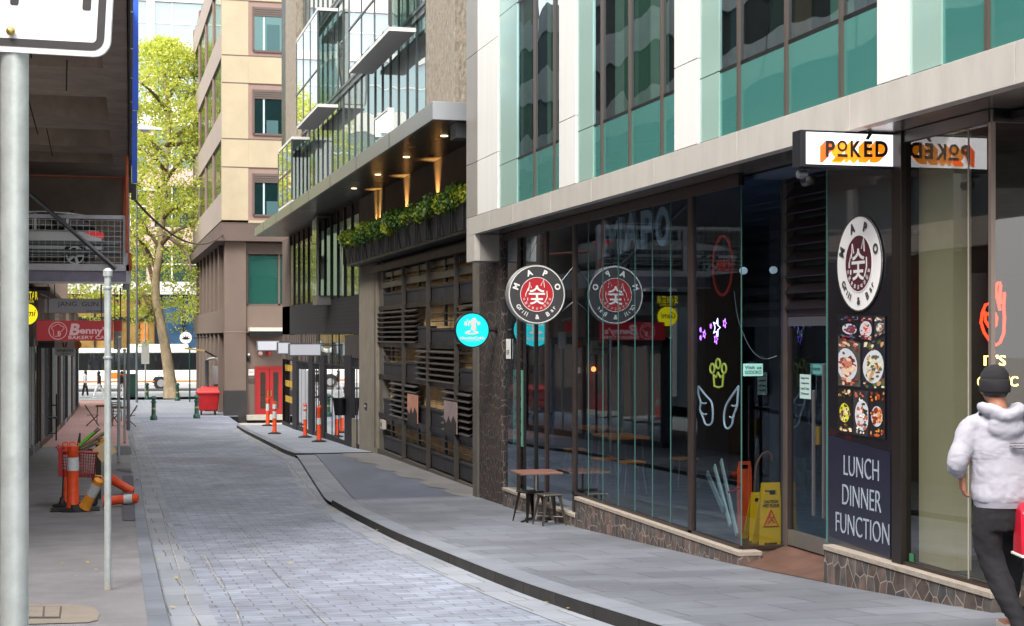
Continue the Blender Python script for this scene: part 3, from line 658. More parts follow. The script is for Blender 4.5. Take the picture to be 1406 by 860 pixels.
# --- door in the recess
YD0 = Y2C-.4; XD = 7.33
D = thing('restaurant_door', 'tall glass entrance door with long steel pull handles beside the yellow floor signs', 'door', (XD, 15.2, -2.29))
zd0, zd1 = -2.285, .22
Bx(XD-.02, XD+.02, YD0, Y1C-.09, zd0, zd0+.17).build('kick_rail', M('brushed_steel', '8b8682', .35, .7, var=.1, vs=12), D)
Bx(XD-.02, XD+.02, YD0, Y1C-.09, zd1-.1, zd1).build('top_rail', M('door_grey', '5d5f63', .4, .4), D)
Bx(XD-.02, XD+.02, Y1C-.15, Y1C-.09, zd0+.17, zd1-.1).build('stile', fr, D)
MB().quad((XD, YD0, zd0+.17), (XD, Y1C-.15, zd0+.17), (XD, Y1C-.15, zd1-.1), (XD, YD0, zd1-.1)).build('glass_pane', gl1, D, recalc=False)
for px, a, b in ((1117, 536, 708), (1131, 500, 712)):
    q = onX(px, a, XD-.07); y = q.y; z1 = q.z; z0 = zX(px, b, XD-.07)
    h = MB().box(XD-.085, XD-.055, y-.017, y+.017, z0, z1).build('pull_handle', M('dull_steel', '77757a', .35, .7), D, bevel=.004)
Bx(XD-.025, XD+.02, yX(1117, XD)-.12, yX(1117, XD)-.06, zX(1117, 610, XD), zX(1117, 585, XD)).build('lock_plate', M('brass_plate', 'b79a55', .4, .7), D)
# louvres above the door
L_ = thing('louvre_panel', 'dark horizontal louvre slats above the restaurant door', 'louvre', (XD, 15, .3))
Bx(XD-.02, XD+.04, YD0, Y1C-.09, zd1+.005, zd1+.09).build('frame', fr, L_)
Bx(XD+.06, XD+.08, YD0, Y1C-.09, zd1, ZS).build('backing', blackp, L_)
m = MB(); n = 9
for i in range(n):
    z = zd1+.14+(ZS-zd1-.2)*i/(n-1)
    m.add([(XD-.06, YD0, z-.06), (XD-.06, Y1C-.09, z-.06), (XD+.04, Y1C-.09, z+.05), (XD+.04, YD0, z+.05), (XD-.06, YD0, z-.045), (XD-.06, Y1C-.09, z-.045), (XD+.04, Y1C-.09, z+.065), (XD+.04, YD0, z+.065)],
          [(0, 1, 2, 3), (4, 7, 6, 5), (0, 4, 5, 1), (3, 2, 6, 7), (0, 3, 7, 4), (1, 5, 6, 2)])
m.build('slats', M('slat_metal', '352f33', .35, .5, var=.12, vs=3), L_)
# --- dark panel two with the signs, glass three
Bx(XG-.0, XG+.03, Y2E+.12, Y2C-.03, -1.99, ZS-.004).build('dark_panel', M_mirror('black_glass_panel', 'ffffff', '14151c', .02, .10), B1)
Bx(XG+.03, XRr+.2, YD0-.02, Y2C-.06, gz(14)-.2, ZS).build('recess_wall', blackp, B1)
Bx(XG-.006, XG+.02, Y2C-.012, Y2C, -1.99, ZS).build('pane_edge', edgeg, B1)
Bx(XG-.05, XG+.05, Y2E-.04, Y2E+.13, -1.99, ZS-.003).build('frame_post', M('dark_bronze', '2a2422', .3, .4), B1, bevel=.003)
pane(YR, Y2E-.04, -1.97, ZS-.1, mat=gl2)
Bx(XG-.03, XG+.03, YR, Y2E, ZS-.1, ZS-.003).build('head_frame', blackp, B1)
Bx(XG-.03, XG+.03, YR, Y2E, -1.99, -1.96).build('sill_frame', fr, B1)
y = yX(1330, XG)
Bx(XG-.006, XG+.006, y-.004, y+.004, -1.97, ZS-.1).build('pane_edge', M('silicone_joint', 'a39a92', .5), B1)
Bx(XG-.02, XG+.02, YR-.02, YR+.02, -1.97, ZS-.003).build('frame_post', M('slim_post', '8c7f78', .35, .5), B1)
MB().quad((XG, YR, -1.97), (9.2, YR, -1.97), (9.2, YR, ZS-.1), (XG, YR, ZS-.1)).build('glass_pane', gl2, B1, recalc=False)
Bx(XG, 9.2, YR-.03, YR+.03, ZS-.1, ZS-.003).build('head_frame', blackp, B1)
Bx(XG-.096, 9.2, YR-.16, YR-.01, gz(11)-.3, -1.994).build('plinth', stone, B1)
# second shop floor + low wall going right
# interior of the restaurant
IN = thing('restaurant_interior', 'dim dark dining room behind the long glass wall', 'room', (9, 20, -2.33)); 
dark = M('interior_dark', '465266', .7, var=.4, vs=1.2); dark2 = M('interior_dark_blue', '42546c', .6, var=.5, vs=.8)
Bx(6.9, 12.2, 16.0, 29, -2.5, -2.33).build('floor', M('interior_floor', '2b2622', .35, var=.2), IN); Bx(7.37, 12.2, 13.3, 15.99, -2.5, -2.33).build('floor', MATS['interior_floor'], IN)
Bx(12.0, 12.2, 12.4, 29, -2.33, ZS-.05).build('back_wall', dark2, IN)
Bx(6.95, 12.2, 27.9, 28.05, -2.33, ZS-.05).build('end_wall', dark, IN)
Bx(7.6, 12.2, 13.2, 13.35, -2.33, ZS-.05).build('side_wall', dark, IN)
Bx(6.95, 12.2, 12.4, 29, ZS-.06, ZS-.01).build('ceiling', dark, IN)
for i, yy in enumerate((16.8, 20.2, 23.0)): Bx(9.2, 9.6, yy, yy+.35, -2.33, ZS-.06).build('column', M('interior_column', '4b4a50', .7, var=.3), IN)
# poster/murals on the far wall
Bx(11.9, 11.98, 15.5, 19.0, -1.6, .6).build('mural', M('mural_paint', '5d2552', .6, var=.7, vs=2.2), IN)
Bx(11.9, 11.98, 20.5, 23, -1.3, .3).build('mural', M('mural_teal', '1f5a52', .6, var=.7, vs=2.2), IN)
Bx(10.6, 10.9, 24, 27.5, -2.33, -1.2).build('counter', M('counter', '4a2e20', .5, var=.3), IN)
wt = M('orange_timber', 'c2712f', .45, var=.2, vs=6); lg = M('stool_steel', '6d6c6a', .35, .7)
def table_in(x, y, label, w=.62, l=1.1):
    t = thing('dining_table', label, 'table', (x, y, -2.33), group='timber dining tables inside')
    MB().box(-w/2, w/2, -l/2, l/2, .73, .77).build('table_top', wt, t, local=True, bevel=.006)
    for sx_ in (-1, 1):
        for sy_ in (-1, 1): MB().bar((sx_*(w/2-.06), sy_*(l/2-.1), 0), (sx_*(w/2-.09), sy_*(l/2-.14), .73), .016).build('leg', lg, t, local=True)
def stool_in(x, y, label):
    t = thing('dining_stool', label, 'stool', (x, y, -2.33), group='timber topped stools inside')
    MB().box(-.17, .17, -.17, .17, .44, .47).build('seat', wt, t, local=True, bevel=.006)
    for sx_ in (-1, 1):
        for sy_ in (-1, 1): MB().bar((sx_*.18, sy_*.18, 0), (sx_*.12, sy_*.12, .44), .012).build('leg', lg, t, local=True)
table_in(8.35, 25.9, 'timber table inside the glass, the farther of the two'); table_in(8.0, 23.6, 'timber table inside the glass, the nearer of the two')
for i, (x, y) in enumerate(((7.65, 24.9), (7.5, 22.9), (7.7, 22.2), (8.7, 22.6))):
    stool_in(x, y, ['stool with timber seat left of the nearer indoor table', 'stool with timber seat close to the glass before the nearer table', 'stool with timber seat furthest right of the indoor tables', 'stool with timber seat deepest in the room beside the nearer table'][i])
wl = M('warm_bulb', 'ff9850', emit=1.6)
for i, (px, py) in enumerate(((815, 507), (832, 507), (778, 530))):
    p = onX(px, py, 8.9+.3*i)
    t = thing('pendant_lamp', ['warm pendant lamp, left of the pair over the indoor tables', 'warm pendant lamp, right of the pair over the indoor tables', 'warm pendant lamp alone behind the narrow pane'][i], 'lamp', (p.x, p.y, p.z))
    MB().ball((0, 0, 0), .05, n=10, m=6).build('bulb', wl, t, local=True, smooth=True); MB().bar((0, 0, .05), (0, 0, ZS-.06-p.z), .006, 5).build('cord', blackp, t, local=True)
    continue
    ld = bpy.data.lights.new('pendant_light', 'POINT'); ld.energy = 14; ld.color = (1, .78, .55); ld.shadow_soft_size = .06; lo = bpy.data.objects.new('light_source', ld); COL.objects.link(lo); lo.parent = t; lo.location = (0, 0, -.08)
# display shelf seen through the dark door
S = thing('bottle_shelf', 'tall dark shelf of jars and cans behind the black door', 'shelf', (7.5, 26.3, -2.33))
pA = yX(741, 7.5); pB = yX(724, 7.5)
for i in range(7): Bx(7.3, 7.7, pA-.1, pB+.2, -2.2+i*.42, -2.17+i*.42).build('shelf_board', blackp, S)
Bx(7.7, 7.74, pA-.1, pB+.2, -2.33, .5).build('back_panel', dark, S)
cc = [M('jar_%s' % n, c, .4) for n, c in (('cream', 'b8ad8a'), ('rust', 'a55530'), ('olive', '7d8a4a'), ('grey', '8b939a'), ('red', '8c2f2a'))]
rn = random.Random(3); ORD = ['first', 'second', 'third', 'fourth', 'fifth']; adj = ['cream', 'rust coloured', 'olive', 'grey', 'dark red']
for i in range(1, 6):
    for j in range(5):
        yy = pA+.02+(pB-pA+.08)*j/4; ci = (i*3+j) % 5
        tag(MB().lathe([(.05, 0), (.055, .02), (.055, .2), (.03, .24), (.03, .27)], (7.42, yy, -2.17+i*.42), 10).build('jar', cc[ci], None, smooth=True), f'{adj[ci]} jar, {ORD[j]} from the near end, {ORD[i-1]} shelf up behind the black door', 'jar', 'jars on the dark shelf')
# menu banner pale green in the entrance glass
mg = M('mint_banner', '8fd0b4', .5, var=.04); y1, y0 = yX(705, XG+.06), yX(719, XG+.06); 
t = thing('menu_banner', 'tall mint green menu banner with dark lines of text inside the entrance', 'banner', (XG+.06, y0, -1.7))
za, zb = zX(712, 612, XG+.06), zX(712, 508, XG+.06)
Bx(XG+.05, XG+.06, y0, y1, za, zb).build('sheet', mg, t)
m = MB()
for i, s in enumerate(('MENU', 'BULGOGI', 'BIBIMBAP', 'JAPCHAE', 'KIMCHI', 'SOJU', 'COFFEE')):
    put_text(m, s, (XG+.048, (y0+y1)/2, zb-.16-(.0 if i == 0 else .12)-i*.2), FAC_U, UP, w=(y1-y0)*.7, h=.07 if i else .12, depth=.001)
m.build('text', M('banner_text', '1f4a3c', .6), t)
p = onX(698, 480, XG-.02); t = thing('wall_notice', 'small white paper notice on the glass left of the mint banner', 'notice', (p.x, p.y, p.z))
Bx(XG-.025, XG-.015, p.y-.14, p.y+.14, p.z-.16, p.z+.18).build('sheet', white, t)
put_text(MB(), 'OFF', (XG-.028, p.y, p.z-.05), FAC_U, UP, w=.2, depth=.001).build('text', blackp, t)
# neighbour shop interior (right)
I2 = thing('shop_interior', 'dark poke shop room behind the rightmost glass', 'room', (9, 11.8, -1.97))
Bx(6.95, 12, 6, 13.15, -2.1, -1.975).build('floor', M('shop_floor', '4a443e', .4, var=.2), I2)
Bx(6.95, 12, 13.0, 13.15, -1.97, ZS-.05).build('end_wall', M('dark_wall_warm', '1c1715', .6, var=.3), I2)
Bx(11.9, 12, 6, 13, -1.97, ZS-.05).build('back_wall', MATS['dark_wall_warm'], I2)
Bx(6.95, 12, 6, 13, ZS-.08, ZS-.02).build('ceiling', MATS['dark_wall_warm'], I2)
y1, y0 = Y2E-.1, Y2E-.75
Bx(6.93, 7.1, yX(1309, 6.93)+.0, Y2E-.03, -1.97, ZS-.08).build('plaster_column', M('tan_plaster', 'c0b08e', .8, var=.08, vs=1.2, bump=.05), I2)
# sign panel backing neon
p0, p1 = onY(1322, 375, 12.75), onY(1500, 760, 12.75)
Bx(p0.x, p1.x, 12.74, 12.78, -.9, p0.z).build('neon_board', M('neon_backboard', '2a2320', .12, .1), I2)
def neon(name, label, cat, paths, mat, r, parent=None):
    t = thing(name, label, cat, tuple(paths[0][0]))
    m = MB()
    for q in paths: m.tube(q, r, 6)
    m.build('tube', mat, t, smooth=True)
    return t
def pp(Y, *pts): return [onY(x, y, Y) for x, y in pts]
nr = M('neon_red', 'ff3018', emit=2.6); ny = M('neon_yellow', 'ffd070', emit=2.4); npk = M('neon_purple', 'c070ff', emit=2.0)
YN = 12.3
S3 = 4.523
def zp(x, y): return (1320+x/S3, 370+y/S3)
neon('neon_hand', 'glowing red neon hand with crossed fingers above the yellow lettering', 'neon sign',
     [pp(YN, *[zp(*q) for q in ((190, 165), (182, 140), (182, 100), (190, 85), (202, 90), (225, 180), (240, 255))]),
      pp(YN, *[zp(*q) for q in ((198, 190), (215, 110), (225, 85), (238, 82), (244, 100), (240, 160), (248, 215))]),
      pp(YN, *[zp(*q) for q in ((262, 150), (266, 145), (268, 160), (262, 230), (268, 300), (262, 400), (240, 455), (215, 470), (180, 450), (140, 390), (122, 330), (130, 270), (150, 220), (185, 210), (200, 230))]),
      pp(YN, *[zp(*q) for q in ((140, 265), (165, 280), (185, 258), (205, 265), (220, 300), (215, 345), (195, 370), (170, 355), (150, 320), (148, 285), (140, 265))])], nr, .0125)
t = thing('neon_lettering', 'yellow glowing neon words below the red neon hand', 'neon sign', tuple(onY(1370, 500, YN)))
m = MB(); put_text(m, "IT'S", onY(1366, 495, YN), XR, UP, w=.21, h=.095, depth=.01); put_text(m, 'GARLIC', onY(1370, 524, YN), XR, UP, w=.40, h=.09, depth=.01); m.build('letters', ny, t)
# ================================================================= logo sign (round), reused on the glass
blk = M('logo_charcoal', '3a3a3c', .4, var=.04); redl = M('logo_red', 'a8242c', .4, var=.04); whl = M('logo_white', 'dededd', .4); mar = M('logo_maroon', '4a1422', .5)
def logo(t, c, u, v, r, inv=False, z=.0):
    u, v = Vector(u), Vector(v); n = u.cross(v); c = Vector(c)
    disc(MB(), c+n*z, u, v, r, .006).build('disc', whl if inv else blk, t)
    ring(MB(), c+n*(z+.001), u, v, r*1.0, r*.025, .008).build('rim', blk if inv else whl, t)
    disc(MB(), c+n*(z+.006), u, v, r*.585, .003).build('emblem', mar if inv else redl, t)
    m = MB(); ring(m, c+n*(z+.007), u, v, r*.60, r*.018, .005)
    e = z+.0125
    m2 = m
    K = lambda a, b, w: None
    put_text(m2, '숯', c+n*e-v*r*.02, u, v, w=r*.58, h=r*.66, bold=.012, depth=.001)
    for q in (((-.30, .12), (-.26, .42), (-.20, .22)), ((.14, .30), (.24, .52), (.27, .24)), ((-.30, .22), (-.40, .02), (-.40, -.08)), ((.36, .12), (.37, -.08), (.28, -.28)), ((-.33, -.12), (-.33, -.22))):
        m2.tube([c+n*e+u*a*r+v*b*r for a, b in q], r*.014, 5)
    for i, ch in enumerate('마포숯불갈비전문점'):
        a = R(200+i*140/8); put_text(m2, ch, c+n*e+u*math.cos(a)*r*.49+v*math.sin(a)*r*.49, u, v, h=r*.085, depth=.001, rot=a+PI/2)
    m3 = MB()
    for ch, a in (('M', 160), ('A', 110), ('P', 68), ('O', 20)):
        a = R(a); put_text(m3 if inv else m2, ch, c+n*e+u*math.cos(a)*r*.79+v*math.sin(a)*r*.79, u, v, h=r*.21, bold=.045, depth=.001, rot=a-PI/2)
    for ch, a in zip('Grill', (212, 222, 230, 237, 243)): 
        a = R(a); put_text(m3 if inv else m2, ch, c+n*e+u*math.cos(a)*r*.78+v*math.sin(a)*r*.78, u, v, h=r*(.15 if ch in 'Gl' else .12), bold=.02, depth=.001, rot=a+PI/2)
    for ch, a in zip('&Bar', (271, 300, 314, 324)):
        a = R(a); put_text(m3 if inv else m2, ch, c+n*e+u*math.cos(a)*r*.78+v*math.sin(a)*r*.78, u, v, h=r*(.16 if ch in '&B' else .10), bold=.02, depth=.001, rot=a+PI/2)
    m2.build('lettering', whl, t)
    if inv: m3.build('dark_lettering', blk, t)
c = onY(737, 404.5, 22.1); r_ = .425
t = thing('round_restaurant_sign', 'round double sided charcoal and red restaurant sign projecting from the glass wall', 'sign', tuple(c))
MB().lathe([(r_+.012, .0), (r_+.012, .16)], (c.x, c.y, c.z), 48, 'Y').build('case', M('sign_case', 'a9aaa8', .35, .6), t, smooth=True)
logo(t, c, XR, UP, r_); logo(t, c+Vector((0, .16, 0)), -XR, UP, r_)
MB().bar((c.x+r_-.02, c.y+.08, c.z+.2), (XG-.02, c.y+.08, c.z+.42), .008).bar((c.x+r_-.02, c.y+.08, c.z-.25), (XG-.02, c.y+.08, c.z-.1), .008).build('bracket', steel2, t)
MB().bar((c.x-.15, c.y+.08, c.z+r_), (c.x+.2, c.y+.08, ZS), .004, 5).build('cable', blackp, t)
# oval (round on the wall) sticker
c = onX(1180, 362, XG-.012); t = thing('wall_logo', 'white and maroon restaurant roundel on the dark panel above the food photos', 'sign', tuple(c)); logo(t, c, FAC_U, UP, .445, inv=True)
# lettering sign
pnl = M('navy_panel', '1b1d2e', .3, var=.06)
c = onX(1180, 680, XG-.01); ya, yb = yX(1222, XG-.01), yX(1137, XG-.01)
t = thing('lettering_panel', 'dark navy window panel reading lunch, dinner and function', 'sign', tuple(c))
MB().quad((XG-.006, ya, zX(1222, 768, XG)), (XG-.006, yb, zX(1137, 735, XG)), (XG-.006, yb, zX(1137, 597, XG)), (XG-.006, ya, zX(1222, 621, XG))).build('panel', pnl, t)
m = MB()
for s, x, y, x0, x1, h in (('LUNCH', 1182, 642.5, 1158, 1206, .19), ('DINNER', 1182.5, 684, 1156, 1209, .19), ('FUNCTION', 1183, 725, 1146, 1219, .19)):
    put_text(m, s, onX(x, y, XG-.012), FAC_U, UP, w=yX(x0, XG)-yX(x1, XG), h=h, bold=-.008, depth=.002)
m.build('text', M('letter_grey', '8a94a2', .5), t)
# food photo poster: five flat photographs
def food_mat(name, cols, sc, seed):
    m, nt, N, L, P = nodes(name); tc = N.new('ShaderNodeTexCoord'); mp = N.new('ShaderNodeMapping'); mp.inputs['Location'].default_value = (seed, seed*.7, 0)
    L.new(tc.outputs['Object'], mp.inputs[0]); nz = N.new('ShaderNodeTexNoise'); nz.inputs['Scale'].default_value = sc*1.3; nz.inputs['Detail'].default_value = 3; L.new(mp.outputs[0], nz.inputs['Vector'])
    v = N.new('ShaderNodeTexVoronoi'); v.inputs['Scale'].default_value = sc; mx = N.new('ShaderNodeMix'); mx.data_type = 'VECTOR'; mx.inputs[0].default_value = .12
    L.new(mp.outputs[0], mx.inputs[4]); L.new(nz.outputs['Color'], mx.inputs[5]); L.new(mx.outputs[1], v.inputs['Vector'])
    sp = N.new('ShaderNodeSeparateColor'); L.new(v.outputs['Color'], sp.inputs[0]); rp = ramp(N, [(i/(len(cols)-1), c) for i, c in enumerate(cols)]); L.new(sp.outputs[0], rp.inputs[0])
    n2 = N.new('ShaderNodeTexNoise'); n2.inputs['Scale'].default_value = 45; L.new(tc.outputs['Object'], n2.inputs['Vector']); mr = N.new('ShaderNodeMapRange'); mr.inputs[3].default_value = .45; mr.inputs[4].default_value = 1.5; L.new(n2.outputs['Fac'], mr.inputs[0])
    mu = N.new('ShaderNodeVectorMath'); mu.operation = 'MULTIPLY'; L.new(rp.outputs[0], mu.inputs[0]); L.new(mr.outputs[0], mu.inputs[1]); L.new(mu.outputs[0], P.inputs['Base Color']); P.inputs['Roughness'].default_value = .3
    return m
t = thing('food_poster', 'tall poster of grilled meat photographs under the white roundel', 'poster', tuple(onX(1183, 517, XG-.01)))
def fx(x, y): return (1140+x/4.648, 425+y/4.648)    # poster zoom coordinates
def fq(pts, X=XG-.008):
    return [onX(*fx(*p), X) for p in pts]
m = MB(); m.add(fq([(48, 30), (352, 38), (352, 835), (48, 790)]), [(3, 2, 1, 0)]); m.build('backing', M('poster_black', '15151c', .3), t)
dishes = [('bottles', [(60, 40), (188, 42), (188, 205), (60, 185)], ['17182a', '2a2b45', '3b2530', '6b7488'], 14), ('meat_plate', [(195, 42), (270, 44), (270, 200), (180, 190)], ['c8ccd0', '8e1f28', 'c05a58', 'd8d8d8'], 22), ('side_dish', [(282, 45), (350, 48), (350, 150), (282, 190)], ['3a4a58', 'a8826a', 'c9d4da', '5b3a38'], 20),
          ('large_grill', [(50, 165), (192, 215), (192, 495), (50, 485)], ['b8c4d0', '7a3b35', 'a8655a', 'c9bca8', '4e2424'], 16), ('table_spread', [(205, 210), (350, 175), (350, 510), (205, 505)], ['232831', '8a7a68', 'c8c0a0', '5a4038', '9aa8b4'], 18),
          ('noodles', [(50, 505), (140, 510), (140, 790), (50, 780)], ['20201e', '6b5436', 'b8ac94', '3b3028'], 24), ('rolls', [(146, 515), (244, 520), (244, 815), (146, 795)], ['c8ccd4', '5d4638', '9c8a78', '2c2a2a', 'd8d4cc'], 22), ('soup', [(250, 522), (350, 515), (350, 825), (250, 812)], ['1d1e20', '7c5c3c', 'a06a38', '3a3c40'], 24)]
for i, (n_, pts, cols, sc) in enumerate(dishes):
    MB().add(fq(pts, XG-.011), [(3, 2, 1, 0)]).build('photo', M('table_'+n_, ['14141c', '2c2a30', '30343c', '4a4540', '20242a', '1c1a18', '2e2c30', '1a1a1c'][i], .35, var=.3, vs=12), t)
    rf = random.Random(i+40); qd = fq(pts, XG-.0125)
    def ins(a, b): return (qd[0]*(1-a)+qd[1]*a)*(1-b)+(qd[3]*(1-a)+qd[2]*a)*b
    def blob(a, b, ra, rb_, col, lay, nn=9, jit=.25):
        P_ = []
        for k_ in range(nn):
            f_ = rf.uniform(1-jit, 1+jit); P_.append(ins(min(.985, max(.015, a+ra*f_*math.cos(2*PI*k_/nn))), min(.985, max(.015, b+rb_*f_*math.sin(2*PI*k_/nn))))-Vector((.0003*lay, 0, 0)))
        return MB().add(P_, [tuple(range(nn))])
    plate = MB(); pc_ = (.5+rf.uniform(-.1, .1), .55); big = n_ in ('large_grill', 'meat_plate', 'rolls', 'table_spread')
    plate.add(*(lambda q_: (q_.v, q_.f))(blob(pc_[0], pc_[1], .46 if big else .36, .34 if big else .22, '', 1, 22, .0))); plate.build('plate', M('plate_'+n_, 'b9bfc6' if n_ != 'noodles' else 'c3cc22', .3), t)
    for ci_, c_ in enumerate({'bottles': ['3a3f58', '55586e', '7c2a34'], 'meat_plate': ['8a1c28', 'b8484a', 'd8a8a0'], 'side_dish': ['a8826a', 'd2cdb8', '6a4a3a'], 'large_grill': ['5e2422', '8c3f34', 'b0705c', 'd0b49a'], 'table_spread': ['6a4030', 'b08a60', 'c9c2a0', '4a5a38'], 'noodles': ['a88a58', 'd8c8a0', '5a3c28'], 'rolls': ['e0dcd0', '2c2a28', 'a85a44'], 'soup': ['b4561e', 'd08a3a', '7c2c18']}[n_]):
        fm = MB()
        for _ in range(11):
            a_ = rf.uniform(0, 2*PI); r__ = rf.random()**.6; q_ = blob(pc_[0]+.33*r__*math.cos(a_), pc_[1]+(.26 if big else .18)*r__*math.sin(a_), rf.uniform(.05, .12), rf.uniform(.02, .06), c_, 2+ci_+rf.random()); fm.add(q_.v, q_.f)
        for _ in range(7):
            q_ = blob(rf.uniform(.08, .92), rf.choice((rf.uniform(.03, .2), rf.uniform(.82, .97))), rf.uniform(.04, .12), rf.uniform(.015, .05), c_, 2+ci_+rf.random()); fm.add(q_.v, q_.f)
        fm.build('food', M('food_'+c_, c_, .4, var=.25, vs=40), t)
# light box sign
c = onY(1168.5, 205.5, 12.45); t = thing('light_box_sign', 'projecting white light box sign with black and orange lettering under the canopy', 'sign', tuple(c))
xl, xr_ = onY(1105, 205, 12.45).x, XG-.035
zb, zt = onY(1168, 231, 12.45).z, onY(1168, 180.5, 12.45).z
Bx(xl-.04, xr_, 12.45, 12.62, zb, zt).build('case', M('case_charcoal', '2c2d33', .35, .4), t, bevel=.004)
lbw = M('lit_acrylic', 'f4f4f8', .3, emit=.45)
Bx(xl+.012, xr_-.012, 12.444, 12.452, zb+.025, zt-.02).build('face_panel', lbw, t)
Bx(xl+.012, xr_-.012, 12.618, 12.626, zb+.025, zt-.02).build('face_panel', lbw, t)
ob = M('sign_orange', 'f08a16', .5, emit=.35); og = M('sign_orange_red', 'ee5a1c', .5, emit=.35); bk = M('sign_ink', '221e20', .5)
SZ = 8.7875
def kp(x, y, Y=12.432): return onY(1090+x/SZ, 170+y/SZ, Y)
m1 = MB(); m2 = MB(); mk = MB()
for (ch, x0, x1, y0, y1) in (('P', 385, 498, 203, 400), ('O', 525, 645, 203, 335), ('K', 684, 812, 210, 402), ('E', 848, 948, 212, 402), ('D', 985, 1135, 212, 402)):
    a = kp(x0, y1); b = kp(x1, y0); ce = (a+b)/2; w, h = b.x-a.x, b.z-a.z
    for k_ in range(1, 8):
        f = k_/7; put_text(m1 if ch != 'P' else m2, ch, ce+Vector((-.052*f, .003+.0006*k_, -.05*f)), XR, UP, w=w, h=h, bold=.03, depth=.0002)
    put_text(mk, ch, ce, XR, UP, w=w, h=h, bold=.03, depth=.0012)
a, b = kp(528, 402), kp(648, 368); 
for f in (.25, .5, .75, 1): m1.box(a.x-.052*f, b.x-.052*f, a.y+.004, a.y+.006, a.z-.05*f, b.z-.05*f)
mk.box(a.x, b.x, a.y-.001, a.y+.003, a.z, b.z)
mk.prism([(0, 0), (.03, 0), (.07, .062), (.045, .085)][::1], kp(850, 190)+Vector((.012, 0, 0)), XR, UP, (0, -1, 0), .0015)
m1.build('orange_lettering', ob, t); m2.build('red_lettering', og, t); mk.build('black_lettering', bk, t)
# floodlight under the sign
p = onY(1104, 240, 12.6); t = thing('spotlight', 'small dark twin spotlight under the left end of the light box sign', 'lamp', tuple(p))
MB().lathe([(.02, -.05), (.045, -.04), (.05, .06), (.03, .07)], (p.x+.04, p.y, p.z-.05), 14, 'Y').build('lamp_head', blackp, t, smooth=True)
MB().lathe([(.02, -.04), (.035, -.03), (.04, .05), (.02, .06)], (p.x-.03, p.y, p.z), 14, 'X').build('lamp_head', steel2, t, smooth=True)
MB().bar((p.x, p.y, p.z+.1), (p.x, p.y, p.z-.04), .01).build('bracket', blackp, t)
# items in the glass
def wallthing(name, label, cat, px, py, X): p = onX(px, py, X); return thing(name, label, cat, tuple(p)), p
t, p = wallthing('window_lettering', 'large faded grey restaurant name high inside the glass wall', 'lettering', 880, 320, XG+.05)
m = MB()
for ch, x, y, w in (('M', 842, 326, 27), ('A', 868, 318, 22), ('P', 890, 315, 17), ('O', 911, 311, 19)):
    put_text(m, ch, onX(x, y, XG+.05), FAC_U, UP, w=yX(x-w/2, XG)-yX(x+w/2, XG), h=.5, bold=.03, depth=.02)
m.build('letters', M('faded_letter', 'c2cacf', .6), t)
t, p = wallthing('neon_oval', 'dull red oval neon ring high inside the glass', 'neon sign', 993, 365, 8.2)
ring(MB(), p, FAC_U, UP, .36, .035, .02, 36, ry=.42).build('tube', M('neon_dull_red', 'a02a28', .4, emit=.10), t); put_text(MB(), 'MAPO', p, FAC_U, UP, w=.42, h=.16, depth=.01).build('letters', MATS['neon_dull_red'], t)
def star(c, u, v, r, a0=.3):
    P = [c+u*(r if k % 2 == 0 else r*.42)*math.sin(a0+k*PI/5)+v*(r if k % 2 == 0 else r*.42)*math.cos(a0+k*PI/5) for k in range(11)]
    return P
XNN = XG+.12
t, p = wallthing('neon_stars', 'purple and white neon stars glowing inside the glass above the crown', 'neon sign', 983, 452, XNN)
m = MB()
for x, y, r in ((967, 459, .05), (962, 453, .03), (962, 464, .03), (995, 444, .055), (983, 466, .06), (976, 448, .03)): m.tube(star(onX(x, y, XNN), FAC_U, UP, r), .004, 5)
m.build('small_stars', npk, t); MB().tube(star(onX(984, 450, XNN), FAC_U, UP, .11), .006, 5).build('large_star', M('neon_white', 'e8d8ff', emit=1.5), t)
zq = 4.527
def wp(pts, X=XNN): return [onX(950+x/zq, 430+y/zq, X) for x, y in pts]
def sm(pts, k=3):    # Catmull-Rom
    P = [Vector(q) for q in pts]; out = []
    for i in range(len(P)-1):
        a, b, c, d = P[max(i-1, 0)], P[i], P[i+1], P[min(i+2, len(P)-1)]
        for j in range(k):
            t_ = j/k; out.append(.5*((2*b)+(c-a)*t_+(2*a-5*b+4*c-d)*t_**2+(3*b-a-3*c+d)*t_**3))
    return out+[P[-1]]
m = MB()
m.tube(sm(wp([(42, 455), (40, 500), (55, 555), (50, 600), (70, 650), (85, 690), (110, 695), (128, 670), (130, 600), (120, 550), (85, 510), (42, 455)])), .012, 6)
m.tube(sm(wp([(55, 555), (70, 562), (88, 560)])), .01, 6); m.tube(sm(wp([(60, 618), (75, 630), (90, 628)])), .01, 6)
m.tube(sm(wp([(290, 455), (285, 520), (280, 580), (258, 640), (250, 690), (225, 718), (205, 700), (200, 640), (212, 575), (245, 520), (290, 455)])), .012, 6)
m.tube(sm(wp([(280, 570), (265, 578), (248, 575)])), .01, 6); m.tube(sm(wp([(262, 640), (248, 650), (235, 645)])), .01, 6)
t = thing('neon_wings', 'pair of unlit white neon angel wings hung in the glass', 'neon sign', tuple(wp([(160, 600)])[0])); m.build('tube', M('unlit_white_tube', 'c3ccd0', .3, emit=.12), t, smooth=True)
m = MB(); m.tube(wp([(135, 385), (140, 455), (165, 462), (190, 455), (195, 385)]), .012, 6)
for a in ((127, 345), (163, 315), (200, 345)): m.tube([onX(950+(a[0]+14*math.cos(k*PI/6))/zq, 430+(a[1]+30*math.sin(k*PI/6))/zq, XNN) for k in range(13)], .012, 6)
m.tube(wp([(135, 385), (150, 400), (163, 370), (178, 400), (195, 385)]), .012, 6)
t = thing('crown_neon_sign', 'yellow green neon crown outline above the white wings', 'neon sign', tuple(wp([(160, 400)])[0])); m.build('tube', M('unlit_yellow_tube', 'b5b84a', .35, emit=.25), t, smooth=True)
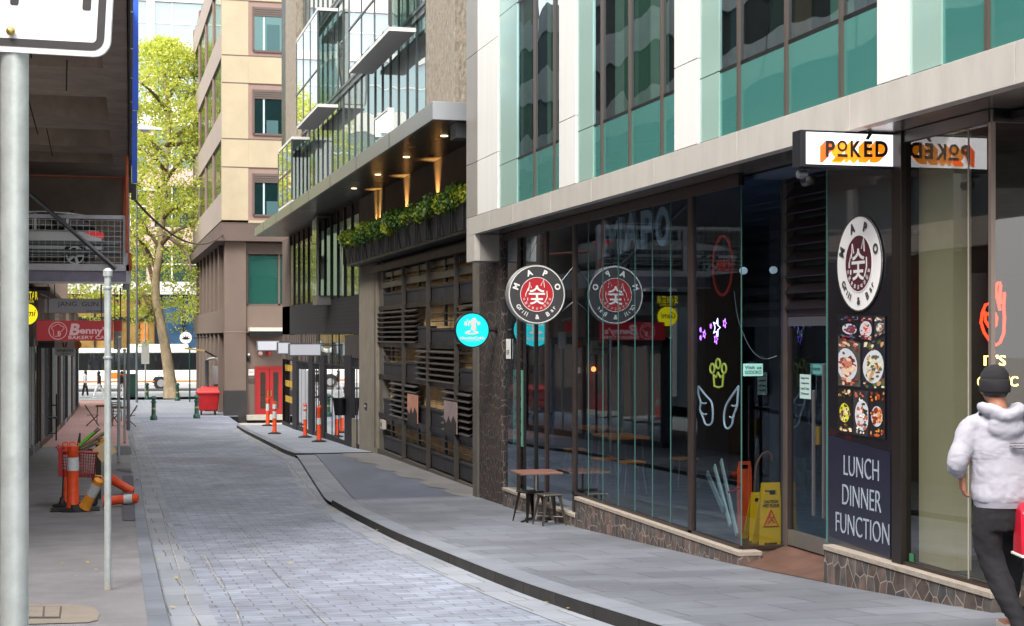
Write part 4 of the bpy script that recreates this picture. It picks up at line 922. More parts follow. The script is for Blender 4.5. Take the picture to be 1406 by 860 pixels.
t = thing('loose_cable', 'thin pale cable drooping inside the glass right of the stars', 'cable', tuple(onX(1010, 420, XNN)))
MB().tube(sm([onX(x, y, XNN+.2) for x, y in ((1008, 400), (1014, 440), (1030, 478), (1048, 493), (1066, 489))]), .004, 5).build('wire', M('pale_wire', '8e8e90', .5), t)
for i, (px, py) in enumerate(((1021, 372), (1062, 371))):
    p = onX(px, py, 7.2 if i == 0 else 7.28); tt = thing('round_wall_light', ['pale round light left of the louvres, on the corner glass', 'pale round light right beside the louvres'][i], 'light', (p.x, Y1C+.15, p.z))
    p = onY(px, py, Y1C+.12); MB().lathe([(.03, -.03), (.04, -.02), (.042, .02), (.02, .03)], tuple(p), 16, 'Y').build('globe', M('frosted_globe', 'a9b4b8', .3, emit=.25), tt, smooth=True)
def sticker(name, label, cat, px, py, wpx, hpx, Y, col, text=None, tcol='222222'):
    p = onY(px, py, Y); s = 1/F*ray(px, py).y and (Y/ray(px, py).y)/F; w, h = wpx*s/CY, hpx*s
    t = thing(name, label, cat, tuple(p)); Bx(p.x-w/2, p.x+w/2, Y, Y+.006, p.z-h/2, p.z+h/2).build('sheet', M('sheet_'+col, col, .5), t)
    if text:
        m = MB()
        for i, q in enumerate(text.split('\n')): n = len(text.split('\n')); put_text(m, q, (p.x, Y-.002, p.z+h*(.5-(i+.5)/n)*.8), XR, UP, w=w*.85 if len(q) > 3 else w*.4, h=h*.55/n, bold=.01, depth=.001)
        m.build('text', M('ink_'+tcol, tcol, .6), t)
    return t
sticker('teal_sticker', 'small pale teal sticker with a dark word on the corner glass', 'sticker', 1034, 508, 28, 17, Y1C-.02, '8fcac4', 'Visit us\nGODOKO', '222222')
t, p = wallthing('door_notice', 'pale sheet of opening notes stuck to the entrance door', 'notice', 1106, 531, XD-.03)
Bx(XD-.035, XD-.028, p.y-.13, p.y+.13, p.z-.13, p.z+.13).build('sheet', M('pale_sheet', 'a9c4c0', .6), t)
m = MB()
for i, q in enumerate(('Happy Hour', 'Trading Hours', 'Lunch Time', 'Dinner')): put_text(m, q, (XD-.037, p.y, p.z+.09-.055*i), FAC_U, UP, w=.2, h=.025, depth=.001)
m.build('text', MATS['ink_222222'], t)
t, p = wallthing('door_reflection', 'small teal sheet painted in as a reflection on the entrance door beside the notice', 'sticker', 1122, 507, XD-.03)
Bx(XD-.035, XD-.028, p.y-.12, p.y+.1, p.z-.05, p.z+.05).build('sheet', M('teal_sheet', '4f8f8c', .6), t); put_text(MB(), 'GODOKO', (XD-.037, p.y, p.z), FAC_U, UP, w=.18, h=.03, depth=.001).build('text', MATS['ink_222222'], t)  # teal sheet and word stand in for a reflection in the door glass
t, p = wallthing('green_sticker', 'tiny green alarm sticker at the foot of the rightmost glass', 'sticker', 1251, 766, XG-.01)
Bx(XG-.008, XG-.003, p.y-.035, p.y+.035, p.z-.035, p.z+.035).build('sheet', M('green_sheet', '2f6a48', .5), t)
# wet floor signs behind the corner glass
yel = M('yellow_plastic', 'eeb010', .45, var=.05); ors = M('sign_red', 'd8481c', .5); ink = MATS['ink_222222']
def wetsign(cx, y, z0, label, w0=.14, h=.70, txt=True):
    t = thing('wet_floor_sign', label, 'floor sign', (cx, y, z0)); 
    m = MB()
    P = [(-w0, 0), (w0, 0), (w0*.80, h), (-w0*.80, h)]; hx, h0, h1 = w0*.5, h*.80, h*.88
    for s_, dy in ((1, 0), (-1, .16)):
        Q = lambda x, z: Vector((x, dy*(1-z/h)*1.2, z))
        m.add([Q(-w0, 0), Q(-w0*.55, 0), Q(-w0*.55, .03), Q(w0*.55, .03), Q(w0*.55, 0), Q(w0, 0), Q(w0*.84, h0), Q(w0*.82, h1), Q(w0*.8, h), Q(-w0*.8, h), Q(-w0*.82, h1), Q(-w0*.84, h0), Q(-hx, h0), Q(hx, h0), Q(hx, h1), Q(-hx, h1)],
              [(0, 1, 2, 3, 4, 5, 6, 13, 12, 11), (11, 12, 15, 10), (13, 6, 7, 14), (10, 15, 14, 7, 8, 9)])
    o = m.build('board', yel, t, local=True, recalc=False); md = o.modifiers.new('Solidify', 'SOLIDIFY'); md.thickness = .012; md.offset = 0
    if txt:
        m = MB(); put_text(m, 'CAUTION', (0, -.010, h*.70), XR, UP, w=w0*1.25, h=.035, bold=.03, depth=.001); put_text(m, 'WET FLOOR', (0, -.010, h*.635), XR, UP, w=w0*1.45, h=.035, bold=.03, depth=.001); m.build('text', ink, t, local=True)
        m = MB()
        T = [Vector((0, -.010, h*.57)), Vector((-w0*.62, -.010, h*.31)), Vector((w0*.62, -.010, h*.31)), Vector((0, -.010, h*.57)), Vector((-w0*.1, -.01, h*.53))]
        m.tube(T[:4], .009, 6); m.tube([(-.04, -.01, h*.35), (.0, -.01, h*.42), (.03, -.01, h*.46)], .009, 6); m.tube([(.0, -.01, h*.42), (.05, -.01, h*.36)], .007, 6); m.tube([(-.05, -.01, h*.44), (.01, -.01, h*.45)], .006, 6); m.ball((-.02, -.01, h*.49), .012)
        m.build('warning_symbol', ors, t, local=True)
    return t
p = onY(1054, 748, Y1C+.28); wetsign(p.x, Y1C+.2, -2.33, 'yellow wet floor sign standing in front behind the corner glass')
p = onY(1045, 748, Y1C+.6); wetsign(p.x, Y1C+.62, -2.33, 'second yellow floor sign mostly hidden behind the front one', h=.55, txt=False)
p = onY(1030, 748, Y1C+.8); t = thing('barrier_board', 'upright orange barrier board left of the yellow floor sign', 'barrier', (p.x, Y1C+.95, -2.33))
ho = .88
MB().add([(-.09, 0, 0), (.09, 0, 0), (.085, 0, ho*.88), (.07, 0, ho), (-.07, 0, ho), (-.085, 0, ho*.88), (-.045, 0, ho*.9), (.045, 0, ho*.9), (.045, 0, ho*.955), (-.045, 0, ho*.955)], [(0, 1, 2, 7, 6, 5), (5, 6, 9, 4), (4, 9, 8, 3), (3, 8, 7, 2)]).build('board', oran, t, local=True, recalc=False).modifiers.new('Solidify', 'SOLIDIFY').thickness = .03
t = thing('cane', 'brown curved cane handle behind the floor signs', 'umbrella', (p.x+.15, Y1C+1.0, -2.33))
MB().tube(sm([(-.03, 0, 0), (.0, 0, .72), (.05, 0, .9), (.13, 0, .98), (.2, 0, .95), (.21, 0, .88)]), .014, 8).build('shaft', M('cane_brown', '7a4a30', .5), t, local=True, smooth=True)
p = onY(1015, 677, Y1C+.4); tag(MB().bar((XG+.06, Y1C+.5, p.z), (XG+.36, Y1C+.9, p.z), .015).build('red_pole', M('red_tape', 'b8202c', .5)), 'thin red rod lying level behind the orange board', 'rod')
# clutter leaning in the window left of the signs
rn = random.Random(9)
for i, (x, y0, y1, c_, wd) in enumerate(((995, 640, 722, 'a8b2a8', .03), (1004, 632, 735, '9ba59a', .03), (985, 650, 700, '7f8a86', .04))):
    a = onX(x-14, y0, XG+.35); b = onX(x+8, y1, XG+.15)
    tag(MB().obox((a+b)/2, (b-a).normalized(), XR, (b-a).normalized().cross(XR), (b-a).length/2, .01, wd).build('leaning_board', M('board_'+c_, c_, .6, var=.1)), ['pale plastic strip leaning in the window, left of the orange board', 'pale plastic strip leaning in the window, nearest the orange board', 'grey strip leaning in the window, darkest of the three'][i], 'board')
# outdoor stools and table
gun = M('gunmetal', '6e6862', .35, .8, var=.18, vs=8); gund = M('gunmetal_dark', '35322f', .4, .7, var=.2, vs=8)
def stool(loc, rz, mat, label):
    t = thing('metal_stool', label, 'stool', loc, rz, 'metal stools beside the plinth')
    MB().lathe([(.175*1.414*.72, .435), (.165*1.414, .45), (.15*1.414, .47)], (0, 0, 0), 4).build('seat', mat, t, local=True, bevel=.012).rotation_euler = (0, 0, R(45))
    for i in range(4):
        sx_, sy_ = (1, 1, -1, -1)[i], (1, -1, 1, -1)[i]
        m = MB(); a = Vector((sx_*.135, sy_*.135, .44)); b = Vector((sx_*.195, sy_*.195, .0)); d_ = (b-a).normalized()
        for (u) in (Vector((-sx_, 0, 0)), Vector((0, -sy_, 0))):
            w0 = .055; w1 = .022; n_ = Vector((0, -sy_*.004, 0)) if u.x else Vector((-sx_*.004, 0, 0))
            m.add([a, a+u*w0, b+u*w1, b, a+n_, a+u*w0+n_, b+u*w1+n_, b+n_], [(0, 1, 2, 3), (7, 6, 5, 4), (0, 4, 5, 1), (1, 5, 6, 2), (2, 6, 7, 3), (3, 7, 4, 0)])
        m.build('leg', mat, t, local=True)
    m = MB()
    for a, b in (((-.17, -.17), (.17, .17)), ((-.17, .17), (.17, -.17))): m.bar((*a, .13), (*b, .13), .008)
    m.build('brace', mat, t, local=True)
q = onG(756, 721); stool((q.x-.02, q.y, gz(q.y)), R(8), gun, 'brown grey metal stool in front of the table pedestal')
q = onG(726, 716); stool((q.x+.02, q.y, gz(q.y)), R(20), gund, 'darker metal stool left of the table, tucked near the stone plinth')
q = (6.42, 22.95)
t = thing('cafe_table', 'small square brown topped pedestal table outside the dark door', 'table', (q[0], q[1], gz(q[1])))
MB().box(-.33, .33, -.33, .33, .745, .77).build('table_top', M('brown_laminate', '7a5348', .4, var=.15, vs=6), t, local=True, bevel=.006)
MB().box(-.335, .335, -.335, .335, .738, .752).build('edge', gun, t, local=True, bevel=.003)
MB().lathe([(.03, .04), (.03, .735)], (0, 0, 0), 12).build('pedestal', M('pale_steel', 'a9a49c', .35, .7), t, local=True, smooth=True)
m = MB(); [m.bar((0, 0, .06), (.28*math.cos(a), .28*math.sin(a), .012), .016) for a in (R(20), R(110), R(200), R(290))]; m.build('foot', gund, t, local=True)
# ================================================================= apartment building (right, middle)
XA, XB, XU, XC = 7.2, 7.3, 6.8, 5.85
B2 = thing('apartment_building', 'glass apartment building with grey canopy, planter wall and louvred screen', 'building', (XA, 45, -3.2))
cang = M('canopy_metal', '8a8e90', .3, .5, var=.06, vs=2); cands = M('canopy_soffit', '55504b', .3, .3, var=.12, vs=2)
darkc = M('brown_concrete', '5d4f47', .75, var=.3, vs=1.5, bump=.3, bs=12, stretch=(1, 1, .35))
wsteel = MATS['weathered_steel']; pst = M('screen_post_dark', '45413d', .6, .3, var=.2)
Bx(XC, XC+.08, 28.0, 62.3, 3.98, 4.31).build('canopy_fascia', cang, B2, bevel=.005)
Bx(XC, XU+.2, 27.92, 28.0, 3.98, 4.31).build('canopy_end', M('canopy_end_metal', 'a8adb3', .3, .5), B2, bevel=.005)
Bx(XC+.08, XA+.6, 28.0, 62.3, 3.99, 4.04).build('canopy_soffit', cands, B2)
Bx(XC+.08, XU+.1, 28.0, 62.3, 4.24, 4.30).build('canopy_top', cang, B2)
for k_ in range(1, 8): Bx(XC-.004, XC+.002, 28+4.4*k_, 28.03+4.4*k_, 3.98, 4.31).build('canopy_joint', black, B2)
Bx(6.35, 6.6, 28.2, 28.7, 3.7, 3.98).build('canopy_bracket', cang, B2)
dl = M('downlight_glow', 'ffe2a8', emit=1.5)
DLP = [(610, 187), (558, 216), (519, 240), (486, 259)]
for px, py in DLP:
    q = ray(px, py); q = q*(3.985/q.z)
    MB().lathe([(.06, -.012), (.075, -.008), (.075, .0)], (q.x, q.y, 3.988), 20).build('downlight', dl, B2)
# recess wall, columns
Bx(XB, XB+.3, 28.4, 44.9, 1.9, 3.99).build('upper_wall', darkc, B2)
Bx(XB, XB+.3, 44.9, 62.3, 3.6, 3.99).build('upper_wall', darkc, B2)
Bx(XA-.02, XA+.4, yX(518, XA), yX(494, XA)+.0, -3.5, 3.985).build('concrete_column', conc, B2, bevel=.012)
Bx(XA+.06, XA+.5, yX(523, XA), yX(518, XA)-.005, -3.4, 3.98).build('steel_column', wsteel, B2)
Bx(XB-.15, XB+.1, 28.36, 42.6, 1.75, 1.92).build('lintel', M('dark_lintel', '2a2826', .5, var=.2), B2)
Bx(XB-.05, XB+.0, 28.4, 42.6, 1.3, 1.45).build('roller_tube', M('tube_grey', '4c4a48', .4, .4), B2)
# screen of louvres and boxes
posts = [521, 559, 593, 632, 671]
yp = [yX(x, XB) for x in posts]
rows = [1.75, .77, -.2, -1.06, -2.09, -3.0]
louv = M('louvre_grey', '3f3a37', .5, .3, var=.15, vs=3); boxm = M('planter_black', '25252a', .6, var=.15, vs=6)
bamb = M_brick('bamboo_blind', 'f4cf94', 'e4bc80', 'a88858', 3.0, .05, .004, .7, .3, plane='YZ', var=.3, vs=1.2)
Bx(7.46, 7.5, 28.4, 42.8, -3.4, 1.9).build('rear_blind', bamb, B2)
Bx(XB, 8.1, 42.6, 42.8, -3.4, 1.9).build('side_wall', black, B2)
Bx(XB-.1, XB+.06, 28.3, 42.9, -3.4, -3.0).build('base_rail', M('rail_grey', '57534d', .5, .4, var=.2), B2)
for y in yp: Bx(XB-.13, XB-.04, y-.04, y+.04, -3.0, 1.75).build('screen_post', pst, B2)
for z in rows[1:-1]: Bx(XB-.06, XB+.12, yp[-1], yp[0], z-.06, z+.06).build('screen_rail', black, B2)
def louvres(y0, y1, z0, z1):
    n = max(3, int((z1-z0)/.12)); m = MB()
    for i in range(n):
        z = z0+(i+.5)*(z1-z0)/n
        m.add([(XB-.11, y0, z-.05), (XB-.11, y1, z-.05), (XB+.06, y1, z+.04), (XB+.06, y0, z+.04), (XB-.11, y0, z-.036), (XB-.11, y1, z-.036), (XB+.06, y1, z+.054), (XB+.06, y0, z+.054)],
              [(3, 2, 1, 0), (4, 5, 6, 7), (0, 1, 5, 4), (3, 7, 6, 2), (0, 4, 7, 3), (1, 2, 6, 5)])
    m.build('louvre_slats', louv, B2)
def boxes(y0, y1, z0, h, n=2):
    for i in range(n):
        a = y0+(y1-y0)*i/n; b = y0+(y1-y0)*(i+1)/n
        MB().box(XB-.02, XB+.13, a+.015, b-.015, z0, z0+h).box(XB-.035, XB-.018, a+.01, b-.01, z0+h-.06, z0+h).build('screen_box', boxm, B2, bevel=.006)
pat = {  # (bay, row): list of (kind, from, to) ; 0 = far side, 1 = near side of the bay
 (0,0): 'B', (1,0): 'B', (2,0): 'B', (3,0): 'B', (0,1): 'L', (1,1): 'lb', (2,1): 'B', (3,1): 'L', (0,2): 'B', (1,2): 'bl', (2,2): 'L', (3,2): 'B',
 (0,3): 'bl', (1,3): 'lb', (2,3): 'bl', (3,3): 'lb', (0,4): 'B', (1,4): 'B', (2,4): 'B', (3,4): 'B'}
rn5 = random.Random(5)
for (b, r), k_ in pat.items():
    y1, y0 = yp[b]-.06, yp[b+1]+.06; zt, zb = rows[r]-.04, rows[r+1]+.04; ymid = (y0+y1)/2
    if k_ == 'L': louvres(y0, y1, zb, zt)
    if k_ == 'B':
        boxes(y0, y1, zb, .36); Bx(XB-.02, XB+.04, ymid-.06, ymid+.06, zb+.4, zt).build('screen_bar', black, B2)
        for q_ in range(2): Bx(XB-.03, XB+.0, y0, y1, zb+.5+q_*.17, zb+.525+q_*.17).build('screen_bar', louv, B2)
        if r in (0, 4): Bx(XB+.0, XB+.05, y0, y1, zt-.13, zt).build('screen_bar', black, B2)
    if k_ == 'lb': louvres(ymid, y1, zb, zt); boxes(y0, ymid, zb, .42, 1)
    if k_ == 'bl': louvres(y0, ymid, zb, zt); boxes(ymid, y1, zb, .42, 1)
for i, (px, py, c1) in enumerate(((566, 561, 'b5806c'), (618, 573, '8a7a78'))):
    p = onX(px, py, XB-.14); t = thing('wall_picture', ['square salmon coloured picture on the screen, farther of the two', 'square pink grey picture of black peaks on the screen, nearer of the two'][i], 'picture', tuple(p))
    Bx(XB-.14, XB-.12, p.y-.62, p.y+.62, p.z-.33, p.z+.33).build('canvas', M('canvas_%d' % i, c1, .7, var=.25, vs=3), t)
    m = MB(); m.prism([(-.6, -.32), (.6, -.32), (.6, -.1), (.3, .05), (.1, -.12), (-.15, .02), (-.35, -.15), (-.6, -.05)], (XB-.143, p.y, p.z), FAC_U, UP, (-1, 0, 0), .002); m.build('ridge', M('ridge_black', '2c2628', .7), t)
# planter boxes with shrubs
def leafmass(m, c, rx, ry, rz, n, s, rn):
    c = Vector(c)
    for _ in range(n):
        while True:
            q = Vector((rn.uniform(-1, 1), rn.uniform(-1, 1), rn.uniform(-1, 1)))
            if q.length < 1: break
        p = c+Vector((q.x*rx, q.y*ry, q.z*rz)); a = Vector((rn.gauss(0, 1), rn.gauss(0, 1), rn.gauss(0, 1))).normalized(); b = a.orthogonal().normalized(); b.rotate(Matrix.Rotation(rn.uniform(0, 6.28), 3, a)); k_ = s*rn.uniform(.6, 1.3)
        m.add([p-a*k_*.5, p+b*k_*.32, p+a*k_*.5, p-b*k_*.32], [(0, 1, 2, 3)])
lf1 = M_leaf('leaf_dark_green', '1c3a10', '35591a', '6b8a2a'); lf2 = M_leaf('leaf_yellow_green', '7c8f1e', 'a9b02c', '4f6a1c')
XP = 6.9
y_a, y_b = 28.9, 44.4; NP = 13; ST = thing('planter_ledge', 'black steel ledge carrying the row of planters above the louvred screen', 'ledge', (XP, 36, 2.1))
Bx(XP-.1, XB, y_a-.1, y_b+.1, 2.02, 2.08).build('shelf', black, ST)
pn = ['first from the white building', 'second from the white building', 'third from the white building', 'fourth from the white building', 'fifth from the white building', 'sixth from the white building', 'in the very middle', 'sixth from the concrete column', 'fifth from the concrete column', 'fourth from the concrete column', 'third from the concrete column', 'second from the concrete column', 'first from the concrete column']
for i in range(NP):
    a = y_a+(y_b-y_a)*i/NP; b = y_a+(y_b-y_a)*(i+1)/NP; yc = (a+b)/2; rn = random.Random(50+i)
    t = thing('planter_box', 'black planter on the ledge with green shrub, '+pn[i], 'planter', (XP, yc, 2.08), group='planters along the ledge')
    MB().add([(-.12, -.48, 0), (.2, -.48, 0), (.2, .48, 0), (-.12, .48, 0), (-.2, -.54, .5), (.24, -.54, .5), (.24, .54, .5), (-.2, .54, .5)], [(0, 3, 2, 1), (0, 1, 5, 4), (1, 2, 6, 5), (2, 3, 7, 6), (3, 0, 4, 7)]).box(-.22, .25, -.55, .55, .47, .52).build('box', boxm, t, local=True, bevel=.008)
    for s_ in (-.5, .5): MB().box(-.24, -.205, s_-.02, s_+.02, -.02, .5).build('bracket', black, t, local=True)
    m = MB(); mm2 = MB()
    for q in range(7): leafmass(m if (i+q) % 3 else mm2, (rn.uniform(-.25, .1), rn.uniform(-.6, .6), .55+rn.uniform(0, .22)), .26, .34, .22, 230, .085, rn)
    m.build('foliage', lf1, t, local=True, recalc=False); mm2.build('foliage', lf2, t, local=True, recalc=False)
# lit grazing lamps on wall (lit uplights)
upm = M('uplight_glow', 'ffb45a', emit=6.)
for i, (px) in enumerate((517, 552, 594)):
    y = yX(px, XB-.12); t = thing('wall_uplight', ['warm uplight behind the planters, farthest of three', 'warm uplight behind the planters, middle of three', 'warm uplight behind the planters, nearest of three'][i], 'lamp', (XB-.15, y, 2.72))
    MB().lathe([(.04, -.12), (.05, 0), (.035, 0)], (0, 0, 0), 12).build('housing', black, t, local=True); MB().lathe([(.03, .002), (.01, .006)], (0, 0, 0), 12).build('lens', upm, t, local=True)
    ld = bpy.data.lights.new('uplight_lamp', 'SPOT'); ld.energy = 330; ld.color = (1, .55, .16); ld.spot_size = R(48); ld.spot_blend = 1; ld.shadow_soft_size = .03
    lo = bpy.data.objects.new('light_source', ld); COL.objects.link(lo); lo.parent = t; lo.location = (0, 0, .02); lo.rotation_euler = Vector((.16, 0, 1)).to_track_quat('-Z', 'Y').to_euler()
# shop level beyond the concrete column
blt = M_brick('black_tiles', '0d0d12', '15151b', '202026', .4, .12, .008, .7, .4, plane='YZ', var=.2)
y0, y1 = yX(494, XA), 66
Bx(XA, XA+.2, y0, 64.6, .1, 1.23).build('tiled_band', blt, B2)
g2 = M_mirror('band_glass', 'b7c6b6', '0c1410', .25, .55)
g2b = M_mirror('upper_glass', 'd6e2e0', '17211f', .3, .60)
n = 12
for i in range(n):
    a = y0+(62-y0)*i/n; b = y0+(62-y0)*(i+1)/n
    Bx(XA+.02, XA+.06, a+.02, b-.02, 1.25, 3.6).build('window_pane', g2, B2); Bx(XA-.03, XA+.05, a-.025, a+.025, 1.23, 3.98).build('mullion', black, B2)
Bx(XA+.06, XA+.15, y0, 62.2, 1.23, 3.6).build('dark_backing', black, B2)
Bx(XA-.45, XA+.1, 50.5, 51.6, 1.05, 3.9).build('bay_box', M('bay_frame', '6d6c68', .4, .4), B2)
Bx(XA-.47, XA-.44, 50.55, 51.55, 1.35, 3.85).build('bay_glass', g2, B2); Bx(XA-.40, XA+.0, 50.45, 50.5, 1.35, 3.85).build('bay_glass', g2, B2)
Bx(XA, XA+.2, 62, 64.6, -3.6, 3.98).build('end_pier', darkc, B2)
# ground floor shopfront glass
gd = M('dark_frame', '10131c', .6, 0); slat2 = M('timber_cladding', '6e6258', .7, var=.25, vs=3)
gm = M_glass('front_glass', 'b9bfc0', 1.6, .12)
pxs = [(388, 403, 'g'), (403, 409, 'f'), (409, 425, 'g'), (425, 431, 'f'), (431, 441, 'g'), (441, 447, 'f'), (447, 475, 'g'), (475, 484, 'f'), (484, 493, 'g')]
for a, b, k_ in pxs:
    ya, yb = yX(b, XA), yX(a, XA); zf = gz(ya)
    if k_ == 'f': Bx(XA-.05, XA+.1, ya, yb, zf-.1, zX((a+b)/2, 500+((a+b)/2-400)*.05, XA)+.35).build('frame_post', gd, B2)
    else:
        MB().quad((XA, ya, zf+.1), (XA, yb, zf+.1), (XA, yb, -.9), (XA, ya, -.9)).build('glass_pane', gm, B2, recalc=False)
        Bx(XA-.02, XA+.03, ya, yb, zf-.25, zf+.12).build('sill_frame', gd, B2)
        for f in (.33, .66): yy = ya+(yb-ya)*f; Bx(XA-.015, XA+.015, yy-.02, yy+.02, zf+.1, .1).build('mullion', gd, B2)
Bx(XA-.0, XA+.12, 54.0, 62, -.9, .08).build('timber_band', slat2, B2)
for k_ in range(13): Bx(XA-.02, XA, 54.0+k_*.62, 54.05+k_*.62, -.9, .08).build('batten', gd, B2)
Bx(XA+.01, XA+.03, y0, 54, -.9, .08).build('transom_glass', g2b, B2)
Bx(XA-.03, XA+.05, y0, 62, -.94, -.88).build('transom', gd, B2)
Bx(XA-.02, XA+.02, y0, 47.4, -.62, .06).build('grille', louv, B2)
Bx(9.6, 9.7, 44, 63, -3.6, .1).build('shop_back_wall', M('shop_wall', '8d8078', .8, var=.5, vs=.5), B2)
Bx(XA+.1, 9.7, 44, 63, -3.62, -3.3).build('shop_floor', M('shop_floor_red', '7d4a42', .5, var=.2), B2)
Bx(XA+.1, 9.7, 44, 63, .1, .2).build('shop_ceiling', M('shop_ceiling', 'b5b2ac', .8), B2)
Bx(XA+.1, 9.7, 43.6, 43.8, -3.6, .2).build('partition', black, B2)
for i, (yy, c_) in enumerate(((47, 'a83228'), (50.5, '3c5a78'), (54, 'c9c4ba'), (58, 'b8962f'))): Bx(8.6, 9.2, yy, yy+.9, -3.3, -1.4).build('display_stand', M('stand_'+c_, c_, .6, var=.3, vs=4), B2)
m = Bx(XA-.05, XA+.0, yX(490, XA), yX(485, XA), -3.5, -2.4).build('stone_plinth', conc, B2)
# posters in shop glass
Bx(XA-.008, XA-.003, yX(424, XA), yX(411, XA), -3.2, -1.2).build('white_film', M('film_white', 'b9bec6', .5, var=.1, vs=3), B2)
m = MB(); 
for i in range(3):
    Bx(XA-.012, XA-.009, yX(402, XA), yX(392, XA), -2.6+i*.62, -2.35+i*.62).build('yellow_film', M('film_yellow', 'c9a02c', .5), B2)
# bucket, light boxes
p = onX(467.5, 559, XA-.18); t = thing('black_bucket', 'black bucket hanging on the shop glass beside the tall black frame', 'bucket', (p.x, p.y, p.z-.25))
MB().lathe([(.18, 0), (.24, .48), (.255, .48), (.255, .52), (.23, .52), (.17, .03)], (0, 0, 0), 20).build('pail', black, t, local=True, smooth=True); MB().bar((0, 0, .52), (.17, 0, .56), .01).build('hook', black, t, local=True)
lbm = M('blank_light_box', 'd2d8e4', .25, var=.04, vs=2)
def lightbox(x0, x1, y0, y1, Xr, Y, label, d=.3):
    a, b = onY(x0, y1, Y), onY(x1, y0, Y); t = thing('blank_light_box', label, 'sign', (b.x, Y, a.z), group='blank light box signs')
    Bx(a.x, b.x, Y, Y+d, a.z, b.z).build('case', steel2, t, bevel=.004); Bx(a.x+.03, b.x-.03, Y-.012, Y-.001, a.z+.03, b.z-.03).build('face_panel', lbm, t)
    if b.x < Xr-.02: MB().bar((b.x-.02, Y+d/2, b.z-.05), (Xr+.05, Y+d/2, b.z-.05), .02).build('bracket', black, t)
lightbox(397, 441, 472, 489, XA, 50.5, 'widest blank light box over the shop glass, nearest of the three')
lightbox(381, 399, 470, 486.5, XA, 55, 'narrow blank light box half covered by the widest one')
lightbox(353, 384, 468, 482, XA, 62.2, 'blank light box above the red doors, farthest of the three')
p = onX(502, 557.5, XA-.03); t = thing('intercom', 'small dark blue intercom plate on the concrete column', 'intercom', tuple(p)); Bx(XA-.045, XA-.02, p.y-.17, p.y+.17, p.z-.08, p.z+.08).build('plate', M('intercom_blue', '23283c', .4), t); Bx(XA-.05, XA-.044, p.y-.1, p.y+.1, p.z-.02, p.z+.02).build('screen', lbm, t)
p = onX(524.5, 583, XB-.1); t = thing('socket_box', 'small white switch box low beside the louvred screen', 'switch', tuple(p)); Bx(XB-.12, XB-.02, p.y-.2, p.y+.2, p.z-.12, p.z+.12).build('box', M('offwhite_plastic', 'b8b4ac', .5), t); Bx(XB-.125, XB-.119, p.y-.08, p.y+.08, p.z-.05, p.z+.05).build('button', black, t)
# --- upper storeys
zs_ = [4.30, 7.05, 9.87, 12.7, 15.5]
tex = M('textured_stone', '8d8578', .9, var=.42, vs=7, bump=.9, bs=16, stretch=(2, 2, .8))
Bx(XU+.1, 14, 28.05, 62.2, 4.35, 15.5).build('upper_volume', black, B2)
def ustone(pa, pb): Bx(XU-.25, XU+.15, yX(pb, XU-.2), yX(pa, XU-.2), 4.3, 15.4).build('stone_column', tex, B2, bevel=.01)
ustone(588, 627); ustone(394, 408)
yy = [yX(x, XU) for x in (640, 628)]
Bx(XU, XU+.06, yy[0], yy[1], 4.3, 15.4).build('window_pane', g2b, B2)
yA, yB = yX(586, XU), yX(409, XU); n = 21
fr2 = M('anodised_frame', '5a5f62', .35, .6)
for s_, (za, zb) in enumerate(zip(zs_, zs_[1:])):
    for i in range(n):
        a = yA+(yB-yA)*i/n; b = yA+(yB-yA)*(i+1)/n
        Bx(XU, XU+.05, a+.02, b-.02, za+.25, zb-.02).build('window_pane', g2b, B2)
    Bx(XU-.05, XU+.06, yA, yB, za-.02, za+.06).build('floor_band', fr2, B2); Bx(XU-.04, XU+.05, yA, yB, za+.17, za+.25).build('floor_band', fr2, B2)
    Bx(XU-.02, XU+.03, yA, yB, za+.06, za+.17).build('vent_strip', blackp, B2)
for i in range(n+1):
    a = yA+(yB-yA)*i/n; Bx(XU-.03, XU+.03, a-.018, a+.018, 4.3, 15.4).build('fin', fr2, B2)
wh2 = M('white_slab', 'd6d6d4', .5, var=.04); bg = M_glass('balcony_glass', 'b5d0c8', 1.6, .18)
def balcony(ya, yb, z0, z1, Xb=6.1, top=True):
    """projecting glazed balcony between y=ya (near) and y=yb, floor z0, roof z1"""
    Bx(Xb, XU-.1, ya, yb, z1-.02, z1+.07).build('balcony_slab', wh2, B2, bevel=.004)
    MB().quad((Xb, ya, z0+.1), (Xb, yb, z0+.1), (Xb, yb, z1-.06), (Xb, ya, z1-.06)).build('balcony_glass', bg, B2, recalc=False)
    MB().quad((Xb, ya, z0+.1), (XU-.1, ya, z0+.1), (XU-.1, ya, z1-.06), (Xb, ya, z1-.06)).build('balcony_glass', bg, B2, recalc=False)
    for f in (0, .33, .66, 1): y = ya+(yb-ya)*f; Bx(Xb-.02, Xb+.03, y-.02, y+.02, z0+.1, z1-.06).build('balcony_post', fr2, B2)
    Bx(Xb, XU-.1, ya, yb, z0-.02, z0+.07).build('balcony_slab', wh2, B2)
    Bx(Xb-.02, Xb+.02, ya, yb, z0+1.05, z0+1.1).build('balcony_rail', fr2, B2)
balcony(33.8, 39.5, 6.75+.0, 9.57); balcony(45.5, 50.6, 6.75, 9.57)
balcony(36, 41.5, 9.75, 12.4); balcony(52, 56, 4.5, 6.6)
for a, b in ((33.9, 35.6),):   # small balustrade on the canopy
    MB().quad((6.1, a, 4.32), (6.1, b, 4.32), (6.1, b, 5.0), (6.1, a, 5.0)).build('balustrade_glass', bg, B2, recalc=False); Bx(6.08, 6.22, a-.05, a, 4.31, 5.05).build('balustrade_end', wh2, B2); Bx(6.08, 6.12, a, b, 5.0, 5.04).build('balustrade_rail', wh2, B2)
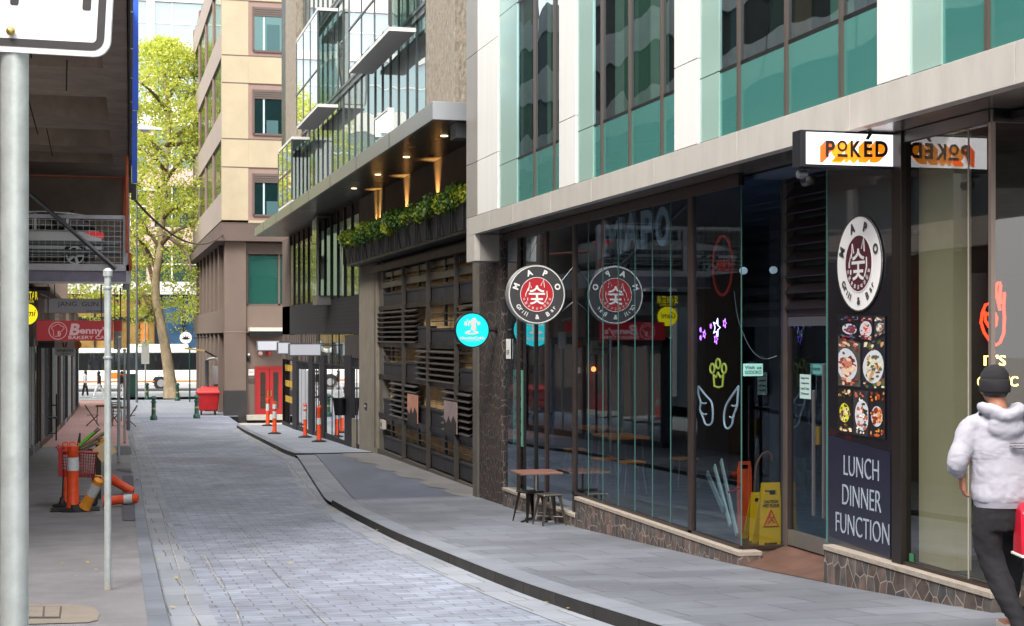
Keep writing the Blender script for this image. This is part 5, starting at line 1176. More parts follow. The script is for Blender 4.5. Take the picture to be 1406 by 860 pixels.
# teal round sign
tl = M('turquoise', '12b5b8', .35, emit=.35); c = onY(648.5, 453.5, 26.6); r_ = .29
t = thing('round_turquoise_sign', 'round turquoise sign with white emblem projecting from the stone pillar', 'sign', tuple(c))
MB().lathe([(r_+.02, 0), (r_+.02, .12)], tuple(c), 40, 'Y').build('case', black, t, smooth=True)
disc(MB(), c-Vector((0, .002, 0)), XR, UP, r_, .006).build('face_panel', tl, t); disc(MB(), c+Vector((0, .122, 0)), -XR, UP, r_, .006).build('face_panel', tl, t)
m = MB(); s_ = r_/290; o_ = c+Vector((0, -.010, 0))
def E(x, y, rx, ry, a=0):
    n = 16; ca, sa = math.cos(R(a)), math.sin(R(a)); P = []
    for k_ in range(n): u_, v_ = rx*math.cos(2*PI*k_/n), ry*math.sin(2*PI*k_/n); P.append(((x-415+u_*ca-v_*sa)*s_, (400-y+u_*sa+v_*ca)*s_))
    m.prism(P, o_, XR, UP, (0, -1, 0), .003+.0003*len(m.f)/20)
E(440, 245, 48, 62, -10); E(435, 320, 42, 70); E(435, 370, 50, 40); E(295, 290, 26, 42, 10); E(530, 285, 26, 34, -15); E(500, 255, 14, 50, 50); E(350, 285, 14, 50, -5); E(380, 270, 12, 42, 20); E(335, 430, 60, 20, 20); E(480, 435, 50, 22, -20); E(400, 462, 120, 16); E(322, 235, 8, 26)
put_text(m, 'HookinCobb', o_+UP*(-140*s_), XR, UP, w=440*s_, h=52*s_, bold=.04, depth=.003); put_text(m, 'food & entertainment', o_+UP*(-186*s_), XR, UP, w=270*s_, h=18*s_, depth=.003)
m.build('white_emblem', whl, t); MB().bar((c.x+r_, c.y+.06, c.z), (XG-.02, c.y+.06, c.z), .025).lathe([(.05, -.02), (.05, .02)], (XG-.08, c.y+.06, c.z), 12, 'X').build('bracket', black, t)
# ================================================================= cream corner building
XK, YK = 5.48, 74.7
B3 = thing('corner_building', 'cream and brown office block on the corner with red double doors', 'building', (XK, YK, -3.75))
s3 = .0344
def kz(py): return (463-py)*s3
def kx(px): return onY(px, 463, YK).x
brn = M('brown_render', '6b5d55', .85, var=.09, vs=.8, bump=.15); brn2 = M('brown_trim', '5d504a', .85, var=.12, vs=1); bs = M('base_stone', '2d2b2d', .5, var=.2, vs=2)
mv = M('mauve_trim', '8a736b', .85, var=.07); brg = M_mirror('bldg_glass', '86b0ae', '0c2a2c', .3, .35); lw = M('white_louvre', '5a544f', .6)
YE3 = 99.0; ztop = 19.2; XE = 16
Bx(XK+.5, XE, YK+.5, YE3, -4, ztop).build('wall', brn, B3)
# front (faces the camera): cream bands and piers
cb = [(-80, -34), (-4, 75) and None]
bands = [(75, 113), (190, 229), (302, 308)]
Bx(XK, XE, YK, YK+.5, kz(330)+.0, kz(306)).build('cornice', brn2, B3)
Bx(XK-.35, XE, YK-.35, YK+.1, kz(331), kz(318)).build('cornice_moulding', brn2, B3)
Bx(XK+.0, kx(341), YK, YK+.5, kz(302), ztop).build('corner_pier', cream, B3)
for a, b in ((306, 302), (229, 190), (113, 75), (-1, -40), (-115, -154)):
    Bx(kx(341)+.003, XE, YK, YK+.5, kz(a), kz(b)).build('cream_band', cream, B3)
for y in (306, 229, 190, 113, 75, -1): Bx(XK-.012, XE, YK-.012, YK, kz(y)-.02, kz(y)+.02).build('joint', brn2, B3)
for (a, b) in ((302, 229), (190, 113), (75, -1), (-40, -115)):
    for x0 in (341, 425):
        Bx(kx(x0), kx(x0+56), YK+.02, YK+.3, kz(a), kz(b)).build('window_surround', mv, B3)
        Bx(kx(x0+8), kx(x0+54), YK-.0, YK+.04, kz(a-7), kz(b+8)).build('window', brg, B3)
        Wn = [o for o in B3.children][-1]; Bx(kx(x0+7), kx(x0+55), YK-.03, YK-.001, kz(b+21), kz(b+8)).build('vent_louvre', lw, Wn)
        for q in range(4): Bx(kx(x0+7), kx(x0+55), YK-.05, YK-.03, kz(b+20-q*3)-.02, kz(b+20-q*3)+.03).build('louvre_blade', brn2, Wn)
        Bx(kx(x0+7), kx(x0+55), YK-.04, YK, kz(a-7)-.05, kz(a-7)+.05).build('sill', brn2, Wn); Bx(kx(x0+7)-.05, kx(x0+7)+.05, YK-.04, YK, kz(a-7), kz(b+8)).build('frame', brn2, Wn)
        Bx(kx(x0+20), kx(x0+22.5), YK-.012, YK-.002, kz(a-8), kz(b+21)).build('blind', M('pale_blind', 'a8bcc0', .6), Wn); Bx(kx(x0+25), kx(x0+40+(a % 9)), YK-.008, YK-.001, kz(a-8), kz(a-8)+.5+(a % 7)*.15).build('blind', M('dim_blind', '35585c', .6), Wn)
# lower front
Bx(XK+.12, kx(338), YK, YK+.5, kz(537), kz(330)).build('corner_column', brn, B3, bevel=.02)
Bx(XK+.1, kx(338)+.02, YK-.03, YK+.5, kz(574)-.3, kz(537)).build('column_base', bs, B3, bevel=.01)
Bx(kx(338)+.03, XE, YK+.25, YK+.6, -4.2, kz(420)).build('lower_wall', brn, B3)
Bx(kx(338)+.0, XE, YK+.1, YK+.5, kz(455), kz(420)).build('spandrel', brn, B3)
Bx(kx(338)+.02, XE, YK+.2, YK+.5, kz(348), kz(333)).build('lintel', brn2, B3)
Bx(kx(340), kx(400), YK+.3, YK+.36, kz(418), kz(350)).build('window', M_mirror('teal_window', 'a8cfc6', '1d5a50', .3, .35), B3)
for x in (340, 384, 392): Bx(kx(x)-.05, kx(x)+.05, YK+.22, YK+.3, kz(419), kz(348)).build('window_frame', brn2, B3)
Bx(kx(340), kx(400), YK+.22, YK+.3, kz(420), kz(417)).build('window_frame', brn2, B3)
Bx(XK+.1, XE, YK-.015, YK+.01, kz(456)-.02, kz(456)+.02).build('joint', mv, B3)
# awning over the doors
t = thing('door_awning', 'flat awning with pale front edge above the red doors', 'awning', (kx(365), YK, kz(455)))
Bx(kx(341), kx(386), YK-.9, YK+.24, kz(455), kz(450)).build('front_board', M('awning_cream', 'c9c5b6', .6), t); Bx(kx(341)+.02, kx(386), YK-.88, YK+.24, kz(462), kz(455)-.01).build('underside', blackp, t)
# red doors
DR = thing('red_double_door', 'red double doors with narrow glass under the awning', 'door', (kx(369), YK+.24, kz(571)))
rd = M('red_door_paint', '981a1e', .4, var=.1, vs=2)
xa, xm, xb = kx(353), kx(370.5), kx(388)
Bx(xa-.08, xb+.08, YK+.18, YK+.26, kz(507), kz(503.5)).build('frame', M('red_frame', '8c1a1c', .5), DR); Bx(xa-.08, xa, YK+.18, YK+.26, kz(571), kz(507)).build('frame', MATS['red_frame'], DR)
for a, b in ((xa, xm-.01), (xm+.01, xb)):
    Lf = Bx(a, b, YK+.2, YK+.25, kz(571), kz(507)).build('door_leaf', rd, DR)
    Bx(a+.18, b-.18, YK+.185, YK+.199, kz(562), kz(512)).build('glass_pane', M_mirror('door_glass', '9a9a90', '3c3a34', .2, .3), Lf)
    Bx(xm-.1 if a == xa else xm+.06, xm-.06 if a == xa else xm+.1, YK+.15, YK+.18, kz(545), kz(537)).build('handle', M('brass', 'b09a5a', .35, .9), Lf)
Bx(kx(338), kx(395), YK-.6, YK+.24, gz(75)-.2, kz(571)+.02).build('doorstep', concg, B3)
for i, (px, c_, s_) in enumerate(((357.5, 'c9b8b0', 'pale faced red alarm bell above the door, left one'), (368.7, 'a8201f', 'all red alarm bell above the door, right one'))):
    p = onY(px, 485.5, YK+.2); t = thing('alarm_bell', s_, 'alarm', tuple(p)); MB().lathe([(.10, -.0), (.10, -.06), (.04, -.1)], tuple(p), 14, 'Y').build('dome', M('bell_'+c_, c_, .4), t, smooth=True); MB().lathe([(.13, .0), (.13, .04)], tuple(p), 14, 'Y').build('base', red, t)
def plaque(px, py, w, h, name, label, cat, mat, txt=None):
    p = onY(px, py, YK+.24); t = thing(name, label, cat, tuple(p)); Bx(p.x-w*s3/2, p.x+w*s3/2, YK+.22, YK+.249, p.z-h*s3/2, p.z+h*s3/2).build('plate', mat, t)
    if txt:
        m = MB(); [put_text(m, q, (p.x, YK+.215, p.z+h*s3*(.22-.25*i)), XR, UP, w=w*s3*.75, h=h*s3*.16, depth=.002) for i, q in enumerate(txt)]; m.build('text', red, t)
plaque(345, 511.5, 8, 8.5, 'notice_plate', 'white notice plate left of the red doors', 'sign', white, ('NO', 'SMOKING')); plaque(345.5, 523, 9, 6, 'grille_plate', 'brown metal grille under the white notice plate', 'grille', M('grille_brown', '4a403a', .5))
p = onY(341.5, 492, YK+.2); t = thing('wall_light', 'small dark wall light left of the alarm bells', 'lamp', tuple(p)); MB().lathe([(.06, -.15), (.07, .05), (.03, .15)], tuple(p), 12).build('body', blackp, t); MB().ball((p.x, p.y-.02, p.z+.17), .06, n=8, m=6).build('lens', white, t)
# side facing the lane
for i in range(8):
    y = YK+.6+i*3.05; 
    if i: Bx(XK+.1, XK+.55, y, y+.55, kz(425)-.02, kz(332)).build('upper_rib', brn, B3, bevel=.02); Bx(XK+.1, XK+.55, y, y+.55, -4, kz(457)).build('lower_rib', brn, B3, bevel=.02)
    if i < 8: Bx(XK+.42, XK+.48, y+.5, y+3.0, kz(425), kz(335)).build('window', M_mirror('dark_window', '8f9a96', '0e1010', .2, .25), B3); Bx(XK+.42, XK+.48, y+.5, y+3.0, -3.7, kz(457)).build('window', MATS['dark_window'], B3)
Bx(XK+.05, XK+.5, YK+.55, YE3, kz(457), kz(425)).build('spandrel', brn, B3)
Bx(XK-.3, XK+.5, YK+.1, YE3, kz(331), kz(318)).build('cornice_moulding', brn2, B3); Bx(XK, XK+.5, YK+.5, YE3, kz(318), kz(304)).build('cornice', brn2, B3)
wallg = M('grey_spandrel', '9b8f88', .7, var=.12, vs=.8)
stry = [kz(302), kz(190), kz(76), kz(-39), ztop]
for za, zb in zip(stry, stry[1:]):
    Bx(XK+.0, XK+.45, YK+.5, YE3, za+.0, za+1.35).build('side_spandrel', wallg, B3)
    Bx(XK+.1, XK+.16, YK+.9, YE3-.3, za+1.38, zb-.03).build('side_window', M_mirror('side_glass', 'bfd0b8', '1c2a20', .35, .55), B3)
    for k_ in range(5): y = YK+.55+k_*6.0; Bx(XK+.02, XK+.4, y, y+.3, za+1.35, zb-.003).build('side_mullion', mv, B3)
# hanging bits on this building
t = thing('round_white_sign', 'round white sign with a dark leaf mark on the corner building side', 'sign', tuple(onY(255, 464, 86)))
c = onY(255, 464, 86); disc(MB(), c, XR, UP, .32, .1, 32).build('disc', M('sign_white', 'eeeeea', .4), t)
m = MB()
for a in (-70, -35, 0, 35, 70): u_ = Vector((math.sin(R(a)), 0, math.cos(R(a)))); w_ = Vector((u_.z, 0, -u_.x)); q = c+Vector((0, -.105, -.1)); m.add([q, q+u_*.13+w_*.04, q+u_*.26, q+u_*.13-w_*.04], [(0, 1, 2, 3)])
m.build('leaf_mark', blackp, t); MB().bar((c.x+.3, c.y-.05, c.z), (XK+.1, c.y-.05, c.z), .03).build('bracket', black, t)
p = onY(267, 480, 80); t = thing('side_awning', 'small tan sloped awning on the side of the corner building', 'awning', tuple(p))
MB().obox(p, (1, 0, -.12), (0, 1, 0), (.12, 0, 1), .45, 1.0, .05).build('canopy_sheet', M('awning_tan', 'a08a58', .7, var=.1), t); MB().bar((p.x+.4, p.y, p.z-.02), (XK+.12, p.y, p.z-.4), .04).build('bracket', black, t)
# pay phone
p = onG(291, 566); Yp = 80.5; p = onY(291, 500, Yp); zf = gz(Yp)
t = thing('pay_phone', 'grey pay phone post with hooded top behind the red bins', 'phone booth', (p.x-.15, Yp, zf))
MB().bar((p.x-.25, Yp, zf), (p.x-.25, Yp, kz(498)), .09, 10).build('post', steel2, t); Bx(p.x+.0, p.x+.38, Yp-.1, Yp+.2, kz(530)-.1, kz(506)).build('cabinet', M('phone_grey', '9a9ea0', .4, var=.1), t, bevel=.02)
MB().tube([(p.x-.38, Yp, kz(499)), (p.x-.1, Yp, kz(495)), (p.x+.2, Yp, kz(494)), (p.x+.42, Yp, kz(500))], .06, 8).build('hood', MATS['phone_grey'], t)
# wheelie bins
br_ = M('bin_red', 'b8161c', .45, var=.16, vs=3)
def bin_(px, py, label, sc=1.0):
    p = onG(px, py); t = thing('wheelie_bin', label, 'bin', (p.x, p.y+.4, gz(p.y)), 0, 'red wheelie bins')
    w, d, h = .52, .45, 1.05
    MB().add([(-w*.82, -d*.8, .2), (w*.82, -d*.8, .2), (w*.82, d*.8, .2), (-w*.82, d*.8, .2), (-w, -d, h), (w, -d, h), (w, d, h), (-w, d, h)], [(0, 3, 2, 1), (0, 1, 5, 4), (1, 2, 6, 5), (2, 3, 7, 6), (3, 0, 4, 7), (4, 5, 6, 7)]).build('tub', br_, t, local=True, bevel=.05)
    MB().box(-w-.05, w+.05, -d-.05, d+.05, h-.05, h+.03).build('rim', br_, t, local=True, bevel=.02)
    MB().add([(-w-.02, -d-.03, h+.03), (w+.02, -d-.03, h+.03), (w+.02, d+.05, h+.10), (-w-.02, d+.05, h+.10), (-w+.05, -d+.05, h+.1), (w-.05, -d+.05, h+.1), (w-.05, d, h+.2), (-w+.05, d, h+.2)], [(0, 3, 2, 1), (4, 5, 6, 7), (0, 1, 5, 4), (1, 2, 6, 5), (2, 3, 7, 6), (3, 0, 4, 7)]).build('lid', M('bin_lid', 'd84848', .4), t, local=True, bevel=.02)
    for sx_ in (-1, 1):
        for sy_ in (-1, 1): MB().lathe([(.03, -.03), (.09, -.025), (.09, .025), (.03, .03)], (sx_*w*.62, sy_*d*.6, .09), 14, 'X').build('wheel', rubber, t, local=True); MB().box(sx_*w*.62-.03, sx_*w*.62+.03, sy_*d*.6-.03, sy_*d*.6+.03, .12, .24).build('caster', steel2, t, local=True)
    return t
bin_(286.5, 570, 'red wheelie bin in full view beside the green bollard')
q = onY(307, 463, 80.5); bt = bin_(303, 566, 'red wheelie bin mostly hidden behind the corner column')
bt.location = (5.38, 80.2, gz(80.2))
# ================================================================= car park building overhead (left)
def XLf(Y): return .33+.0172*(Y-21)
CP = thing('car_park', 'dark concrete car park overhanging the left footway with a mesh fronted deck', 'building', (-3, 40, -3))
cs = M('soffit_concrete', '8a7d74', .9, var=.35, vs=1.1, bump=.4, bs=9); cs2 = M('beam_concrete', '9a8c82', .9, var=.3, vs=1.5, bump=.4, bs=9)
def slabp(mb, Y0, Y1, z0, z1, xl, inset=0.0):
    xa, xb = XLf(Y0)-inset, XLf(Y1)-inset
    mb.add([(xl, Y0, z0), (xa, Y0, z0), (xb, Y1, z0), (xl, Y1, z0), (xl, Y0, z1), (xa, Y0, z1), (xb, Y1, z1), (xl, Y1, z1)], [(0, 3, 2, 1), (4, 5, 6, 7), (0, 1, 5, 4), (1, 2, 6, 5), (2, 3, 7, 6), (3, 0, 4, 7)]); return mb
slabp(MB(), 18.0, 45.9, 5.15, 5.5, -9).build('deck_slab', cs, CP)
Y = 18.0
for a, b in ((18, 25.2), (27.6, 30.9), (33.9, 35.8), (38.9, 40.4), (42.6, 45.9)): slabp(MB(), a, b, 4.6, 5.16, -9, .30).build('beam', cs2, CP)
m = MB()
for a in range(18, 46, 4): slabp(m, a, min(45.9, a+4), 4.602, 5.162, 0, 0)
MB().add([(XLf(18)-.42, 18, 4.58), (XLf(18)-.02, 18, 4.58), (XLf(45.9)-.02, 45.9, 4.58), (XLf(45.9)-.42, 45.9, 4.58), (XLf(18)-.42, 18, 5.2), (XLf(18)-.02, 18, 5.2), (XLf(45.9)-.02, 45.9, 5.2), (XLf(45.9)-.42, 45.9, 5.2)], [(0, 3, 2, 1), (4, 5, 6, 7), (0, 1, 5, 4), (1, 2, 6, 5), (2, 3, 7, 6), (3, 0, 4, 7)]).build('edge_beam', cs2, CP)
for k_ in range(9):
    y = 18+k_*3.1
    MB().add([(XLf(y), y, 4.5), (XLf(y)+.03, y, 4.5), (XLf(y+3)+.03, y+3.04, 4.5), (XLf(y+3), y+3.04, 4.5), (XLf(y), y, 8.5), (XLf(y)+.03, y, 8.5), (XLf(y+3)+.03, y+3.04, 8.5), (XLf(y+3), y+3.04, 8.5)], [(0, 3, 2, 1), (4, 5, 6, 7), (0, 1, 5, 4), (1, 2, 6, 5), (2, 3, 7, 6), (3, 0, 4, 7)]).build('facade_panel', M('dark_cladding', '2b2622', .6, .3, var=.3, vs=3), CP)
    for zz in (4.9, 6.6, 8.3): MB().add([(XLf(y)+.031, y+.02, zz), (XLf(y)+.07, y+.02, zz), (XLf(y+3)+.07, y+3.0, zz), (XLf(y+3)+.031, y+3.0, zz), (XLf(y)+.031, y+.02, zz+.8), (XLf(y)+.07, y+.02, zz+.8), (XLf(y+3)+.07, y+3.0, zz+.8), (XLf(y+3)+.031, y+3.0, zz+.8)], [(0, 3, 2, 1), (4, 5, 6, 7), (0, 1, 5, 4), (1, 2, 6, 5), (2, 3, 7, 6), (3, 0, 4, 7)]).build('facade_band', concg, CP)
Bx(-9, XLf(18)-.1, 18, 18.2, 5.5, 8.4).build('parapet', cs, CP); Bx(-9, .1, 18.2, 45.9, 8.2, 8.4).build('roof', cs, CP)
# hanging hooks
for (x0, y0, x1, y1, y2) in ((92, 82, 91, 125, 27), (37, 165, 52, 185, 31), (64, 197, 72, 215, 36), (40, 65, 43, 80, 22)):
    a = onY(x0, y0, y2); b = onY(x1, y1, y2); a.z = 4.62; MB().bar(a, b, .012, 6).build('hanging_wire', black, CP)
# lower deck
dk = M('painted_steel_beam', 'b4b4ba', .5, .3, var=.2, vs=2.5, bump=.1); dk2 = M('purple_grey_beam', '7c7688', .45, .3, var=.35, vs=1.6)
XR_ = .68
Bx(-9, XR_, 40, 40.2, 1.64, 1.81).build('front_beam', dk, CP, bevel=.006); Bx(-9, XR_-.03, 40.08, 40.3, 1.36, 1.64).build('lower_beam', dk2, CP); Bx(-9, XR_, 40.02, 40.3, 1.33, 1.37).build('beam_flange', dk, CP)
Bx(-9, XR_, 40.2, 46.2, 1.62, 1.80).build('deck_floor', cs, CP); Bx(XR_-.1, XR_+.02, 40, 46.2, 1.36, 1.83).build('side_beam', dk, CP)
Bx(-9, XR_-.05, 46, 46.3, 1.7, 5.5).build('rear_wall', M('rear_wall_concrete', '8c8177', .9, var=.25, vs=.9, bump=.2), CP)
Bx(XR_-.17, XR_+.0, 40.02, 40.2, 1.81, 3.0).build('corner_post', dk, CP, bevel=.006); Bx(-1.9, -1.78, 40.05, 40.15, 1.81, 3.0).build('fence_post', dk, CP); Bx(-4.4, -4.28, 40.05, 40.15, 1.81, 3.0).build('fence_post', dk, CP)
Bx(-9, XR_-.02, 40.04, 40.16, 2.93, 3.03).build('top_rail', dk, CP, bevel=.006)
m = MB()
for i in range(64): x = -9+i*.15; m.bar((x, 40.12, 1.82), (x, 40.12, 2.93), .006, 4)
for i in range(9): z = 1.86+i*.13; m.bar((-9, 40.12, z), (XR_-.1, 40.12, z), .006, 4)
m.build('wire_mesh', steel, CP)
for z in (2.12, 2.34): MB().lathe([(.07, -9), (.07, XR_-.25)], (0, 40.4, z), 10, 'X').build('guard_rail', steel2, CP, smooth=True)
a, b = onY(36, 262, 39.9), onY(159, 369, 39.9); MB().bar(a, b, .055, 12).build('diagonal_brace', M('dark_tube', '5a5a62', .4, .5), CP, smooth=True)
pi = M('orange_pipe', 'b4593a', .5, var=.1)
MB().tube([(XR_-.07, 45.8, 5.3), (XR_-.07, 45.8, 2.5), (XR_-.04, 41, 2.35)], .045, 8).build('drain_pipe', pi, CP)
a = onY(175, 240, 39.6); MB().tube([(a.x-.01, 39.8, 4.5), (a.x+.0, 39.8, 2.1), (a.x+.06, 39.8, 2.08), (a.x+.08, 39.8, 1.65)], .04, 8).build('drain_pipe', pi, CP)
MB().bar((-3, 45.95, 4.55), (XR_-.1, 45.95, 4.55), .03, 6).build('drain_pipe', pi, CP)
# lower deck columns to the ground (off to the left) and side supports
for x, y in ((-6, 20), (-6, 30), (-6, 40.5)): Bx(x-.3, x+.3, y, y+.6, gz(y)-.3, 4.6).build('column', cs, CP)
# steel pole under deck corner drawn in by pipe
t = thing('blue_banner', 'tall narrow royal blue panel standing at the edge of the car park', 'banner', (XLf(44.6)+.1, 44.6, 4.3))
bl = M('royal_blue', '1450c8', .45, var=.05, emit=.05)
a = onY(181.5, 250, 44.6).x; b = onY(190, 250, 44.6).x
Bx(a, b, 44.5, 44.62, onY(185, 153, 44.6).z+.02, 16).build('upper_panel', bl, t); Bx(a-.01, b-.03, 44.52, 44.6, onY(185, 252, 44.6).z, onY(185, 153, 44.6).z).build('lower_panel', M('royal_blue_b', '1a5ad0', .45), t)
Bx(a-.12, a-.02, 44.52, 44.6, 4.0, 16).build('rail', black, t); Bx(a-.03, b-.06, 44.52, 44.66, onY(185, 275, 44.6).z, onY(185, 253, 44.6).z).build('bracket', black, t)
Bx(a-.6, a-.1, 44.5, 45.5, 8.4, 16).build('support', M('dark_cladding', '2b2622'), t)
# parked car on the deck (heading left, rear at the right)
def car(x1, y, z, label, L=4.4, W=1.75, H=1.46, col='b9bcc0'):
    t = thing('parked_car', label, 'car', (x1-L/2, y+W/2, z))
    body = M('car_paint_'+col, col, .28, .4); gls = M('car_glass', '0d1013', .08)
    # side profile, x from rear (0) to front (L)
    low = [(0.05, .35), (.02, .62), (.06, .93), (.25, 1.0), (3.0, .98), (3.9, .86), (4.3, .7), (4.4, .4), (4.3, .25), (.2, .25)]
    top = [(.12, .98), (.45, 1.25), (.85, 1.42), (1.6, H), (2.4, 1.40), (3.2, .97)]
    o = Vector((x1, y, z)); u = Vector((-1, 0, 0))
    MB().prism(low, o, u, UP, (0, 1, 0), W).build('body', body, t, bevel=.05)
    MB().prism([(a, b) for a, b in top], o+Vector((0, .10, 0)), u, UP, (0, 1, 0), W-.2).build('cabin', gls, t, bevel=.04)
    MB().prism([(.30, 1.37), (.85, 1.46), (1.6, 1.49), (2.3, 1.45), (2.35, 1.40), (1.6, 1.43), (.85, 1.40)], o+Vector((0, .12, 0)), u, UP, (0, 1, 0), W-.24).build('roof', body, t, bevel=.01)
    for xx in (.95, 1.75, 2.6): MB().obox(o+Vector((-xx, .09, 1.19)), (.1 if xx < 1 else 0, 0, 1), (1, 0, 0), (0, 1, 0), .22, .035, .012).build('pillar', body, t)
    for xx in (.75, 3.5):
        w = MB().lathe([(.2, -.09), (.32, -.09), (.33, 0), (.33, .1), (.1, .1)], (x1-xx, y+.06, z+.33), 28, 'Y').build('wheel', rubber, t, smooth=True)
        m = MB(); ring(m, (x1-xx, y-.04, z+.33), XR, UP, .23, .03, .01)
        for k_ in range(5): a = 2*PI*k_/5; m.obox((x1-xx+.11*math.cos(a), y-.045, z+.33+.11*math.sin(a)), (math.cos(a), 0, math.sin(a)), (-math.sin(a), 0, math.cos(a)), (0, 1, 0), .11, .035, .01)
        m.build('rim', M('alloy', 'b5b8ba', .3, .8), w)
    m = MB(); m.prism([(.03, .78), (.02, .93), (.3, .97), (.52, .93), (.3, .83)], o-Vector((0, .012, 0)), u, UP, (0, 1, 0), .05); m.build('tail_light', M('tail_light_red', 'c8141a', .25, emit=.15), t)
    MB().prism([(.25, .30), (.25, .33), (4.0, .33), (4.0, .30)], o-Vector((0, .01, 0)), u, UP, (0, 1, 0), .02).build('sill', blackp, t)
    MB().add([(x1-1.05, y+W/2, z+1.47), (x1-.85, y+W/2, z+1.46), (x1-.80, y+W/2, z+1.58), (x1-1.05, y+W/2+.01, z+1.47), (x1-.85, y+W/2+.02, z+1.46), (x1-.80, y+W/2+.01, z+1.58)], [(0, 1, 2), (5, 4, 3), (0, 3, 4, 1), (1, 4, 5, 2), (2, 5, 3, 0)]).build('antenna', blackp, t)
pc = onY(144, 340, 42.2); car(pc.x, 42.2, 1.80, 'silver hatchback parked on the car park deck behind the wire mesh')
# ================================================================= shops under the deck (left)
def XW(Y): return -1.95+.0155*(Y-42)
SH = thing('left_shop_row', 'row of dark framed glass shopfronts along the left footway', 'building', (-3, 60, -3.5))
wl_ = M('left_brown_wall', '75604f', .8, var=.2, vs=1.2); lgm = M_mirror('left_shop_glass', 'd0d4d4', '5a5650', .15, .5)
def wallq(mb, Y0, Y1, z0, z1, dx=0., th=.12):
    a, b = XW(Y0)+dx, XW(Y1)+dx
    return mb.add([(a-th, Y0, z0), (a, Y0, z0), (b, Y1, z0), (b-th, Y1, z0), (a-th, Y0, z1), (a, Y0, z1), (b, Y1, z1), (b-th, Y1, z1)], [(0, 3, 2, 1), (4, 5, 6, 7), (0, 1, 5, 4), (1, 2, 6, 5), (2, 3, 7, 6), (3, 0, 4, 7)])
wallq(MB(), 20, 41, -3.3, 1.7, -.6, .3).build('wall', wl_, SH)
for i in range(13):
    Y0 = 42+i*3.6; zf = gz(Y0)-.1; zt = -.25
    wallq(MB(), Y0+.12, Y0+3.5, zf+.2, zt, 0, .05).build('glass_pane', lgm, SH)
    wallq(MB(), Y0, Y0+.14, zf-.2, zt+.2, .06, .3).build('frame_post', [gd, steel, MATS['brown_render'], steel2][i % 4], SH)
    for f in (1.2, 2.4): wallq(MB(), Y0+f, Y0+f+.06, zf, zt, .03, .1).build('mullion', [steel, gd][i % 2], SH)
    wallq(MB(), Y0, Y0+3.6, zf-.25, zf+.22, .04, .2).build('base', [black, steel2, wl_][i % 3], SH)
    wallq(MB(), Y0, Y0+3.6, zt, zt+.25, .05, .2).build('head', [gd, wl_][i % 2], SH)
    wallq(MB(), Y0, Y0+3.6, zt+.25, 1.25, -.02, .2).build('fascia', [wl_, M('slat_brown', '4f4238', .7, var=.3), M('panel_tan', '9c8576', .7)][i % 3], SH)
wallq(MB(), 46.5, 73, 1.25, 9, -.02, .3).build('upper_wall', MATS['panel_tan'], SH)
Bx(-9, XW(88)-.1, 88.8, 89, -4, 1.3).build('end_wall', wl_, SH); Bx(-9, -1.3, 42, 88.8, 1.2, 1.3).build('roof', black, SH)
# hanging signs
def hsign(x0, x1, y0, y1, Y, mat, label, name='hanging_sign', th=.16, hang=1.34, shape=None):
    a, b = onY(x0, y1, Y), onY(x1, y0, Y); t = thing(name, label, 'sign', ((a.x+b.x)/2, Y, a.z))
    if shape == 'round':
        c = (a+b)/2; MB().lathe([((b.x-a.x)/2, 0), ((b.x-a.x)/2, th)], tuple(Vector((c.x, Y, c.z))), 32, 'Y').build('panel', mat, t, smooth=True)
    else: Bx(a.x, b.x, Y, Y+th, a.z, b.z).build('panel', mat, t, bevel=.008)
    for f in (.15, .85): x = a.x+(b.x-a.x)*f; MB().bar((x, Y+th/2, b.z-.02), (x, Y+th/2, hang), .012, 6).build('hanger', steel2, t)
    return t, a, b
gsg = M('gunmetal_sign', '96969a', .4, .3, var=.12, vs=2)
t, a, b = hsign(61, 152, 410.5, 430, 41.2, gsg, 'grey hanging sign with thin black serif style name above the red one')
m = MB(); put_text(m, 'JANG  GUN', onY(107, 418.5, 41.19), XR, UP, w=1.0, h=.15, bold=-.004, depth=.003); put_text(m, 'Korean Restaurant', onY(130, 427, 41.19), XR, UP, w=.4, h=.045, depth=.003); m.build('text', ink, t)
t, a, b = hsign(50, 155, 440.5, 468, 41.0, M('benny_red', 'a01824', .35, var=.05, emit=.10), 'dark red hanging bakery cafe sign with chef hat emblem')  # low emission brightens this sign in the shade of the deck
wpk = M('pale_pink_letter', 'd9b5b8', .4, emit=.08)
m = MB(); SB = 7.48
def bp(x, y): return onY(30+x/SB, 385+y/SB, 40.985)
ring(m, bp(370, 518), XR, UP, .225, .018, .004, 32)
m.tube(sm([bp(*q) for q in ((325, 560), (325, 515), (308, 500), (312, 475), (335, 470), (350, 455), (385, 452), (400, 470), (428, 475), (432, 500), (412, 515), (410, 530))], 2), .008, 5); m.tube([bp(325, 560), bp(325, 575), bp(395, 575)], .008, 5)
put_text(m, 'B', bp(385, 545), XR, UP, w=.08, h=.12, bold=.02, depth=.004)
put_text(m, 'B', bp(548, 505), XR, UP, w=.24, h=.30, bold=.04, depth=.004, shear=.2); put_text(m, "enny's", bp(745, 525), XR, UP, w=.72, h=.23, bold=.03, depth=.004); put_text(m, 'BAKERY CAFE', bp(700, 588), XR, UP, w=1.06, h=.09, bold=.02, depth=.004)
m.build('lettering', wpk, t)
t2, a, b = hsign(156, 167.5, 441, 455, 43.5, M('bright_red', 'd8262e', .4), 'bright red end of a sign showing right of the near pole'); 
t, a, b = hsign(156, 167, 455.4, 480, 44.2, M('pale_grey_sign', 'b5b2b0', .5), 'pale grey narrow sign below the bright red one right of the near pole')
t, a, b = hsign(76, 102, 468.5, 488.5, 45, M('sign_white', 'eeeeea'), 'white hanging sign with a small red horn mark below the bakery sign', hang=0)
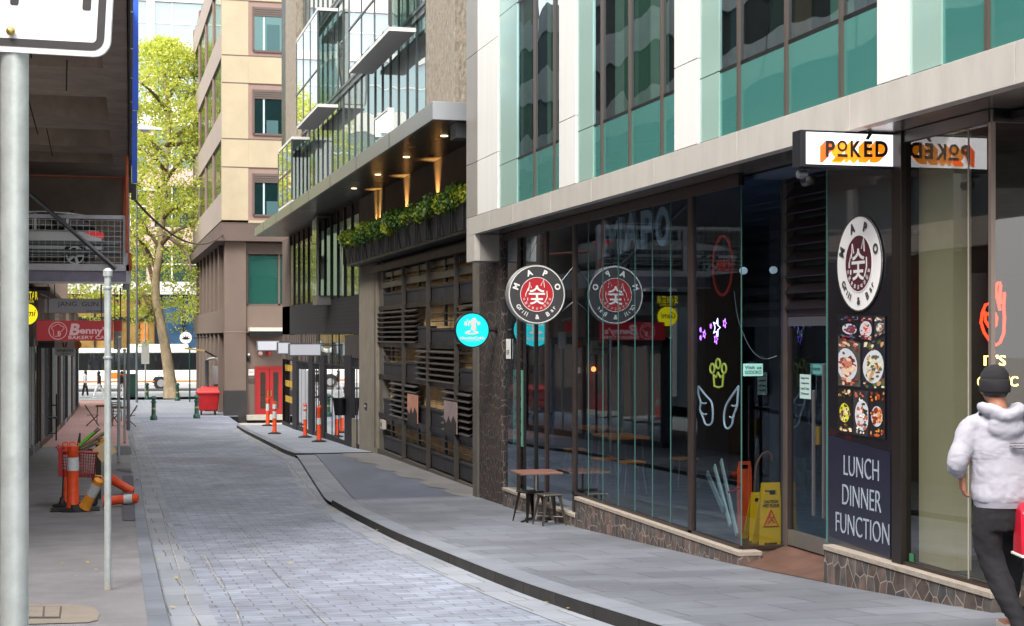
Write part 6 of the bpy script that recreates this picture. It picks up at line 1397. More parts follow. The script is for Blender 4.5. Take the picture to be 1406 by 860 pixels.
m = MB(); put_text(m, 'SINJEON', onY(89, 482, 44.99), XR, UP, w=.42, h=.08, bold=.01, depth=.003); put_text(m, 'topokki', onY(89, 485.8, 44.99), XR, UP, w=.2, h=.04, depth=.003); m.build('text', ink, t)
m = MB(); m.tube([onY(x, y, 44.98) for x, y in ((86.3, 470.5), (87.5, 476.5), (90.3, 476.5), (91.5, 470.5))], .022, 6); m.build('horn_mark', M('coral_red', 'd0484a', .5), t)
t, a, b = hsign(52, 75, 468.5, 478, 45.4, M('dark_sign', '4c4a48', .5), 'dull dark hanging sign left of the white one', hang=0); put_text(MB(), 'STONE POT', onY(63, 473, 45.39), XR, UP, w=.32, h=.06, depth=.003).build('text', ink, t)
t, a, b = hsign(100, 112, 467, 481, 46.2, M('orange_sign', 'f08a1c', .4), 'round orange sign peeking out right of the white one', shape='round', hang=0); put_text(MB(), '>', onY(107, 474, 46.19), XR, UP, w=.05, h=.1, depth=.003).build('text', red, t)
t, a, b = hsign(22, 50.5, 396, 419, 41.6, black, 'black hanging sign with yellow lettering, highest on the left'); m = MB(); put_text(m, 'SEVEN STAR', onY(34.5, 406, 41.59), XR, UP, w=.62, h=.21, bold=.02, depth=.003); put_text(m, 'POCHA HOUSE', onY(34.5, 414, 41.59), XR, UP, w=.46, h=.06, depth=.003); m.build('text', M('sign_yellow', 'd8c62a', .5, emit=.3), t)
t, a, b = hsign(21, 51.5, 417, 446, 41.4, M('gami_yellow', 'f0dc14', .4, emit=.35), 'round yellow hanging sign under the black star one', shape='round'); put_text(MB(), 'Gami', onY(36.5, 430, 41.39), XR, UP, w=.42, h=.17, bold=.01, depth=.004, shear=.25).build('text', ink, t)  # emission lifts the shaded yellow disc so its mirror image reads
# strip lights under the deck
for i, (x0, y0, x1, y1) in enumerate(((56, 404, 68, 409), (77, 434, 88, 438))):
    a, b = onY(x0, y0, 43+i*6), onY(x1, y1, 43.4+i*6); tag(MB().obox((a+b)/2, (b-a).normalized(), YA, (b-a).normalized().cross(YA), (b-a).length/2, .06, .03).build('strip_light', M('tube_white', 'd5dade', .4)), ['unlit white strip light left of the grey sign', 'unlit white strip light between the grey and red signs'][i], 'light')
# tall black high-backed stool frames
def highchair(px, py, label, sc=1.0, Y=None):
    p = onG(px, py); t = thing('high_stool', label, 'stool', (p.x, p.y, gz(p.y)-.03), 0, 'tall black stools outside the left shops')
    MB().box(-.33, .33, -.2, .2, .74, .79).build('seat', black, t, local=True, bevel=.01)
    for sx_ in (-.31, .31):
        for sy_ in (-.18, .18): MB().bar((sx_, sy_, 0), (sx_, sy_, 1.55 if sy_ > 0 else .76), .022, 6).build('leg', black, t, local=True)
    MB().box(-.31, .31, .165, .19, 1.15, 1.2).bar((-.31, -.18, .25), (.31, -.18, .25), .015).build('rail', black, t, local=True)
highchair(64, 604, 'tall black stool frame nearest the big pole'); highchair(70, 585, 'tall black stool frame behind the nearest one by the shop glass')
# folding table and chairs
tk = M('folding_timber', '6e3f2c', .6, var=.2, vs=5); td = M('folding_dark', '3c342e', .6, var=.2)
def ftable(px, py, label):
    p = onG(px, py); t = thing('folding_table', label, 'table', (p.x, p.y, gz(p.y)-.03), 0, 'folding tables on the pink paving')
    MB().box(-.35, .35, -.3, .3, .76, .79).build('table_top', M('green_cloth', '2c5a4a', .8), t, local=True, bevel=.005)
    MB().box(-.352, .352, -.31, -.30, .72, .80).build('top_edge', tk, t, local=True)
    for sx_ in (-.3, .3):
        for sy_ in (-.25, .25): MB().bar((sx_, sy_, 0), (sx_*.9, -sy_*.6, .76), .022, 6).build('leg', tk, t, local=True)
def fchair(px, py, rz, label, mat):
    p = onG(px, py); t = thing('folding_chair', label, 'chair', (p.x, p.y, gz(p.y)-.03), rz, 'folding timber chairs at the pavement tables')
    for s_ in (-.2, .2): MB().bar((-.25, s_, 0), (.3, s_, .86), .018, 6).build('leg', mat, t, local=True); MB().bar((.25, s_, 0), (-.22, s_, .45), .018, 6).build('leg', mat, t, local=True)
    m = MB(); [m.box(-.25+i*.08, -.19+i*.08, -.2, .2, .44, .46) for i in range(6)]; m.build('seat', mat, t, local=True); m = MB(); [m.obox((.22+i*.035, 0, .66+i*.08), (.3, 0, .7), (0, 1, 0), (.9, 0, -.4), .03, .2, .008) for i in range(3)]; m.build('backrest', mat, t, local=True)
ftable(143, 581, 'folding table with green top, left one behind the near pole'); ftable(165, 584, 'folding table with green top, right one near the kerb')
fchair(127, 584, R(180), 'folding chair leaning left, on the far left of the tables', td); fchair(178, 585, 0, 'red brown folding chair on the right by the kerb', tk); fchair(155, 583, R(180), 'folding chair between the two tables, behind the poles', tk); fchair(160, 578, R(90), 'folding chair facing away behind the right table', td)
# catenary cable across the lane
a, b = onY(183, 272, 45), Vector((XK+.1, YK+.3, onY(300, 321, YK).z)); P_ = []
for i in range(25): f = i/24; q = a.lerp(b, f); q.z -= 1.35*4*f*(1-f)*.62; P_.append(q)
t = thing('overhead_cable', 'thick dark cable sagging across the lane from the car park to the corner building', 'cable', tuple(a)); MB().tube(P_, .035, 6).build('wire', M('cable_brown', '3e322c', .6), t, smooth=True); MB().lathe([(.07, -.15), (.09, .15)], tuple(b), 8).build('bracket', black, t)
# street lamps
def lamp(px, py, wpx, Y, label):
    a, b = onY(px, py, Y), onY(px+wpx, py+1, Y); t = thing('street_lamp', label, 'street lamp', (a.x-.3, Y, gz(Y))); L_ = b.x-a.x
    MB().add([(a.x, Y-.14, a.z-.02), (a.x, Y+.14, a.z-.02), (b.x, Y+.10, a.z), (b.x, Y-.10, a.z), (a.x, Y-.12, a.z+.2), (a.x, Y+.12, a.z+.2), (b.x, Y+.08, a.z+.08), (b.x, Y-.08, a.z+.08)], [(0, 1, 2, 3), (7, 6, 5, 4), (0, 3, 7, 4), (1, 5, 6, 2), (0, 4, 5, 1), (3, 2, 6, 7)]).build('lamp_head', M('lamp_white', 'c9ced0', .4), t, bevel=.02)
    Bx(a.x+L_*.1, a.x+L_*.45, Y-.1, Y+.1, a.z-.09, a.z-.022).build('lens', M('lens_grey', '5a6064', .3), t); MB().tube([(a.x-.35, Y, a.z-.05), (a.x, Y, a.z+.05)], .03, 8).build('arm', steel2, t)
    MB().lathe([(.07, gz(Y)-.1), (.05, a.z+.1)], (a.x-.38, Y, 0), 12).build('post', steel2, t)
    return t
lamp(190, 178, 33, 62, 'white street lamp head over the lane, higher and nearer one'); lamp(197, 262, 17, 92, 'white street lamp head lower down among the leaves')
# ================================================================= far street
# sign pole with white sheet
def spole(px, py, top, Y, label, sheet=None, dark=False):
    p = onY(px, py, Y); t = thing('sign_pole', label, 'sign', (p.x, Y, gz(Y))); MB().bar((p.x, Y, gz(Y)), (p.x, Y, onY(px, top, Y).z), .045, 8).build('pole', grn if dark else steel, t)
    if sheet: a, b = onY(sheet[0], sheet[3], Y-.06), onY(sheet[1], sheet[2], Y-.06); Bx(a.x, b.x, Y-.09, Y-.06, a.z, b.z).build('panel', M('sheet_grey', 'd5d8da', .5), t)
spole(199.5, 540, 425, 99.5, 'thin pole with a large pale sheet sign in front of the bus', (194, 205, 468, 500)); spole(260.5, 546, 475, 92, 'dark green slim pole beside the corner building', None, True)
p = onY(180, 541, 100); t = thing('utility_box', 'dark green kerbside utility box beside the pedestrians', 'utility box', (p.x, 100, -3.75))
a, b = onY(173, 543, 100), onY(187, 515, 100); Bx(a.x, b.x, 100, 100.6, -3.76, b.z).build('cabinet', grn, t, bevel=.03); Bx(a.x-.03, b.x+.03, 99.97, 100.63, b.z-.0, b.z+.06).build('lid', grn, t, bevel=.02); Bx(a.x+.05, b.x-.05, 99.985, 99.998, -3.6, b.z-.1).build('door', M('green_door', '154a3c', .4), t)
# bus
def bus():
    Y = 117.0; L_ = 12.4; x0 = onY(112, 463, Y).x-3.2; x1 = x0+L_; z0 = -3.88
    t = thing('city_bus', 'white city bus with orange stripe passing on the far street', 'bus', ((x0+x1)/2, Y, z0))
    wb = M('bus_white', 'e2e2e0', .35, var=.03); bg_ = M_mirror('bus_glass', 'a8b4b8', '10161a', .1, .22)
    Bx(x0, x1, Y, Y+2.5, z0+.35, z0+1.45).build('lower_body', wb, t, bevel=.06); Bx(x0+.05, x1-.05, Y+.03, Y+2.47, z0+1.44, z0+2.75).build('window_band', bg_, t, bevel=.04)
    Bx(x0, x1, Y, Y+2.5, z0+2.7, z0+3.05).build('roof', wb, t, bevel=.08)
    Bx(x0+6.4, x1-1.6, Y+.3, Y+2.2, z0+3.05, z0+3.35).build('roof_unit', wb, t, bevel=.1)
    Bx(x0+.5, x1-.2, Y-.008, Y-.001, z0+.58, z0+.70).build('stripe', M('bus_orange', 'e0742a', .4), t)
    MB().prism([(0, .85), (1.35, .85), (1.2, 1.3), (.15, 1.3)], (onY(147, 463, Y).x, Y-.003, z0), XR, UP, (0, -1, 0), .008).build('orange_panel', MATS['bus_orange'], t)
    put_text(MB(), 'ritus', (x0+8.0, Y-.012, z0+1.12), XR, UP, w=2.3, h=.3, bold=.03, depth=.006).build('lettering', M('bus_letter', 'f4f4f4', .4, emit=.05), t)
    for i in range(8): x = x0+.8+i*1.55; Bx(x, x+.09, Y+.01, Y+.028, z0+1.45, z0+2.72).build('window_frame', blackp, t)
    for x in (x0+2.4, onY(221, 463, Y).x): 
        w = MB().lathe([(.3, -.02), (.5, -.02), (.52, .1), (.52, .3), (.2, .3)], (x, Y, z0+.5), 28, 'Y').build('wheel', rubber, t, smooth=True); m = MB(); disc(m, (x, Y-.03, z0+.5), XR, UP, .27, .01, 24); m.build('hub', M('hub_grey', 'a5a8aa', .4, .6), w)
        MB().prism([(.62*math.cos(PI*k_/12), .62*math.sin(PI*k_/12)) for k_ in range(13)], (x, Y-.002, z0+.5), XR, UP, (0, -1, 0), .006).build('wheel_arch', blackp, t)
    return t, x0, Y, z0
busT, bx0, bY, bz0 = bus()
# far building
FB = thing('far_office_tower', 'pale tower with glass bays and pink grey bands across the far street', 'building', (8, 142, -3.75)); YF = 142
def fp(px, py): return onY(px, py, YF)
pk = M('pink_band', 'b99a98', .7, var=.05); pw = M('pale_panel_far', 'd3cdc9', .6, var=.04); tg = M_mirror('far_glass', 'd6dcde', '6f8f9c', .4, .32, .05); tgd = M_mirror('far_glass_dark', '9fb6b4', '26403c', .3, .35, .05)
xL, xRg = -75, 60
Bx(xL, xRg, YF+.5, YF+12, -4, 60).build('core', M('core_grey', '8a8c8c', .8), FB)
zb_ = fp(0, 402).z
levels = [(fp(0, 402).z, fp(0, 385).z, 'sign')]
zc = fp(0, 385).z
bands = [(385, 335, 'g'), (335, 308, 'p'), (308, 250, 'g'), (250, 225, 'p'), (225, 165, 'g'), (165, 135, 'p'), (135, 62, 'G'), (62, 50, 'p'), (50, -10, 'G'), (-10, -40, 'p'), (-40, -120, 'G'), (-120, -150, 'p'), (-150, -260, 'G')]
for a, b, k_ in bands:
    z0, z1 = fp(0, a).z, fp(0, b).z
    if k_ == 'p': Bx(xL, xRg, YF, YF+.5, z0, z1).build('band', pk if a > 200 else pw, FB)
    else:
        Bx(xL, xRg, YF+.3, YF+.5, z0, z1).build('window_band', tgd if k_ == 'g' else tg, FB)
        for i in range(9):
            x = fp(178, 0).x+(i-3)*3.6
            Bx(x, x+.12, YF+.2, YF+.3, z0+.01, z1-.01).build('mullion', pw, FB)
        Bx(fp(201, 0).x, fp(212, 0).x, YF-.1, YF+.5, z0, z1).build('pier', pk if a > 200 else pw, FB)
        Bx(xL, xRg, YF+.22, YF+.3, (z0+z1)/2-.06, (z0+z1)/2+.06).build('transom', pw, FB)
Bx(xL, xRg, YF-.3, YF+.5, fp(0, 403).z, fp(0, 385).z).build('sign_fascia', M('sign_fascia_grey', 'a9a8a6', .6), FB)
put_text(MB(), 'EMPORIUM    ESPRESSO', onY(212, 394, YF-.32), XR, UP, w=6.3, h=.75, bold=.03, depth=.02).build('fascia_lettering', whl, FB)
Bx(xL, fp(213, 0).x, YF+.2, YF+.4, -3.75, fp(0, 403).z).build('shop_window', M('warm_shop_glass', '7a6034', .3, var=.6, vs=.35, emit=.06), FB)
Bx(fp(214.5, 0).x, xRg, YF+.2, YF+.4, -3.75, fp(0, 403).z).build('shop_window', M('blue_shop_glass', '2f4962', .2, var=.6, vs=.3), FB)
for i in range(12):
    x = fp(190, 0).x+(i-8)*1.9; Bx(x, x+.14, YF+.05, YF+.2, -3.75, fp(0, 403).z).build('shop_mullion', blackp, FB)
Bx(xL, fp(213, 0).x, YF, YF+.2, fp(0, 435).z-.3, fp(0, 435).z).build('shop_transom', blackp, FB); Bx(fp(212, 0).x, fp(215, 0).x, YF-.1, YF+.2, -3.75, fp(0, 403).z).build('shop_post', blackp, FB)
Bx(fp(188, 0).x, fp(203, 0).x, YF+.1, YF+.2, -3.75, fp(0, 438).z-.3).build('shop_door', M('orange_shop', 'a8642c', .4, var=.3, emit=.05), FB)
# tree
bark = M('plane_bark', 'b09f84', .9, var=.42, vs=2.2, bump=.6, bs=8, stretch=(1, 1, .6)); barkd = M('branch_bark', '6e6050', .9, var=.3, vs=2)
lft = M_leaf('plane_leaf', 'b8c24c', 'd8dc6c', '98a840', .55)
YT = 98.0
def tp(x, y, dy=0): return onY(x, y, YT+dy)
TR = thing('plane_tree', 'tall plane tree with mottled trunk and yellow green leaves at the lane end', 'tree', tuple(Vector((tp(234, 545).x, YT, -3.78))))
pts = sm([tp(236, 550), tp(233, 520), tp(229, 490), tp(222, 450), tp(215, 415), tp(214, 385), tp(220, 340), tp(224, 290), tp(227, 240), tp(232, 180), tp(228, 120), tp(222, 70)], 4)
n = len(pts); MB().tube(pts, [.36*(1-.9*(i/n)**.8)+.05+.16*max(0, 1-i/4) for i in range(n)], 14).build('trunk', bark, TR, smooth=True)
rn = random.Random(11); tips = []
m = MB()
brs = [((219, 450), (195, 400), (182, 372)), ((215, 405), (203, 360), (192, 330), (183, 318)), ((217, 375), (200, 340), (185, 325)), ((222, 335), (240, 318), (262, 310)), ((222, 345), (205, 320), (188, 305)), ((226, 250), (245, 225), (262, 215)), ((227, 235), (210, 215), (190, 205)), ((229, 200), (250, 180), (275, 165)), ((224, 300), (240, 285), (262, 282)), ((228, 150), (212, 130), (195, 115)), ((228, 140), (245, 110), (255, 90)), ((214, 400), (207, 430), (190, 440)), ((224, 320), (255, 345), (262, 372)), ((232, 220), (200, 190), (150, 170)), ((228, 270), (180, 250), (130, 245)), ((232, 200), (290, 190), (330, 180)), ((222, 360), (160, 350), (110, 380))]
for i, b in enumerate(brs):
    P_ = [tp(*q, dy=(k_*rn.uniform(-2.2, 2.2))) for k_, q in enumerate(b)]; P_ = sm(P_, 4); nn = len(P_)
    m.tube(P_, [.13*(1-k_/nn)+.03 for k_ in range(nn)], 7); tips += [P_[-1], P_[nn//2]]
    for j in range(3):
        s0 = P_[rn.randrange(nn//3, nn)]; e = s0+Vector((rn.uniform(-1.6, 1.6), rn.uniform(-2, 2), rn.uniform(-.2, 1.8))); mid = (s0+e)/2+Vector((rn.uniform(-.3, .3), 0, rn.uniform(-.2, .3))); m.tube([s0, mid, e], [.05, .035, .015], 5); tips.append(e)
m.build('branches', barkd, TR, smooth=True)
m = MB(); cl = []
top, bot = tp(0, 45).z, tp(0, 470).z; xc = tp(222, 0).x
for _ in range(2200):
    z = rn.uniform(tp(0, 440).z, top); f = (z-bot)/(top-bot); rad = 7.4*min(1, (1-f)**.55*1.5)*min(1, .45+f*2.2)
    a = rn.uniform(0, 2*PI); r_ = rad*rn.random()**.5
    if f < .25 and rn.random() < .45: continue
    if f < .42 and abs(r_*math.cos(a)-.3) < 1.3 and math.sin(a) < .3: continue
    if f > .8 and rn.random() < .3: continue
    cl.append((Vector((xc+r_*math.cos(a), YT+r_*math.sin(a)*.9, z)), rn.uniform(.35, .7)))
for t_ in tips: cl.append((t_, .6))
for (x, y) in ((105, 402), (112, 398), (122, 404), (130, 400), (95, 405), (195, 470), (190, 455), (180, 440), (252, 440), (246, 452), (258, 425), (250, 400), (240, 410)): cl.append((tp(x, y, rn.uniform(-1, 1)), .5))
for c, r_ in cl: leafmass(m, c, r_*1.1, r_*1.1, r_*.7, 26, .20, rn)
m.build('crown', lft, TR, recalc=False)
# more street trees, reflected in the glass facades and seen past the corner
def simple_tree(x, y, z0, h, r, label, seed, n=520):
    t = thing('street_tree', label, 'tree', (x, y, z0), 0, 'street trees in leaf'); rn = random.Random(seed)
    MB().tube(sm([(0, 0, -.1), (.1, 0, h*.25), (-.1, .1, h*.5), (.1, 0, h*.85)], 4), [.3-.02*i for i in range(13)], 10).build('trunk', bark, t, local=True, smooth=True)
    m = MB()
    for i in range(9): a = i*2.4; z = h*(.3+.05*i); m.tube([(0, 0, z), (r*.4*math.cos(a), r*.4*math.sin(a), z+h*.08), (r*.8*math.cos(a), r*.8*math.sin(a), z+h*.2)], [.09, .06, .02], 6)
    m.build('branches', barkd, t, local=True)
    m = MB()
    for _ in range(n):
        q = Vector((rn.gauss(0, 1), rn.gauss(0, 1), rn.gauss(0, 1))).normalized()*rn.random()**.4; leafmass(m, (q.x*r, q.y*r, h*.66+q.z*h*.34), .6, .6, .4, 16, .24, rn)
    m.build('crown', lft, t, local=True, recalc=False)
simple_tree(-7.5, 97, -3.78, 17, 4.2, 'street tree on the far footway hidden behind the left shops', 5); simple_tree(13.5, 134, -3.78, 14, 3.6, 'street tree on the far side of the street', 6, 380)
# towers across the lane that the glass reflects
RT = thing('left_office_tower', 'dark glass tower with pale bands set back on the left', 'building', (-16, 60, -3))
Bx(-30, -14.5, 30, 92, -3.5, 20).build('core', M('tower_dark', '4f5e66', .4), RT)
for i in range(6):
    z = 3+i*2.9; Bx(-14.5, -14.1, 29.8, 92.2, z, z+.95).build('band', M('tower_band', 'd4c8ba', .7, var=.1), RT)
for i in range(16): Bx(-14.45, -14.2, 31+i*3.9, 31.5+i*3.9, -3, 20).build('pier', M('tower_pier', 'c9c5c0', .7), RT)

RL = thing('unseen_brick_block', 'unseen brown brick block added on the left behind the viewpoint to even the light', 'building', (-9, 0, -1.5))  # added out of view to even the brightness along the lane
Bx(-14, -7.2, -40, 17, -3, 11).build('wall', M_brick('brown_brick', '7b5a4c', '6c5044', '8a8074', .24, .08, .008, plane='YZ'), RL)
for i in range(11): Bx(-7.22, -7.1, -38+i*5, -35.5+i*5, 1.5, 3.8).build('window', tgd, RL); Bx(-7.24, -7.1, -38+i*5, -34.5+i*5, -1.6, .9).build('shop_window', M('dim_window', '4c3c30', .2), RL)
# ================================================================= people
skin = M('skin', '9a6a52', .55, var=.06, vs=20); hair = M('black_hair', '15110f', .5)
def soft(o, vox, it=6, smooth=True):
    r = o.modifiers.new('Remesh', 'REMESH'); r.mode = 'VOXEL'; r.voxel_size = vox; r.use_smooth_shade = True
    s = o.modifiers.new('Smooth', 'SMOOTH'); s.factor = .6; s.iterations = it
    return o
def crease(o, s1, s2, sc1=.16, sc2=.055):
    for i, (s_, sc_) in enumerate(((s1, sc1), (s2, sc2))):
        tx = bpy.data.textures.new('crease', 'CLOUDS'); tx.noise_scale = sc_; tx.noise_depth = 1; tx.noise_type = 'HARD_NOISE' if i == 0 else 'SOFT_NOISE'
        d = o.modifiers.new('Crease', 'DISPLACE'); d.texture = tx; d.strength = s_; d.mid_level = .5; d.texture_coords = 'LOCAL'
    return o
def cloth(name, col, rough=.9):
    if name in MATS: return MATS[name]
    m = M(name, col, rough, var=.03, vs=6); nt = m.node_tree; N = nt.nodes; L = nt.links; P = N['Principled BSDF']
    tc = N.new('ShaderNodeTexCoord'); mp = N.new('ShaderNodeMapping'); mp.inputs['Scale'].default_value = (1, 1, 1.9); mp.inputs['Rotation'].default_value = (0, R(25), 0); L.new(tc.outputs['Object'], mp.inputs[0])
    n = N.new('ShaderNodeTexNoise'); n.inputs['Scale'].default_value = 4.2; n.inputs['Detail'].default_value = 2; n.inputs['Distortion'].default_value = .8; L.new(mp.outputs[0], n.inputs['Vector'])
    b = N.new('ShaderNodeBump'); b.inputs['Strength'].default_value = .35; b.inputs['Distance'].default_value = .045; L.new(n.outputs['Fac'], b.inputs['Height']); L.new(b.outputs[0], P.inputs['Normal'])
    return m
def hand(m, w, d, side, curl=.9):
    """palm and five bent fingers from wrist w along direction d"""
    w = Vector(w); d = Vector(d).normalized(); f = Vector((0, 1, 0)); f = (f-d*f.dot(d)).normalized(); n = d.cross(f)*side
    m.obox(w+d*.05, d, f, n, .048, .040, .014)
    m.tube([w-d*.05, w+d*.02], [.028, .026], 10)
    for k_, (o_, L_) in enumerate(((-.030, .062), (-.010, .075), (.010, .080), (.030, .070))):
        a = w+d*.09+f*o_; b = a+d*L_*.45+n*.006; c = b+(d*.6+n*curl*.8)*L_*.35; e = c+(d*.1+n*curl)*L_*.25; m.tube([a-d*.02, b, c, e], [.0105, .0095, .009, .008], 8)
    a = w+d*.02+f*.03; m.tube([a, a+d*.035+f*.025+n*.01, a+d*.065+f*.025+n*.03], [.014, .011, .009], 8)
def walker():
    t = thing('person', 'person in pale grey hoodie, black joggers and black beanie walking past the rightmost window', 'person', (5.78, 9.2, gz(9.2)-.01), -YAW)
    zb = 0
    # skin: one body mesh: head, neck, forearms, hands, shins, torso core
    m = MB()
    hc = Vector((-.03, .03, 1.645))
    m.ball(hc, .078, .098, .115, 20, 14); m.ball(hc+Vector((.02, .03, -.06)), .055, .07, .06, 14, 10)
    m.ball(hc+Vector((.0, .105, -.01)), .014, .022, .02, 8, 6); m.ball(hc+Vector((.0, .095, -.055)), .025, .014, .009, 8, 6)
    for s_ in (-1, 1): m.ball(hc+Vector((s_*.08, -.005, -.01)), .014, .028, .034, 10, 8); m.ball(hc+Vector((s_*.03, .087, .01)), .013, .010, .008, 8, 6)
    m.tube([(-.03, .01, 1.60), (-.02, -.01, 1.52), (0, -.01, 1.42)], [.055, .058, .07], 14)
    m.tube([(0, 0, 1.45), (.02, 0, 1.2), (.02, 0, .95)], [.11, .11, .11], 14)
    m.tube([(0, 0, 1.40), (-.17, 0, 1.40), (-.25, -.03, 1.17), (-.262, .02, 1.12), (-.24, .04, 1.07)], [.06, .05, .042, .034, .026], 12)
    m.tube([(0, 0, 1.40), (.19, 0, 1.40), (.27, -.05, 1.15), (.24, -.10, .97)], [.06, .05, .04, .028], 12)
    m.tube([(-.08, 0, .95), (-.06, -.0, .55), (.0, -.07, .36), (.055, -.14, .21), (.075, -.18, .10)], [.06, .045, .035, .032, .032], 12)
    m.tube([(.1, 0, .95), (.14, .21, .55), (.17, .36, .12)], [.06, .04, .032], 12)
    m.obox((.085, -.15, .07), (.1, 1, -.25), (1, 0, 0), (0, .25, 1), .07, .035, .03); m.obox((.18, .42, .05), (0, 1, 0), (1, 0, 0), (0, 0, 1), .09, .04, .03)
    hand(m, (-.24, .03, 1.08), (.12, .1, -.9), 1); hand(m, (.24, -.10, .97), (.0, -.05, -1), -1)
    soft(m.build('body', skin, t, local=True), .0075, 2)
    # trousers
    m = MB()
    m.loft([((-.0, 0, .74), .15, .12), ((.01, 0, .82), .175, .13), ((.02, 0, .92), .18, .13), ((.02, 0, 1.04), .165, .12)], 20)
    m.tube(sm([(-.07, 0, .88), (-.085, .01, .72), (-.055, .0, .54), (.0, -.07, .36), (.055, -.14, .21), (.07, -.17, .145)], 3), [.105, .104, .102, .1, .095, .09, .087, .085, .08, .076, .07, .066, .062, .06, .056, .05], 16)
    m.tube(sm([(.1, 0, .88), (.12, .10, .72), (.14, .21, .55), (.16, .29, .34), (.17, .35, .18)], 3), [.105, .102, .1, .095, .09, .085, .082, .078, .075, .07, .065, .06, .055], 16)
    m.tube([(.072, -.172, .16), (.078, -.182, .115)], [.056, .050], 16); m.tube([(.17, .35, .19), (.172, .36, .14)], [.058, .052], 16)
    crease(soft(m.build('trousers', cloth('black_jogger', '131318'), t, local=True), .010, 3), .016, .007)
    # hoodie
    m = MB()
    m.loft([((.015, 0, .915), .190, .145), ((.015, 0, .955), .205, .155), ((.02, 0, 1.05), .205, .15), ((.01, 0, 1.2), .210, .142), ((0, 0, 1.33), .215, .135), ((0, 0, 1.42), .195, .125), ((-.005, 0, 1.475), .12, .10), ((-.01, 0, 1.515), .085, .085)], 24)
    m.tube(sm([(-.13, 0, 1.41), (-.20, 0, 1.38), (-.245, -.02, 1.27), (-.285, -.04, 1.18), (-.28, .0, 1.13), (-.25, .03, 1.09)], 3), [.08, .079, .078, .077, .076, .075, .073, .072, .071, .070, .068, .065, .061, .055, .05, .046], 16)
    m.tube(sm([(.13, 0, 1.41), (.2, 0, 1.38), (.255, -.03, 1.26), (.285, -.06, 1.15), (.26, -.10, 1.03)], 3), [.08, .079, .078, .077, .076, .074, .072, .07, .068, .065, .061, .055, .048], 16)
    # hood lying on the back and round the neck
    m.tube(sm([(-.10, .05, 1.52), (-.125, -.03, 1.52), (-.08, -.115, 1.50), (.0, -.15, 1.47), (.08, -.115, 1.50), (.115, -.03, 1.52), (.09, .05, 1.52)], 3), [.025]+[.036]*4+[.046]*9+[.036]*4+[.025], 12)
    m.ball((0, -.11, 1.40), .12, .06, .09, 16, 10)
    o = soft(m.build('hoodie', cloth('grey_hoodie', '9b9ba6'), t, local=True), .009, 3); crease(o, .014, .004, .13, .05)
    m = MB(); m.loft([((.015, 0, .885), .180, .135), ((.015, 0, .925), .187, .142)], 28); m.build('hem', cloth('grey_rib', '8c8c98'), t, local=True, smooth=True)
    m = MB()
    for k_ in range(3): put_text(m, ['a quiet side street', 'goods & sundries', 'made by hand'][k_], (.075, -.162, 1.30-.016*k_), XR, UP, w=[.13, .13, .09][k_], h=.008, depth=.012)
    m.build('print', M('print_grey', '55555f', .8), t, local=True)
    m = MB(); m.ball(hc+Vector((0, -.012, -.02)), .082, .098, .06, 20, 12); m.build('hair', hair, t, local=True, smooth=2)
    # beanie
    m = MB(); m.loft([(hc+Vector((0, -.005, .015)), .089, .108), (hc+Vector((0, -.005, .05)), .091, .110), (hc+Vector((0, -.01, .09)), .085, .103), (hc+Vector((0, -.012, .125)), .062, .08), (hc+Vector((0, -.012, .145)), .03, .04), (hc+Vector((0, -.012, .15)), .004, .006)], 28); m.build('beanie', cloth('black_knit', '16161a'), t, local=True, smooth=2)
    m = MB(); m.loft([(hc+Vector((0, -.012, -.03)), .089, .110), (hc+Vector((0, -.010, -.018)), .096, .117), (hc+Vector((0, -.005, .045)), .097, .116), (hc+Vector((0, -.005, .055)), .092, .112)], 28); m.build('beanie_cuff', MATS['black_knit'], t, local=True, smooth=2)
    for c_, a in (((.095, -.13, .045), -.3), ((.18, .42, .035), 0)):
        m = MB(); m.obox(c_, (0, 1, a), (1, 0, 0), (0, -a, 1), .125, .042, .035); o = soft(m.build('shoe', M('shoe_dark', 'b8b0aa', .6), t, local=True), .01, 5)
    b = thing('red_bag', 'glossy red carrier bag with pale roundel and white trim held by the walking person', 'bag', tuple(t.location+Vector((0, 0, .62))), -YAW)
    m = MB(); m.add([(.055, -.26, .0), (.34, -.26, .0), (.34, -.06, .0), (.055, -.06, .0), (.045, -.28, .28), (.35, -.28, .28), (.33, -.06, .28), (.065, -.06, .28), (.08, -.18, .335), (.31, -.18, .335), (.31, -.14, .335), (.08, -.14, .335)], [(0, 3, 2, 1), (0, 1, 5, 4), (1, 2, 6, 5), (2, 3, 7, 6), (3, 0, 4, 7), (4, 5, 9, 8), (5, 6, 10, 9), (6, 7, 11, 10), (7, 4, 8, 11), (8, 9, 10, 11)]); m.build('bag_body', M('bag_red_vinyl', 'c01830', .3, var=.08, vs=5, bump=.2, bs=9), b, local=True, bevel=.018, smooth=True)
    MB().box(.05, .345, -.266, -.05, -.004, .012).build('trim', white, b, local=True, bevel=.003); disc(MB(), (.135, -.279, .16), XR, UP, .045, .003, 24, ry=.04).build('roundel', M('pale_roundel', 'd8b8b8', .5), b, local=True)
    MB().tube(sm([(.12, -.17, .33), (.16, -.15, .39), (.24, -.12, .40), (.28, -.15, .39), (.30, -.17, .33)]), .012, 8).build('handle', MATS['bag_red_vinyl'], b, local=True)
walker()
for o in bpy.data.objects:
    if o.parent is None and o.name in ('person', 'red_bag'): o.scale = (1.04, 1.04, 1.04)
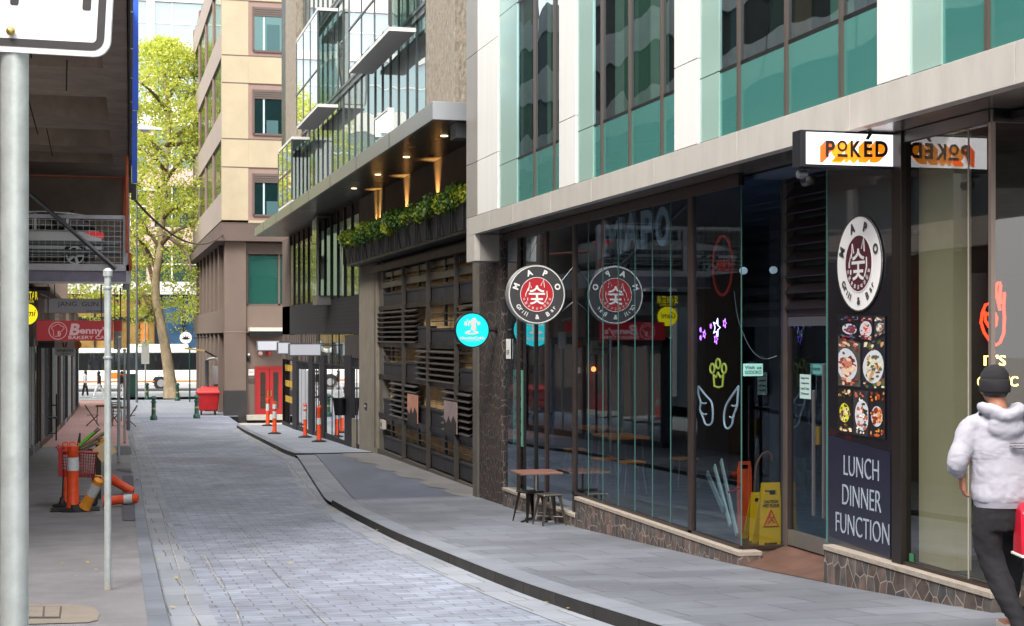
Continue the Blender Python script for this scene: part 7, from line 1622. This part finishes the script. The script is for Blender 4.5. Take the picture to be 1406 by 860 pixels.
def ped(px, Y, top, bottom, label, hairc='17120f', long_=True, rz=0, phase=.15, h=1.66):
    p = onY(px, 463, Y); t = thing('person', label, 'person', (p.x, Y, gz(Y)-.01), rz); s_ = h/1.7
    m = MB(); V_ = lambda x, y, z: Vector((x*s_, y*s_, z*s_))
    m.ball(V_(0, 0, 1.59), .075, .09, .11, 12, 9); m.tube([V_(0, 0, 1.5), V_(0, 0, 1.4)], [.05, .06], 10); m.tube([V_(0, 0, 1.4), V_(0, 0, .9)], [.12, .12], 10)
    m.ball(V_(0, .09, 1.58), .012, .02, .018, 6, 5)
    for s in (-1, 1):
        m.tube([V_(s*.05, 0, .9), V_(s*.08, s*phase, .48), V_(s*.08, s*phase*1.5, .08)], [.07, .05, .035], 10); m.tube([V_(s*.1, 0, 1.37), V_(s*.19, -s*.05, 1.12), V_(s*.2, s*.04, .86)], [.05, .04, .03], 8)
        m.obox(V_(s*.2, s*.045, .80), (0, 0, 1), (0, 1, 0), (1, 0, 0), .05, .035, .015); [m.tube([V_(s*.2, s*.045-.03+.02*k_, .77), V_(s*.2, s*.045-.03+.02*k_, .72), V_(s*.19, s*.045-.03+.02*k_, .70)], .009, 6) for k_ in range(4)]; m.tube([V_(s*.2, s*.045+.035, .81), V_(s*.2, s*.045+.06, .77)], .01, 6)
    soft(m.build('body', skin, t, local=True), .012, 2)
    m = MB(); m.loft([(V_(0, 0, .92), .165, .11), (V_(0, 0, 1.15), .165, .115), (V_(0, 0, 1.34), .19, .11), (V_(0, 0, 1.43), .12, .08), (V_(0, 0, 1.47), .065, .065)], 14)
    for s in (-1, 1): m.tube([V_(s*.12, 0, 1.37), V_(s*.2, -s*.05, 1.12), V_(s*.205, s*.035, .90)], [.068, .055, .042], 10)
    soft(m.build('top', cloth('top_'+top, top), t, local=True), .018, 3)
    m = MB(); m.loft([(V_(0, 0, .80), .15, .11), (V_(0, 0, .97), .15, .105)], 14)
    for s in (-1, 1): m.tube([V_(s*.07, 0, .88), V_(s*.085, s*phase, .48), V_(s*.085, s*phase*1.5, .10)], [.09, .075, .06], 10)
    soft(m.build('trousers', cloth('trousers_'+bottom, bottom), t, local=True), .018, 3)
    m = MB(); m.ball(V_(0, -.02, 1.61), .088, .10, .115, 12, 9)
    if long_: m.loft([(V_(0, -.07, 1.28), .07, .04), (V_(0, -.07, 1.45), .09, .05), (V_(0, -.04, 1.6), .09, .08)], 12)
    m.build('hair', M('hair_'+hairc, hairc, .5), t, local=True, smooth=True)
    for s in (-1, 1): MB().obox(V_(s*.085, s*phase*1.5+.05, .045), (0, 1, 0), (1, 0, 0), (0, 0, 1), .12, .045, .04).build('shoe', white, t, local=True, bevel=.02)
ped(117, 101, 'd9d9d8', '1a1c22', 'pedestrian in white top and dark trousers, leftmost of the far group', rz=R(100), phase=.1)
ped(136, 99, '1b1b20', 'cfd3d8', 'pedestrian with long dark hair, black top and pale trousers, middle of the far group', rz=R(-70), phase=.2)
ped(167, 99, '191a20', 'd5d8dc', 'pedestrian in black jacket and pale trousers beside the green utility box', long_=False, rz=R(70), phase=.15)
# ================================================================= camera, light, sky
cam = bpy.data.cameras.new('camera'); co = bpy.data.objects.new('camera', cam); COL.objects.link(co)
co.location = (0, 0, 0); co.rotation_euler = (R(90), 0, -YAW); cam.sensor_width = 36; cam.lens = 36*F/1406; cam.shift_y = 33/1406; cam.clip_end = 4000; cam.clip_start = .1
SC.camera = co
w = bpy.data.worlds.new('World'); SC.world = w; w.use_nodes = True; N = w.node_tree.nodes; L = w.node_tree.links
sun_dir = Vector((-.50, -.62, .95)).normalized()
sky = N.new('ShaderNodeTexSky'); sky.sky_type = 'NISHITA'; sky.sun_disc = False; sky.sun_elevation = math.asin(sun_dir.z); sky.sun_rotation = math.atan2(sun_dir.x, sun_dir.y)
sky.air_density = 1.2; sky.dust_density = 6.0; sky.ozone_density = 1.0
hz = N.new('ShaderNodeMix'); hz.data_type = 'RGBA'; hz.inputs[0].default_value = .7; hz.inputs[7].default_value = (8.0, 7.9, 7.9, 1)   # thin bright cloud layer over the blue
L.new(sky.outputs[0], hz.inputs[6]); L.new(hz.outputs[2], N['Background'].inputs[0]); N['Background'].inputs[1].default_value = .12
sl = bpy.data.lights.new('sun', 'SUN'); sl.energy = 1.6; sl.angle = R(28); sl.color = (1, .96, .90)
so = bpy.data.objects.new('sun', sl); COL.objects.link(so); so.rotation_euler = (-sun_dir).to_track_quat('-Z', 'Y').to_euler(); so.location = (-10, -10, 30)
vs_ = SC.view_settings; vs_.view_transform = 'Standard'; vs_.look = 'None'; vs_.gamma = 1; vs_.exposure = 1.7; vs_.use_curve_mapping = False
SC.render.engine = 'CYCLES'; cy = SC.cycles; cy.max_bounces = 10; cy.transparent_max_bounces = 14; cy.glossy_bounces = 5; cy.diffuse_bounces = 4; cy.transmission_bounces = 4
cy.sample_clamp_indirect = 6; cy.caustics_reflective = False; cy.caustics_refractive = False; cy.use_denoising = True; cy.use_adaptive_sampling = True
